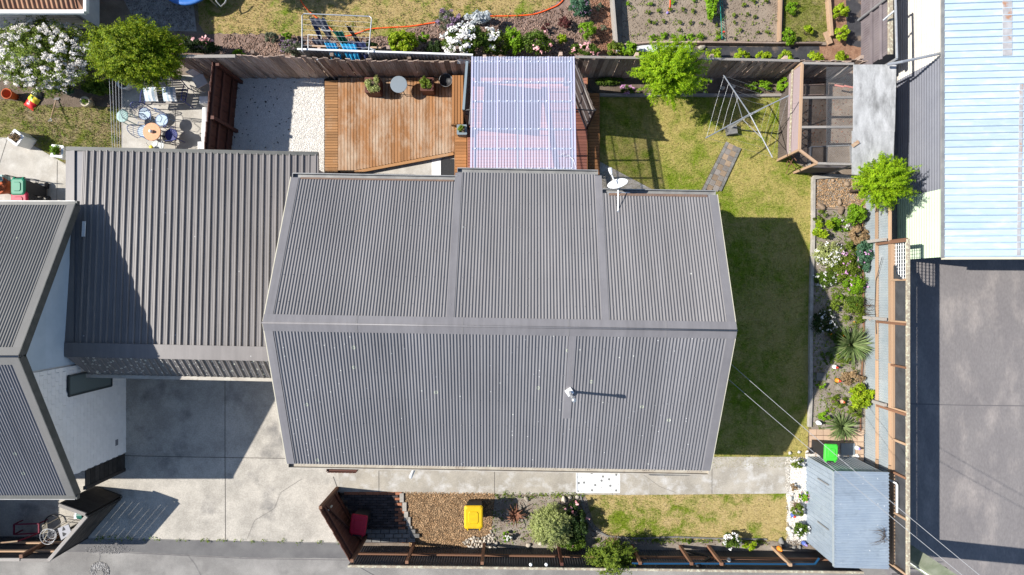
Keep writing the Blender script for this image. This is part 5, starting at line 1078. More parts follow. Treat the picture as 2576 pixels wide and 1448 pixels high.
S_ = [  # (picture x, y, height of middle, rx, ry, rz, leaf, count, leaf size, label, flowers)
 (1015,110,.5,.52,.42,.45,'leaf_yellow',3200,.085,'glossy yellow green bush beyond the corrugated screen',None),
 (1065,98,.25,.2,.18,.2,'leaf_bright',700,.06,'small bright green plant beside the yellow green bush',None),
 (1092,122,.3,.32,.28,.3,'leaf_dark',1700,.05,'dark fine leaved shrub between two larger bushes',None),
 (1128,52,.3,.4,.36,.3,'leaf_grey',2000,.05,'dusky purple lavender at the lawn edge',('petal_lavender',240,.04)),
 (1205,50,.45,.45,.32,.35,'leaf_silver',900,.13,'silver white leaved plant behind the white roses',None),
 (1262,112,.45,.4,.4,.4,'leaf_moss',2800,.06,'yellowish green shrub right of the white roses',None),
 (1292,105,.5,.34,.42,.4,'leaf_bright',2200,.07,'fresh green shrub next to the pink rose',None),
 (1350,108,.5,.55,.42,.45,'leaf_mid',3600,.06,'pink rose bush just behind the pergola roof',('petal_pink',9,.09)),
 (1460,20,.35,.36,.36,.35,'leaf_blue',3600,.06,'dense round lavender on red mulch',('petal_lavender',60,.03)),
 (1508,20,.2,.16,.16,.16,'leaf_grey',500,.05,'tiny grey shrub near the top timber board',None),
 (1420,60,.2,.24,.2,.18,'leaf_red',1000,.05,'larger dark red heuchera in the mulch',None),
 (1374,72,.18,.17,.16,.15,'leaf_red',600,.05,'smaller rusty red plant in the mulch',None),
 (1476,78,.35,.3,.3,.3,'leaf_bright',2200,.05,'round fresh green shrub in red mulch',None),
 (1518,72,.16,.14,.14,.12,'leaf_grey',400,.05,'small grey green tuft in red mulch',None),
 (1412,100,.22,.2,.18,.2,'leaf_yellow',800,.06,'little yellow green shrub left of the pink roses',None),
 (1475,128,.35,.55,.22,.3,'leaf_mid',2400,.055,'sprawling pink rose behind the picket screen',('petal_pink',14,.07)),
 (1545,126,.35,.34,.24,.32,'leaf_moss',1600,.075,'mottled leafy shrub at the torn plastic sheet',None),
 (1585,128,.4,.3,.22,.35,'leaf_bright',1300,.08,'upright green shrub left of the lime tree',None),
 (495,118,.4,.75,.28,.35,'leaf_dark',2600,.06,'dark pink rose bush above the left fence end',('petal_pink',14,.09)),
 (684,95,.25,.24,.2,.22,'leaf_grey',1300,.05,'grey green lavender clump left of the drying frame',None),
 (722,97,.22,.2,.18,.2,'leaf_bright',900,.05,'bright green ball plant left of the drying frame',None),
 (735,122,.3,.42,.3,.28,'leaf_grey',2400,.06,'wispy grey lavender against the paling fence',('petal_lavender',60,.03)),
 (935,122,.3,.3,.24,.28,'leaf_dark',1300,.06,'dark shaded shrub right of the drying frame',None),
 (600,135,.2,.22,.1,.2,'leaf_bright',400,.1,'strappy green plant at the fence top',None),
 (160,215,.35,.62,.28,.3,'leaf_blue',1600,.16,'broad leaved blue green plants under the blossom shrub',None),
 (245,222,.35,.5,.34,.35,'leaf_mid',2200,.09,'mid green leafy shrub left of the conifer',None),
 (120,75,.9,.7,.25,.4,'leaf_bright',1200,.13,'large leaved green climber behind the blossom shrub',None),
 (2150,540,.35,.32,.3,.3,'leaf_bright',1700,.07,'fresh green ferny plant at the gravel edge',None),
 (2077,577,.25,.32,.28,.22,'leaf_yellow',330,.17,'large leaved yellow green plant by the kerb',None),
 (2080,640,.28,.4,.38,.25,'leaf_olive',2600,.045,'low daisy bush with many white flowers',('petal_white',110,.035)),
 (2136,615,.18,.13,.12,.14,'leaf_moss',700,.035,'tiny clipped ball shrub in the east bed',None),
 (2125,665,.25,.42,.4,.22,'leaf_moss',2600,.05,'yellow green groundcover with pink flowers',('petal_mauve',26,.045)),
 (2172,640,.3,.26,.42,.28,'leaf_blue',1500,.07,'blue green feathery plant leaning on the fence',('petal_mauve',8,.045)),
 (2150,715,.22,.34,.26,.2,'leaf_bright',1600,.05,'bright green mound below the pink flowers',('petal_mauve',10,.04)),
 (2075,700,.18,.3,.26,.16,'leaf_mid',1300,.045,'small daisy mound half in the house shadow',('petal_white',40,.035)),
 (2112,748,.12,.1,.1,.1,'leaf_bright',300,.045,'solitary green tuft in the middle of the bed',None),
 (2098,770,.16,.2,.16,.13,'leaf_moss',600,.05,'reddish green low plant at the shadow edge',None),
 (2070,810,.26,.34,.34,.24,'leaf_dark',2200,.045,'dark daisy bush lying in the house shadow',('petal_white',60,.03)),
 (2150,790,.18,.4,.34,.14,'leaf_moss',1100,.05,'sprawling yellowish weeds above the flax',('petal_orange',4,.04)),
 (2165,995,.4,.32,.36,.35,'leaf_yellow',1500,.085,'bright yellow green shrub at the fence foot',None),
 (2140,950,.18,.36,.24,.14,'leaf_dry',700,.06,'dry brownish plant beside the corrugated fence',None),
 (2065,970,.15,.12,.12,.12,'leaf_bright',300,.05,'small green rosette near the kerb end',None),
 (2110,1010,.12,.3,.2,.08,'leaf_moss',500,.05,'scattered low succulents around the clay ornament',None),
 (2115,570,.12,.24,.2,.1,'leaf_bright',500,.05,'loose green seedlings behind the large leaved plant',('petal_white',16,.03)),
 (2160,590,.25,.24,.3,.2,'leaf_dry',700,.09,'dry straw coloured plant leaning on the fence',None),
 (2005,1165,.2,.26,.18,.18,'leaf_moss',900,.05,'daisy clump at the top of the pebble strip',('petal_white',22,.035)),
 (2022,1250,.2,.18,.2,.18,'leaf_bright',700,.05,'pink flowered plant beside the steel shed',('petal_pink',7,.045)),
 (1995,1228,.15,.12,.14,.12,'leaf_dry',400,.05,'dry grassy tuft among white rocks',None),
 (2005,1285,.2,.26,.24,.2,'leaf_moss',1100,.045,'heather like mound beside the shed wall',None),
 (2012,1330,.25,.28,.26,.22,'leaf_mid',1300,.06,'green bush with white flowers by the shed wall',('petal_white',26,.045)),
 (1838,1362,.35,.32,.26,.3,'leaf_mid',1300,.06,'white flowering plant leaning over the lane fence',('petal_white',34,.06)),
 (1888,1372,.25,.24,.2,.22,'leaf_yellow',800,.07,'yellow green plant beside the white flowers',None),
 (1272,1350,.15,.24,.2,.14,'leaf_bright',700,.05,'small white flowered plant by the stone heap',('petal_white',12,.045)),
 (1735,1364,.1,.1,.1,.1,'leaf_mid',250,.05,'lone seedling beside the lawn edging',None),
 (1540,205,.15,.6,.14,.16,'leaf_mid',1500,.055,'low green plants in the dark fence bed',None),
 (1575,228,.2,.28,.14,.18,'leaf_mid',800,.05,'pink flowering clump by the mossy sleeper',('petal_mauve',46,.04)),
 (1910,218,.2,.4,.2,.16,'leaf_bright',900,.06,'yellow green weeds beside the chicken run',None),
 (1968,212,.35,.2,.24,.3,'leaf_bright',700,.09,'climbing leafy plant on the chicken run corner',None),
 (1790,12,.22,.24,.7,.2,'leaf_bright',1500,.09,'row of tall leafy vegetables beside green netting',None),
 (1995,20,.15,.3,.25,.12,'leaf_bright',800,.06,'leafy weeds at the top of the grass strip',None),
 (1985,90,.25,.22,.3,.2,'leaf_bright',1200,.06,'dark green weeds at the corner of the grass strip',None),
 (2100,690,.16,.3,.3,.14,'leaf_moss',1300,.045,'low yellow green mat between the daisy mounds',None),
 (2150,760,.2,.26,.22,.18,'leaf_mid',1000,.05,'dull green clump under the corrugated fence',None),
 (2105,845,.16,.24,.2,.14,'leaf_mid',800,.05,'small shaded clump left of the flax',('petal_orange',3,.04)),
 (2080,900,.1,.2,.2,.09,'leaf_mid',500,.045,'flat green weeds in the shaded bed',None),
 (2120,905,.14,.26,.2,.12,'leaf_moss',700,.045,'mossy weeds below the flax',None),
 (2150,1035,.16,.24,.2,.14,'leaf_moss',700,.05,'weedy clump between lime shrub and agave',None),
 (2075,1045,.12,.2,.16,.1,'leaf_bright',500,.05,'bright low weeds beside the white bird ornament',None),
 (2060,545,.12,.2,.2,.1,'leaf_moss',500,.045,'low weeds at the top of the kerb',None),
 (2100,560,.12,.24,.16,.1,'leaf_bright',500,.05,'thin green seedlings beside the gravel board',None),
 (2030,80,.2,.18,.18,.18,'leaf_yellow',500,.08,'lime tuft standing in the grass strip',None)]
for (x, y, z, rx, ry, rz, lf_, n, ls_, lab, fl_) in S_:
    if x > 2040: rx *= 1.22; ry *= 1.22; rz *= 1.1; n = int(n*1.5)
    bush('garden_plant' if n < 1000 else 'garden_shrub', lab, 'plant' if n < 1000 else 'shrub', (x, y), z, (rx, ry, rz), lf_, n, ls_, .5, max(8, n//60), .24, fl_, trunk=.015)
for k, (x, y) in enumerate(((1795,142),(1866,143),(1920,146),(1975,148),(2050,148),(2115,146),(2115,86),(2113,30))):
    lab = ['clipped lime hedge ball nearest the lime tree', 'second lime hedge ball from the lime tree', 'third lime hedge ball from the lime tree', 'fourth lime hedge ball from the lime tree', 'lime hedge ball left of the corner ball', 'lime hedge ball at the corner by the mauve fence', 'middle lime hedge ball beside the curved edging', 'topmost lime hedge ball beside the curved edging'][k]
    bush('hedge_plant', lab, 'shrub', (x, y), .28, (.27,.24,.26), 'leaf_yellow', 1500, .06, .5, 24, .24, group='lime hedge plants', trunk=.015)
spiky('flax_plant', 'large spiky pale flax at the east fence', (2135,866), .78, .75, 'leaf_flax', 260, .055, .05)
spiky('agave_plant', 'spiky green agave beside the tan pavers', (2112,1072), .6, .55, 'leaf_flax', 110, .06, .05)
spiky('rosette_plant', 'small bright rosette near the clay ornament', (2088,1030), .14, .16, 'leaf_yellow', 30, .03, .05); spiky('rosette_plant', 'tiny rosette left of the pink clay ornament', (2094,1010), .1, .12, 'leaf_yellow', 24, .03, .05)
spiky('grass_clump', 'straw coloured ornamental grass in the pebble strip', (2000,1270), .24, .2, 'leaf_dry', 90, .012, .03)
spiky('dry_flax', 'dead brown strappy plant behind the ragged shrub', (1540,1368), .4, .3, 'leaf_dry', 60, .03, .02)
dw = T('driftwood', 'dark red spreading root stump near the yellow bin', 'driftwood', W(1295,1292)); q = W(1297,1290); m = MB()
for k in range(22): 
    a = 6.283*k/22+rf.uniform(-.1,.1); L = rf.uniform(.25,.42); d = Vector((math.cos(a), math.sin(a), 0)); m.tube([q+Vector((0,0,.1)), q+d*L*.5+Vector((0,0,rf.uniform(.2,.35))), q+d*L+Vector((0,0,rf.uniform(.05,.45)))], [.03,.018,.004], 5)
m.build('root', 'bark_red', dw); MB().lathe(q, [(.12,0),(.1,.12),(.03,.2)], 10).build('stump', 'bark_red', dw)
tag(MB().lathe(q+Vector((-.22,.02,0)), [(.07,0),(.1,.08),(.06,.16),(.02,.18)], 8).build('rock', 'stone_pale'), 'grey stone leaning on the spreading root stump', 'rock')
# rows of vegetables
vg = 'vegetable seedlings in the plot'
k = 0
for row, (y, xs, s) in enumerate(((92, (1640,1672,1694,1712,1738,1760,1812), .15), (60, (1645,1760,1805,1850), .09), (52, (1637,1670,1706,1735), .1), (28, (1632,1660,1690,1715,1740), .1), (6, (1584,1640,1690,1745), .1), (80, (1708,1805,1862,1905,1930), .09), (40, (1845,1880,1900), .1), (100, (1800,1850,1885), .08), (8, (1870,1895,1930), .11))):
    for i_, x in enumerate(sorted(xs)): 
        o = bush('seedling', ORD[i_]+' from the left, '+['leafy seedling in the bottom row of the vegetable plot', 'small seedling in the second row of the vegetable plot', 'seedling in the third row of the vegetable plot', 'seedling in the fourth row of the vegetable plot', 'seedling in the topmost row of the vegetable plot', 'weed among the lower right rows of the plot', 'weed right of the green netting in the plot', 'weed along the lower right edge of the plot', 'weed at the upper right of the vegetable plot'][row], 'plant', (x+rf.uniform(-4,4), y+rf.uniform(-5,5)), .08, (s*.8, s*.8, s*.65), 'leaf_bright' if row in (0,4) else 'leaf_moss', int(1100*s), s*.42, .5, 8, .4, group=vg+' row %s' % ('abcdefghi'[row]), trunk=.006)
WEEDS = np.concatenate([scatter([(2050,530),(2175,530),(2165,1080),(2042,1080)], 800, .05), scatter([(2100,620),(2175,620),(2172,800),(2090,760)], 700, .06), scatter([(1240,1240),(1470,1240),(1470,1252),(1240,1250)], 60, .03), scatter([(220,1350),(880,1362),(880,1368),(220,1357)], 46, .03), scatter([(1500,1354),(1930,1358),(1930,1366),(1500,1362)], 120, .03), scatter([(1240,1245),(1460,1245),(1480,1360),(1240,1370)], 110, .02), scatter([(1580,-30),(1960,-30),(1955,95),(1580,100)], 130, .02)]); n = len(WEEDS)
WEEDS = np.repeat(WEEDS, 7, 0)+RNG.normal(0, .03, (n*7, 2)); P_ = np.column_stack([WEEDS, RNG.uniform(.03,.09,len(WEEDS))])
tag(link(bpy.data.objects.new('weeds', leaf_cloud(P_, np.zeros_like(P_), .05, .5, 'leaf_moss', 1.2, 0)), None), 'sparse low weeds dotted over the bare soil beds', 'weeds', None, 'stuff')
T_ = np.concatenate([scatter([(0,262),(300,275),(300,380),(100,365)], 260, .02), scatter(LAWN_N, 420, .02)]); n = len(T_); T_ = np.repeat(T_, 9, 0)+RNG.normal(0, .05, (n*9, 2)); P_ = np.column_stack([T_, RNG.uniform(.03,.08,len(T_))])
tag(link(bpy.data.objects.new('grass_tufts', leaf_cloud(P_, np.zeros_like(P_), .06, .3, 'leaf_moss', .8, 0)), None), 'greener grass tufts in the two dry lawns', 'grass', None, 'stuff')

# ------------------------------------------------------------------ wheelie bins
def bin_(label, x, y, s, rz, lid, hh=1.0):
    """x, y: picture position of the lid's middle; rz: direction the handle points (0 = +Y)"""
    hgt = 1.02*hh*s/.55; c = W(x, y, hgt); c.z = 0; o = T('wheelie_bin', label, 'bin', c); M = Matrix.Rotation(rz, 3, 'Z')
    L = lambda px, py, pz: c+M @ Vector((px, py, 0))+Vector((0, 0, pz))
    w, d = s/2, s*.62; m = MB(); sec = []
    for z, f, yo in ((.08*hgt, .74, .02), (.5*hgt, .86, .01), (.9*hgt, .97, 0), (.93*hgt, 1.05, 0)): sec += [L(-w*f, -d*f*.92, z), L(w*f, -d*f*.92, z), L(w*f, d*f*.92-yo, z), L(-w*f, d*f*.92-yo, z)]
    m.add(sec, [(3,2,1,0),(12,13,14,15)]+[(4*i+a, 4*i+(a+1) % 4, 4*i+4+(a+1) % 4, 4*i+4+a) for i in range(3) for a in range(4)]); m.build('body', 'black_plastic', o)
    m = MB(); R_ = []
    def ring(f, z, bev): return [L(w*f*px, d*f*py, z) for px, py in ((-1,-1+bev),(-1+bev,-1),(1-bev,-1),(1,-1+bev),(1,1-bev),(1-bev,1),(-1+bev,1),(-1,1-bev))]
    prof = ((1.06,.93,.12),(1.08,.955,.14),(1.02,.985,.2),(.9,1.0,.25)); v_ = []
    for f, z, b in prof: v_ += ring(f, z*hgt, b)
    m.add(v_, [tuple(range(7,-1,-1)), tuple(range(24,32))]+[(8*i+a, 8*i+(a+1) % 8, 8*i+8+(a+1) % 8, 8*i+8+a) for i in range(3) for a in range(8)]); ld = m.build('lid', lid, o)
    m = MB(); v_ = ring(.58, 1.0*hgt, .25)+ring(.52, 1.018*hgt, .25); m.add(v_, [tuple(range(8,16))]+[(a, (a+1) % 8, 8+(a+1) % 8, 8+a) for a in range(8)]); m.build('lid_panel', lid, ld)
    m = MB()
    for sx in (-.7, .7): m.bar(L(w*sx, d*.95, hgt*.97), L(w*sx, d*1.22, hgt*.93), .04, .04)
    m.build('hinge', lid, ld)
    m = MB(); m.tube([L(-w*.9, d*1.2, hgt*.92), L(w*.9, d*1.2, hgt*.92)], .016, 7); m.build('handle', 'black_plastic', o)
    for sx in (-1, 1):
        m = MB(); a = L(w*.78*sx, d*.78, .1); b = L(w*.95*sx, d*.78, .1); m.tube([a, b], .1, 14); wh = m.build('wheel', 'black_plastic', o, True)
    MB().tube([L(-w*.95, d*.78, .1), L(w*.95, d*.78, .1)], .012, 6).build('axle', 'wire', o)
    return o
bin_('yellow lidded wheelie bin standing on brown gravel', 1191, 1303, .52, R(180), 'lid_yellow')
bin_('red lidded wheelie bin behind the brown screen', 901, 1322, .46, R(172), 'lid_red')
bin_('lime green lidded wheelie bin beside the steel shed', 2092, 1140, .38, R(178), 'lid_lime', 1.35)
bin_('green lidded wheelie bin on the path by the left house', 43, 470, .38, 0, 'lid_green', 1.4)
bin_('red lidded wheelie bin half hidden by the left house eave', 47, 509, .45, R(2), 'lid_pink', 1.15)
# ------------------------------------------------------------------ clothesline, drying frame, laundry
cl = T('rotary_clothesline', 'silver rotary clothesline with four arms over the back lawn', 'clothesline', W(1850,322))
c = W(1886,288,1.55); base = Vector((c.x, c.y, 0)); MB().tube([base, c+Vector((0,0,.05))], [.03,.025], 10).build('pole', 'galvanised', cl)
tips = [W(1820,190,1.75), W(1985,241,1.72), W(1943,397,1.72), W(1775,348,1.72)]
for t in tips:
    o = MB().tube([c, t], .017, 8).build('arm', 'galvanised', cl); MB().tube([base+Vector((0,0,1.05)), c.lerp(t,.55)+Vector((0,0,-.02))], .011, 6).build('strut', 'galvanised', o)
for i in range(4):
    for f in (.45, .62, .8, .98): 
        a = c.lerp(tips[i], f); b = c.lerp(tips[(i+1) % 4], f); mid = (a+b)/2-Vector((0,0,.05)); MB().tube([a, mid, b], .0035 if i == 3 else .0022, 4).build('wire', 'wire_white' if i == 3 else 'wire', cl)
m = MB(); m.box(base+Vector((.02,-.05,.10)), (.30,.30,.2), .15); tag(m.build('concrete_block', 'block_grey'), 'square concrete block at the foot of the rotary clothesline', 'block')
dl = T('drying_frame', 'fold down silver drying frame on the neighbour side of the fence', 'clothesline', W(848,130))
ZF = 1.62; q = [W(760,128,ZF), W(762,36,ZF), W(934,43,ZF), W(927,135,ZF)]
m = MB(); m.tube([q[0], W(760,40,ZF), W(765,35,ZF), W(930,42,ZF), W(935,47,ZF), q[3]], .017, 8); m.build('frame', 'galvanised', dl)
for p in (q[0], q[3]): MB().tube([Vector((p.x,p.y,0)), p], .022, 8).build('post', 'galvanised', dl)
for k in range(6): t = .15+.14*k; MB().tube([q[0].lerp(q[1], t), q[3].lerp(q[2], t)], .003, 4).build('wire', 'wire_white', dl)
MB().tube([W(775,122,1.3), W(775,88,1.3), W(808,90,1.3), W(810,120,1.3)], .014, 6).build('inner_frame', 'white_paint', dl)
def garment(name, label, a, b, drop, m_, rows, waves=3, amp=.045, lean=(.06,-.30,0)):
    """cloth pegged between a and b; rows: (depth fraction, left inset, right inset)"""
    a = V3(a); b = V3(b); n = 12; vs_ = []; t = (b-a).normalized(); nn = Vector((-t.y, t.x, 0)); ph = random.uniform(0, 6)
    for f, l, r_ in rows:
        for i in range(n+1): u = l+(1-l-r_)*i/n; vs_.append(a.lerp(b, u)+Vector(lean)*f+Vector((0,0,-drop*f))+nn*amp*(.3+f)*math.sin(u*waves*6.283+ph))
    mb = MB().add(vs_, [(j*(n+1)+i, j*(n+1)+i+1, (j+1)*(n+1)+i+1, (j+1)*(n+1)+i) for j in range(len(rows)-1) for i in range(n)])
    o = T(name, label, 'laundry', (a+b)/2, 'laundry on the drying frame'); mb.build('fabric', m_, o, True)
    for u in (.1, .9): MB().box(a.lerp(b, u)+Vector((0,0,.02)), (.012,.012,.06)).build('peg', 'white_paint', o)
    return o
tw_ = [(0,0,0),(.35,.02,.02),(.7,.05,.03),(1,.06,.1)]
garment('grey_shirt', 'grey top with white edge at the far line', W(778,46,ZF), W(818,47,ZF), .55, 'cloth_grey', [(0,0,0),(.15,.04,.02),(.3,.1,.0),(.5,.45,.0),(1,.72,.02)])
garment('navy_shorts', 'small navy garment hanging below the grey top', W(782,57,1.45), W(795,57,1.45), .5, 'cloth_navy', tw_)
garment('green_shirt', 'dark green shirt in the middle of the drying frame', W(836,79,ZF), W(863,80,ZF), 1.1, 'cloth_green', [(0,0,0),(.2,.1,.02),(.45,.12,-.1),(.75,.05,-.2),(1,.3,-.15)])
garment('black_leggings', 'black leggings hanging at the right of the frame', W(868,63,ZF), W(886,68,ZF), 1.1, 'cloth_black', [(0,0,.4),(.2,.2,.1),(.5,.4,-.1),(1,.6,-.3)])
garment('dark_towel', 'dark grey towel draped near the fence', W(783,98,ZF-.05), W(830,100,ZF-.05), .8, 'cloth_grey', tw_, 4)
garment('blue_cloth', 'bright blue cloth left of the green shirt', W(815,108,ZF), W(845,109,ZF), .5, 'cloth_blue', tw_, 4, .05)
garment('blue_cloth', 'bright blue cloth right of the green shirt', W(855,110,ZF), W(895,112,ZF), .5, 'cloth_blue', tw_, 4, .05)
garment('navy_strip', 'narrow navy garment at the right end of the frame', W(873,104,ZF), W(918,106,ZF), .4, 'cloth_navy', tw_, 3)
ch = T('coat_hanger', 'white plastic sock hanger in the middle of the frame', 'hanger', W(815,76,1.5)); MB().tube([W(807,75,1.5), W(814,67,1.5), W(822,77,1.5), W(807,75,1.5)], .006, 5).build('ring', 'white_paint', ch); MB().tube([W(822,77,1.5), W(831,76,1.48), W(829,79,1.4), W(812,78,1.4)], .006, 5).build('hook', 'white_paint', ch)
ps_ = T('plastic_sheet', 'crumpled clear plastic sheet at the frame foot', 'plastic sheet', W(925,132,1.5)); m = MB(); vs_ = [W(910+5*i, 118+4*j+(abs(i-3))*1.8, 1.55-.1*j+rf.uniform(-.03,.03)) for j in range(5) for i in range(8)]; m.add(vs_, [(j*8+i, j*8+i+1, j*8+8+i+1, j*8+8+i) for j in range(4) for i in range(7)]); m.build('sheet', 'clear_plastic', ps_)
ps_ = T('plastic_sheet', 'torn clear plastic sheet at the end of the weed mat', 'plastic sheet', W(1620,125)); m = MB(); vs_ = [W(1550+17*i, 114+9*j+rf.uniform(-2,2), .05+rf.uniform(0,.06)) for j in range(3) for i in range(12)]; m.add(vs_, [(j*12+i, j*12+i+1, j*12+12+i+1, j*12+12+i) for j in range(2) for i in range(11)]); m.build('sheet', 'clear_plastic', ps_)
ps_ = T('plastic_sheet', 'wrinkled plastic sheet hooked beside the pergola corner', 'plastic sheet', W(1170,155,1.6)); m = MB(); vs_ = [W(1150+8*i, 148+6*j+rf.uniform(-2,2), 1.75-.15*j+rf.uniform(-.04,.04)) for j in range(3) for i in range(5)]; m.add(vs_, [(j*5+i, j*5+i+1, j*5+5+i+1, j*5+5+i) for j in range(2) for i in range(4)]); m.build('sheet', 'clear_plastic', ps_)
def hose(label, px, r=.018, z=.03, m_='hose_orange', name='garden_hose', cat='hose'):
    P_ = [W(x, y, z) for x, y in px]; pts = []
    for i in range(len(P_)-1):
        p0 = P_[max(i-1,0)]; p1 = P_[i]; p2 = P_[i+1]; p3 = P_[min(i+2,len(P_)-1)]
        for k in range(6): u = k/6; pts.append(.5*((2*p1)+(p2-p0)*u+(2*p0-5*p1+4*p2-p3)*u*u+(3*p1-p0-3*p2+p3)*u**3))
    pts.append(P_[-1]); return tag(MB().tube(pts, r, 6).build(name, m_, None, True), label, cat)
hose('orange garden hose crossing the dry north lawn', [(750,-20),(760,8),(785,36),(820,62),(840,80),(866,92),(900,84),(930,74),(975,70),(1030,67),(1075,60),(1096,57)], .02)
hose('orange garden hose behind the white roses', [(1195,42),(1240,41),(1300,40),(1345,36),(1385,22),(1410,8),(1430,-20)], .02)
hh = hose('orange hose end with purple nozzle in the vegetable plot', [(1686,-30),(1686,0),(1685,20),(1682,28)], .016)
nz = W(1679,33,.04); MB().lathe(nz, [(.03,-.02),(.04,.01),(.02,.04)], 8).build('nozzle', 'purple_paint', hh)
gn = T('netting', 'strip of green garden netting staked in the vegetable plot', 'netting', W(1815,50)); m = MB()
for k in range(16): a = W(1810+.4*k, -20+7.4*k, .2); b = W(1816+.5*k, -14+7.4*k, .02); m.bar(a, b, .012, .006); m.bar(a, W(1810+.4*(k+1), -20+7.4*(k+1), .2), .02, .004); m.bar(b, W(1816+.5*(k+1), -14+7.4*(k+1), .02), .01, .004)
m.build('mesh', 'netgreen', gn); MB().tube([W(1822,98,0), W(1836,60,.7)], .007, 5).build('stake', 'tan_timber', gn); MB().box(W(1821,81,.3), (.05,.04,.05)).build('clip', 'gnome_red', gn)
tp = T('trampoline', 'round trampoline with blue padded rim at the top edge', 'trampoline', W(466,-66)); cc = W(466,-62,.62); rr = .92
MB().lathe(cc, [(rr*.82,-.01),(rr*.84,.03),(rr*.97,.03),(rr,-.0),(rr*.98,-.06)], 36).build('rim_pad', 'tramp_blue', tp, True); MB().lathe(cc, [(.02,-.03),(rr*.8,.032)], 36).build('jump_mat', 'tramp_blue', tp)
for a in (.6, 2.2, 3.9, 5.5): q = cc+Vector((math.cos(a)*rr*.95, math.sin(a)*rr*.95, -.05)); MB().tube([q, q+Vector((math.cos(a)*.1, math.sin(a)*.1, -.55))], .022, 6).build('leg', 'galvanised', tp)
q = W(540,-10,.5); MB().tube([q, W(545,5,.45), W(556,17,.4), W(566,8,.45), W(572,-8,.5)], .02, 6).build('ladder', 'galvanised', tp)

# ------------------------------------------------------------------ deck furniture and planters
tb = T('side_table', 'small round blue grey metal table on the deck', 'table', W(1003,222,DZ)); c = W(1003,213,.68)
MB().lathe(c, [(.24,-.025),(.255,-.01),(.255,.004),(.24,.006)], 28).build('table_top', 'table_grey', tb)
for k in range(4): a = .6+1.57*k; f = Vector((math.cos(a),math.sin(a),0)); MB().tube([c+f*.2-Vector((0,0,.02)), Vector((c.x,c.y,DZ))+f*.24], .011, 6).build('leg', 'black_metal', tb)
def planter(label, x, y, z, s, h, m_, leaf, n, lr, soil='dark_soil', flowers=None, rz=0, name='planter_box', base=DZ):
    c = W(x, y, z); loc = Vector((c.x, c.y, base)); o = T(name, label, 'planter', loc); M = Matrix.Rotation(rz, 3, 'Z'); t = .03
    for k in range(4):
        d = M @ Vector((math.cos(k*math.pi/2), math.sin(k*math.pi/2), 0)); sd_ = Vector((-d.y, d.x, 0)); q = loc+d*(s/2)
        piece('side', m_, o, q-sd_*(s/2-.005)+Vector((0,0,h/2)), q+sd_*(s/2-.005)+Vector((0,0,h/2)), t, h)
    m = MB(); m.box(loc+Vector((0,0,h*.42)), (s-.04, s-.04, h*.84), rz); m.build('soil', soil, o)
    for k in range(4):
        d = M @ Vector((math.cos(k*math.pi/2), math.sin(k*math.pi/2), 0)); sd_ = Vector((-d.y, d.x, 0)); q = loc+d*(s/2-.01); piece('rim', m_, o, q-sd_*(s/2+.01)+Vector((0,0,h+.012)), q+sd_*(s/2+.01)+Vector((0,0,h+.012)), .07, .024)
    if n:
        p, ou = crown_pts((0,0,h+.08), (lr, lr, .18), n, 14, .35); link(bpy.data.objects.new('foliage', leaf_cloud(p, ou, .05, .5, leaf, .6)), o, Matrix.Translation(loc))
        link(bpy.data.objects.new('stem', mesh_of(*(lambda mb: (mb.v, mb.f))(MB().tube([(0,0,h*.8),(0.01,0,h+.15)], .012, 5)), 'bark')), o, Matrix.Translation(loc))
    return o
planter('dark brown planter with straggling dry plant on the deck', 937, 215, .62, .42, .42, 'brown_paint', 'leaf_olive', 900, .28)
planter('dark brown planter with green herb plant on the deck', 1074, 213, .62, .36, .42, 'brown_paint', 'leaf_moss', 900, .22)
planter('slate blue square planter on the pergola step', 1162, 327, .62, .26, .3, 'slate_paint', 'leaf_moss', 260, .12, base=.31)
planter('white square planter on the path corner of the left lawn', 40, 347, .5, .34, .48, 'white_paint', 'leaf_dry', 200, .15, rz=R(-38), base=.01)
planter('white square planter beside the garage roof corner', 144, 381, .5, .33, .48, 'white_paint', 'leaf_bright', 420, .16, rz=R(-6), base=.01)
pt = T('pot', 'shiny black bowl pot by the bench', 'pot', W(1124,210,DZ)); MB().lathe(W(1124,210,DZ), [(.11,0),(.17,.12),(.2,.26),(.205,.27),(.185,.26),(.15,.14),(.02,.12)], 22).build('bowl', 'black_plastic', pt, True); MB().tube([W(1124,210,DZ)+Vector((.2*math.cos(a),.2*math.sin(a),.27)) for a in np.linspace(0,6.283,24)], .008, 6, False).build('rim', 'wire', pt, True)
pt = T('flower_pot', 'bright orange terracotta pot in the left bed', 'pot', W(42,247)); q = W(40,245); MB().lathe(q, [(.10,0),(.14,.28),(.165,.29),(.165,.34),(.145,.34),(.125,.28),(.02,.06)], 20).build('pot_body', 'terracotta', pt, True); MB().lathe(q+Vector((0,0,.05)), [(.09,0),(.1,.02)], 14).build('soil', 'dark_soil', pt)
pt = T('flower_pot', 'pale stone ring pot with green plant at the lawn edge', 'pot', W(229,262)); q = W(231,263); MB().lathe(q, [(.11,0),(.13,.2),(.155,.26),(.155,.3),(.12,.3),(.105,.24),(.02,.22)], 20).build('pot_body', 'pot_stone', pt, True)
p_, ou = crown_pts((0,0,.27), (.1,.1,.07), 160, 8, .4); link(bpy.data.objects.new('foliage', leaf_cloud(p_, ou, .05, .4, 'leaf_bright')), pt, Matrix.Translation(q))
pt = T('flower_pot', 'white round pot under the golden conifer', 'pot', W(324,214)); q = W(326,216); MB().lathe(q, [(.16,0),(.2,.25),(.21,.32),(.18,.32),(.16,.25),(.02,.24)], 22).build('pot_body', 'white_paint', pt, True); MB().lathe(q+Vector((0,0,.25)), [(.15,0),(.16,.01)], 16).build('soil', 'dark_soil', pt)
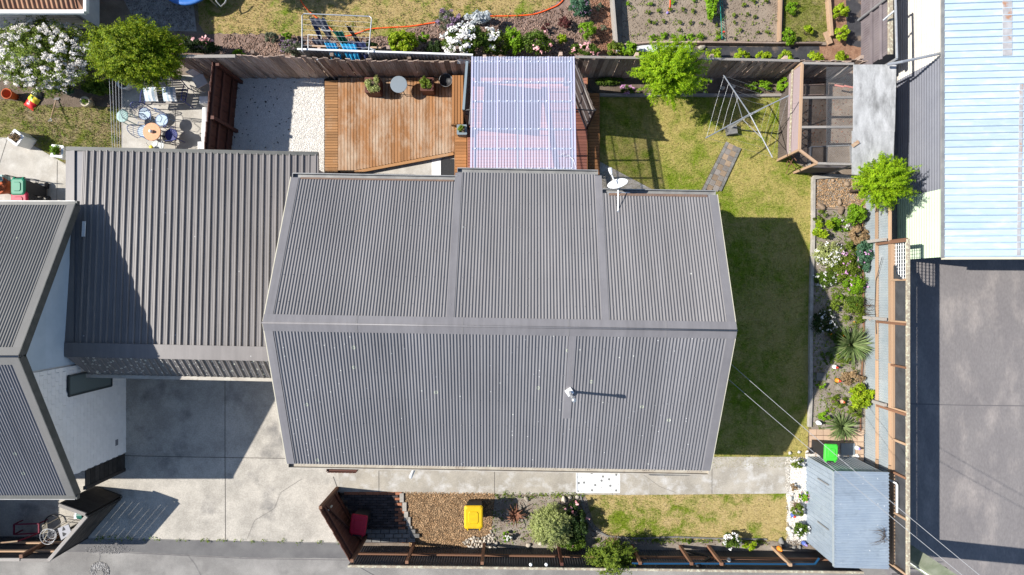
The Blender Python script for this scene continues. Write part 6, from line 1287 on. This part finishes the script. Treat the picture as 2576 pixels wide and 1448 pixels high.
bg_ = T('potting_bag', 'red black and yellow potting mix bag in the left bed', 'bag', W(92,252)); M = Matrix.Rotation(R(-35), 3, 'Z'); q = W(88,252)
def pillow(m_, name, x0, x1, w, par, lift=0):
    vs_ = []; N = 8
    for i in range(N+1):
        for j in range(N+1): u = x0+(x1-x0)*i/N; v = (j/N-.5)*w; hgt = .03+.11*math.sin(math.pi*min(1,max(0,(u+.32)/.64)))**.5*math.sin(math.pi*j/N)**.5+.008*math.sin(u*40+v*31); vs_.append(q+M @ Vector((v, u, 0))+Vector((0,0,hgt+lift)))
    return MB().add(vs_, [(i*(N+1)+j, (i+1)*(N+1)+j, (i+1)*(N+1)+j+1, i*(N+1)+j+1) for i in range(N) for j in range(N)]).build(name, m_, par, True)
pillow('bag_red', 'bag_front', -.32, -.08, .36, bg_); pillow('bag_yellow', 'bag_label', -.08, .10, .36, bg_); pillow('bag_black', 'bag_back', .10, .32, .36, bg_); pillow('print_green', 'print_patch', -.02, .06, .2, bg_, .006); pillow('white_paint', 'print_line', -.2, -.18, .2, bg_, .004)
sp_ = T('spade', 'wooden handled spade lying at the edge of the left lawn', 'spade', W(133,285)); a = W(141,252,.05); b = W(128,298,.28); MB().tube([a, b], .015, 7).build('shaft', 'tan_timber', sp_); t = W(126,305,.3); d = (b-a).normalized(); s = Vector((-d.y,d.x,0)).normalized()*.055
MB().tube([b, t+s, t-s, b], .011, 6).build('handle', 'pale_iron', sp_); MB().add([a+s*1.5, a-s*1.5, a-d*.22-s*1.3-Vector((0,0,.03)), a-d*.26-Vector((0,0,.04)), a-d*.22+s*1.3-Vector((0,0,.03))], [(0,1,2,3,4)]).build('blade', 'wire', sp_)
def ornament(label, x, y, h, c1, c2, hat=None, base=.05, name='garden_ornament'):
    q = W(x, y, base); o = T(name, label, 'ornament', q); MB().lathe(q, [(.06*h*4,0),(.07*h*4,.25*h),(.05*h*4,.5*h),(.03*h*4,.62*h)], 12).build('body', c1, o, True); MB().lathe(q+Vector((0,0,.6*h)), [(.01,0),(.035*h*4,.06*h),(.035*h*4,.16*h),(.01,.22*h)], 12).build('head', c2, o, True)
    if hat: MB().lathe(q+Vector((0,0,.76*h)), [(.042*h*4,0),(.025*h*4,.12*h),(.003,.3*h)], 12).build('hat', hat, o, True)
ornament('red hatted gnome in the shaded part of the east bed', 2097, 923, .26, 'white_paint', 'skin_tone', 'gnome_red'); ornament('orange and white gnome below the first gnome', 2104, 957, .26, 'orange_paint', 'white_paint', 'gnome_red')
ornament('white bird ornament at the end of the kerb', 2056, 1063, .28, 'white_gloss', 'white_gloss'); ornament('pinkish clay figure among succulents', 2116, 1010, .24, 'skin_tone', 'terracotta'); ornament('white ornament on the tan pavers by the fence', 2153, 1126, .26, 'white_gloss', 'purple_paint'); ornament('red and blue gnome in the pebble strip', 1992, 1295, .24, 'gnome_blue', 'skin_tone', 'gnome_red', .03); ornament('blue and white figure at the shed corner', 2020, 1365, .26, 'gnome_blue', 'white_gloss', 'purple_paint', .03)
ornament('orange ball topped ornament on the brown post', 1958, 1378, .28, 'orange_paint', 'orange_paint', None, .25); ornament('yellow topped figure at the left edge of the west bed', 50, 218, .22, 'skin_tone', 'bag_yellow', None, .01); ornament('small white ornament on the paver edge', 2155, 1147, .14, 'white_gloss', 'white_gloss')
tag(MB().box(W(2132,1130,.08), (.42,.36,.06)).build('slab', 'table_grey'), 'dark square slab beside the lime lidded bin', 'slab'); tag(MB().box(W(2065,948,.08), (.28,.24,.05)).build('slab', 'block_grey'), 'grey paving slab lying in the shaded bed', 'slab')
wl = T('white_step_stones', 'row of whitewashed paving slabs beside the lime lidded bin', 'paving', W(2060,1148))
for k in range(5): MB().box(W(2038+27*k,1148,.06), (.28,.16,.06), rf.uniform(-.1,.1)).build('paver', 'stone_white', wl)
pipe = T('solar_lights', 'two small white solar caps on the lane fence rail', 'light', W(1345,1420,1.3)); 
for x in (1335, 1374): MB().lathe(W(x,1420,1.33), [(.03,0),(.05,.02),(.04,.05),(.01,.06)], 10).build('cap', 'white_gloss', pipe)
lt = T('fence_lamp', 'small clear lamp clipped to the lane fence', 'lamp', W(1832,1407,.7)); MB().lathe(W(1832,1407,.7), [(.03,0),(.06,.03),(.05,.1),(.02,.12)], 10).build('shade', 'clear_plastic', lt); MB().tube([W(1832,1407,.7), W(1832,1407,.7)-Vector((0,.12,.05))], .01, 6).build('arm', 'black_metal', lt)

# ------------------------------------------------------------------ patio furniture on the left
mt = T('mosaic_table', 'round terracotta mosaic table on the patio', 'table', W(420,348)); c = W(382,332,.66); g0_ = Vector((c.x, c.y, 0))
MB().lathe(c, [(.25,-.03),(.27,-.02),(.272,.0),(.262,.008),(.02,.008)], 36).build('table_top', 'table_tile', mt); MB().tube([g0_+Vector((0,0,.03)), c-Vector((0,0,.02))], .025, 8).build('pedestal', 'black_metal', mt)
for k in range(3): a = 2.1*k; MB().tube([g0_+Vector((0,0,.22)), g0_+Vector((math.cos(a)*.14, math.sin(a)*.14, .14)), g0_+Vector((math.cos(a)*.24, math.sin(a)*.24, .03))], .014, 6).build('leg', 'black_metal', mt)
tag(MB().lathe(c+Vector((0,0,.012)), [(.05,0),(.055,.04),(.04,.09),(.02,.1)], 14).build('candle_holder', 'white_gloss', None, True), 'white round candle holder on the mosaic table', 'candle')
def wire_chair(label, x, y, rz, m_, seat_m, h=.45):
    c = W(x, y, h); o = T('garden_chair', label, 'chair', Vector((c.x, c.y, .024))); M = Matrix.Rotation(rz, 3, 'Z'); L = lambda px, py, pz: Vector((c.x, c.y, 0))+M @ Vector((px, py, 0))+Vector((0,0,pz))
    MB().lathe(Vector((c.x,c.y,h)), [(.01,-.006),(.175,-.006),(.175,.006),(.01,.006)], 24).build('seat', seat_m, o); MB().tube([L(.185*math.cos(a), .185*math.sin(a), h) for a in np.linspace(0, 6.283, 22)], .011, 6, False).build('seat_ring', m_, o)
    for k in range(4): a = .785+1.571*k; MB().tube([L(.17*math.cos(a), .17*math.sin(a), h), L(.21*math.cos(a), .21*math.sin(a), .025)], .010, 6).build('leg', m_, o)
    arc = [L(.19*math.cos(t), .02+.19*math.sin(t)*.25+.17, h+.02+.40*math.sin(t)) for t in np.linspace(0, math.pi, 13)]; m = MB(); m.tube(arc, .011, 6)
    for f in (-.66, -.33, 0, .33, .66): t = math.acos(f); m.tube([L(.19*f, .16, h), L(.19*f, .02+.0475*math.sin(t)+.17, h+.02+.40*math.sin(t))], .006, 5)
    m.tube([L(-.17,.18,h+.2), L(0,.2,h+.2), L(.17,.18,h+.2)], .006, 5)
    for s in (-1, 1): m.tube([L(s*.19, .16, h+.02), L(s*.23, .02, h+.2), L(s*.21,-.12,h+.18), L(s*.18,-.1,h)], .008, 5)
    m.build('backrest', m_, o)
wire_chair('blue wire chair with pale round seat near the bench', 364, 287, R(30), 'navy_iron', 'blue_mesh'); wire_chair('light blue wire chair right of the pale seat', 407, 303, R(-20), 'blue_iron', 'blue_mesh'); wire_chair('navy wire chair right of the mosaic table', 431, 340, R(-80), 'navy_iron', 'navy_iron')
wire_chair('pale wire chair by the garage gutter', 397, 366, R(170), 'pale_iron', 'pale_iron'); wire_chair('blue wire chair half hidden under the mosaic table', 362, 331, R(95), 'blue_iron', 'blue_mesh')
tag(MB().lathe(W(383,372,.5), [(.04,0),(.06,.06),(.05,.08)], 10).build('flower_pot', 'bag_yellow', None, True), 'tiny yellow flower pot on the pale wire chair', 'pot')
gc = T('iron_chair', 'pale green ornate cast iron chair at the lawn edge', 'chair', W(330,298)); c = W(308,293,.5); MB().lathe(c, [(.02,-.01),(.17,-.012),(.185,.0),(.175,.01),(.12,.002),(.02,.004)], 28).build('seat', 'green_iron', gc, True)
for k in range(4): a = .785+1.571*k; q = Vector((c.x, c.y, 0)); MB().tube([c+Vector((math.cos(a)*.15, math.sin(a)*.15, 0)), q+Vector((math.cos(a)*.19, math.sin(a)*.19, .02))], .016, 6).build('leg', 'green_iron', gc)
m = MB(); m.tube([c+Vector((.16,-.14,0)), c+Vector((.2,-.13,.3)), c+Vector((.21,0,.42)), c+Vector((.2,.13,.3)), c+Vector((.16,.14,0))], .014, 6)
for k in range(5): m.tube([c+Vector((.17,-.1+.05*k,0)), c+Vector((.205,-.1+.05*k,.36))], .008, 5)
m.build('backrest', 'green_iron', gc)
be = T('garden_bench', 'weathered slatted bench with blue iron ends under the conifer', 'bench', W(425,255)); a = W(366,262,.44); b = W(463,258,.44); dY = Vector((.02,.095,0))
for k in range(5): piece('seat_slat', 'grey_timber', be, a+dY*k, b+dY*k, .07, .025)
for k in range(4): piece('back_slat', 'grey_timber', be, a+dY*4.6+Vector((0,.03*k,.1+.1*k)), b+dY*4.6+Vector((0,.03*k,.1+.1*k)), .02, .075)
for q, s in ((a, -1), (b, 1)):
    o_ = Vector((.03*s,0,0)); m = MB(); m.tube([q+o_+Vector((0,-.03,-.42)), q+o_, q+o_+dY*4.6, q+o_+dY*4.9+Vector((0,.1,.45))], .018, 6); m.tube([q+o_, q+o_+Vector((0,0,.2)), q+o_+dY*2+Vector((0,0,.25)), q+o_+dY*5+Vector((0,0,.22))], .016, 6); m.tube([q+o_+dY*4.6, q+o_+dY*4.6+Vector((0,.03,-.42))], .018, 6)
    for k in range(4): m.tube([q+o_+dY*(k+.5), q+o_+dY*(k+.8)+Vector((0,0,.12)), q+o_+dY*(k+.5)+Vector((0,0,.22))], .008, 5)
    m.build('bench_end', 'navy_iron', be)
for k, (x, lab) in enumerate(((383, 'left blue and white striped cushion on the bench'), (430, 'right blue and white striped cushion on the bench'))):
    q = W(x, 240, .55); cu = T('striped_cushion', lab, 'cushion', q)
    for j in range(6):
        vs_ = []; N = 5
        for i in range(N+1):
            for u in (0, 1): xx = -.2+.4*(j+u)/6; yy = -.2+.4*i/N; vs_.append(q+Vector((xx, yy, .02+.09*(math.cos(xx*6.5)*math.cos(yy*6.5))+.25*(yy+.2))))
        MB().add(vs_, [(2*i, 2*i+1, 2*i+3, 2*i+2) for i in range(N)]).build('stripe', 'white_paint' if j % 2 else 'blue_mesh', cu)
wt = T('washing_line', 'five thin wires stretched between conifer and garage', 'clothesline', W(292,280)); 
for k in range(5): MB().tube([W(274+8*k,178-2*k,1.75), W(279+7*k,290,1.68), W(283+6.2*k,378,1.75)], .005, 5).build('wire', 'wire_white', wt)
q = W(290,176,1.75); MB().bar(q-Vector((.35,0,0)), q+Vector((.35,0,0)), .04).build('cross_bar', 'galvanised', wt); MB().tube([Vector((q.x,q.y,0)), q], .025, 8).build('post', 'galvanised', wt)
ac = T('white_bench', 'white rounded plastic bench along the brown fence', 'bench', W(516,315)); a = W(516,272,.45); b = W(514,355,.45)
MB().tube([a+Vector((.02,0,-.05)), b+Vector((.02,0,-.05))], .12, 16).build('seat_roll', 'white_gloss', ac, True)
for q in (W(512,252,.42), W(508,366,.42)): MB().box(Vector((q.x, q.y, .22)), (.26,.22,.40)).build('end_box', 'white_paint', ac)
wc = T('white_chair', 'white plastic garden chair in the shaded corner', 'chair', W(503,205)); q = W(503,204,.4); MB().box(q, (.36,.36,.04), .5).build('seat', 'white_paint', wc)
for k in range(4): a = .5+.785+1.571*k; MB().tube([q+Vector((math.cos(a)*.22, math.sin(a)*.22, 0)), Vector((q.x+math.cos(a)*.25, q.y+math.sin(a)*.25, .03))], .018, 6).build('leg', 'white_paint', wc)
MB().bar(q+Vector((-.2,.12,.2)), q+Vector((.08,.24,.22)), .03, .4).build('backrest', 'white_paint', wc)
tk = T('tripod_stand', 'pale folded stick stand beside the white chair', 'stand', W(492,225)); 
for x, y in ((492,243), (500,232), (515,230)): MB().tube([W(478,215,.7), W(x,y,.05)], .012, 6).build('leg', 'pale_iron', tk)
# ------------------------------------------------------------------ things by the left house
tr2 = T('metal_trolley', 'thin black wire trolley frame behind the green lidded bin', 'trolley', W(45,450)); m = MB(); z = .5
m.tube([W(12,440,z), W(28,446,z), W(45,447,z), W(62,451,z), W(82,452,z)], .010, 5); m.tube([W(15,455,z), W(40,456,z), W(62,456,z)], .010, 5); m.build('rail', 'black_metal', tr2)
m = MB()
for x in (12, 18): m.tube([W(x,440,z), W(x,460,z)], .008, 5)
for k in range(5): m.tube([W(12,443+4*k,z), W(18,443+4*k,z)], .006, 5)
for x, y in ((45,447),(82,452),(12,440)): q = W(x,y,z); m.tube([q, Vector((q.x,q.y,.03))], .010, 5)
m.build('frame', 'black_metal', tr2)
pt = T('plant_pot', 'large terracotta pot with dark shrub behind the green bin', 'pot', W(22,470)); q = W(24,472); MB().lathe(q, [(.2,0),(.28,.35),(.3,.45),(.26,.45),(.02,.4)], 20).build('pot_body', 'terracotta', pt, True); p_, ou = crown_pts((0,0,.6), (.28,.28,.22), 900, 16, .3); link(bpy.data.objects.new('foliage', leaf_cloud(p_, ou, .06, .5, 'leaf_dark')), pt, Matrix.Translation(q))
tag(MB().box(W(8,452,.3), (.22,.2,.3), .2).build('crate', 'green_iron'), 'teal crate at the left edge of the path', 'crate')
wr = T('wire_basket', 'round white wire basket chair inside the lower left fence', 'chair', W(150,1335)); q = W(136,1342,.75)
m = MB()
for z, r_ in ((0,.06),(.08,.13),(.16,.2),(.24,.23)): m.tube([q+Vector((math.cos(a)*r_, math.sin(a)*r_, z)) for a in np.linspace(0, 6.283, 20)], .008, 5, False)
for k in range(18): a = 6.283*k/18; m.tube([q+Vector((math.cos(a)*.05, math.sin(a)*.05, 0)), q+Vector((math.cos(a)*.2, math.sin(a)*.2, .16)), q+Vector((math.cos(a)*.23, math.sin(a)*.23, .24))], .005, 4)
m.build('basket', 'wire_white', wr)
for k in range(4): a = .785+1.571*k; MB().tube([q+Vector((math.cos(a)*.1, math.sin(a)*.1, .05)), Vector((q.x+math.cos(a)*.2, q.y+math.sin(a)*.2, .03))], .01, 5).build('leg', 'wire_white', wr)
bd = T('folding_board', 'grey folding panel with two black triangles in the fence corner', 'panel', W(168,1330)); a = W(147,1336,.9); b = W(172,1318,1.0); c = W(178,1332,1.0); d = W(152,1350,.9)
P_ = [W(145,1330,1.0), W(172,1320,1.05), W(180,1342,1.05), W(154,1360,1.0)]; MB().add(P_+[p-Vector((0,0,.03)) for p in P_], [(3,2,1,0),(4,5,6,7),(0,1,5,4),(1,2,6,5),(2,3,7,6),(3,0,4,7)]).build('board', 'mirror_grey', bd); cpt = sum(P_, Vector())/4+Vector((0,0,.006)); 
for s in (1, -1): MB().add([cpt+Vector((-.07,s*.02,0)), cpt+Vector((.07,s*.06,0)), cpt+Vector((-.05,s*.15,0))], [(0,1,2)] if s > 0 else [(2,1,0)]).build('triangle', 'black_plastic', bd)
q = cpt; MB().bar(Vector((q.x,q.y,.03)), q-Vector((0,0,.02)), .06).build('stand', 'black_metal', bd)
hr = T('hose_reel', 'green hose reel with white handle on the slatted fence', 'hose reel', W(205,1290,1.0)); q = W(207,1294,1.1); MB().tube([q+Vector((-.08,0,0)), q+Vector((.08,0,0))], .14, 16).build('drum', 'green_plastic', hr); MB().box(W(195,1299,1.15), (.14,.12,.1)).build('housing', 'white_gloss', hr); MB().bar(W(193,1294,1.2), W(189,1279,1.25), .08, .03).build('handle', 'white_gloss', hr)
rd = T('red_stand', 'dark red metal stand inside the lower left fence', 'stand', W(70,1330)); z = .35; m = MB(); P_ = [W(35,1320,z), W(98,1318,z), W(98,1342,z), W(35,1345,z)]
for i in range(4): m.bar(P_[i], P_[(i+1) % 4], .035); 
m.build('frame', 'red_frame', rd)
for p in P_: MB().bar(Vector((p.x,p.y,.03)), p, .03).build('leg', 'red_frame', rd)
MB().bar(P_[2], W(45,1362,.9), .03).build('arm', 'red_frame', rd); MB().tube([W(45,1362,.9), W(-20,1368,.9)], .022, 6).build('orange_bar', 'tan_timber', rd)
wf = T('cream_stand', 'cream wire laundry stand beside the wire basket chair', 'stand', W(118,1330)); m = MB(); P_ = [W(106,1325,.8), W(118,1315,.8), W(120,1340,.8), W(104,1343,.8), W(118,1345,.7), W(106,1372,.6)]; m.tube(P_[:4], .012, 6); m.tube(P_[3:], .012, 6)
for k in range(7): m.tube([W(107,1322+3*k,.78), W(118,1320+3*k,.78)], .006, 5)
m.build('rack', 'pot_stone', wf)
for p in (P_[0], P_[2]): MB().tube([Vector((p.x,p.y,.03)), p], .011, 6).build('leg', 'pot_stone', wf)
hose('black coiled hose lying on the shaded concrete', [(112,1320),(116,1306),(130,1297),(146,1302),(152,1316)], .02, .12, 'black_plastic', 'coiled_hose')
# pieces outside the right fence
gtb = T('slatted_gate', 'dark horizontal bar gate below the far corner fence', 'gate', W(2262,1470)); x = 11.35
for k in range(8): piece('bar', 'black_metal', gtb, (FX+.2, -8.35-.16*k, 1.0), (FX+1.3, -8.35-.16*k, 1.0), .02, .02)
piece('post', 'black_metal', gtb, (FX+.2, -8.3, 0), (FX+.2, -8.3, 1.5), .07, .07); piece('post', 'black_metal', gtb, (FX+1.3, -8.3, 0), (FX+1.3, -8.3, 1.5), .07, .07)
vi = T('dead_vine', 'dark tangled dead vine on the corner shed roof', 'vine', W(2225,1345,1.6)); m = MB()
for k in range(26): q = W(2224+rf.uniform(-2,5), 1345+rf.uniform(-18,18), 1.75); d = Vector((rf.uniform(-.5,.05), rf.uniform(-.25,.25), rf.uniform(0,.12))); m.tube([q, q+d*.5+Vector((0,0,.06)), q+d], [.007,.005,.002], 4)
m.build('twigs', 'bark', vi); MB().tube([Vector((FX-.14,-7.1,0)), W(2226,1345,1.75)], .015, 5).build('stem', 'bark', vi)
tw2 = T('dry_twigs', 'bare twiggy climber on the east corrugated fence', 'plant', W(2165,780)); m = MB()
for k in range(30): q = Vector((FX-.12, W(0,770+rf.uniform(-22,22)).y, rf.uniform(.05,.5))); m.tube([q, q+Vector((rf.uniform(-.1,.0), rf.uniform(-.2,.2), rf.uniform(.2,.5)))], [.006,.002], 4)
m.build('twigs', 'bark', tw2); MB().tube([Vector((FX-.12, W(0,770).y, .04)), Vector((FX-.14, W(0,768).y, .6))], .012, 5).build('stem', 'bark', tw2)

# ------------------------------------------------------------------ just outside the left and top edges (their shadows fall into view)
os_ = T('storage_shed', 'dark corrugated storage shed beyond the left edge by the lane', 'shed', (-17.6, -6.9, 0))
m = MB(); m.prism([(-18.7,-5.95),(-16.75,-5.95),(-16.75,-8.1),(-18.7,-8.1)], 0, 2.05); m.build('wall', 'iron_dark', os_)
sheets('roof_sheet', os_, (-18.8,-8.15,2.1), (-18.8,-5.9,2.1), (2.1,0,.06), 'roof_olive')
bush('garden_tree', 'leafy tree beyond the top edge shading the north lawn', 'tree', (505,-150), 2.0, (1.0,.9,1.0), 'leaf_mid', 14000, .09, .4, trunk=.09, inner=.3, spray=260, wide=.08)
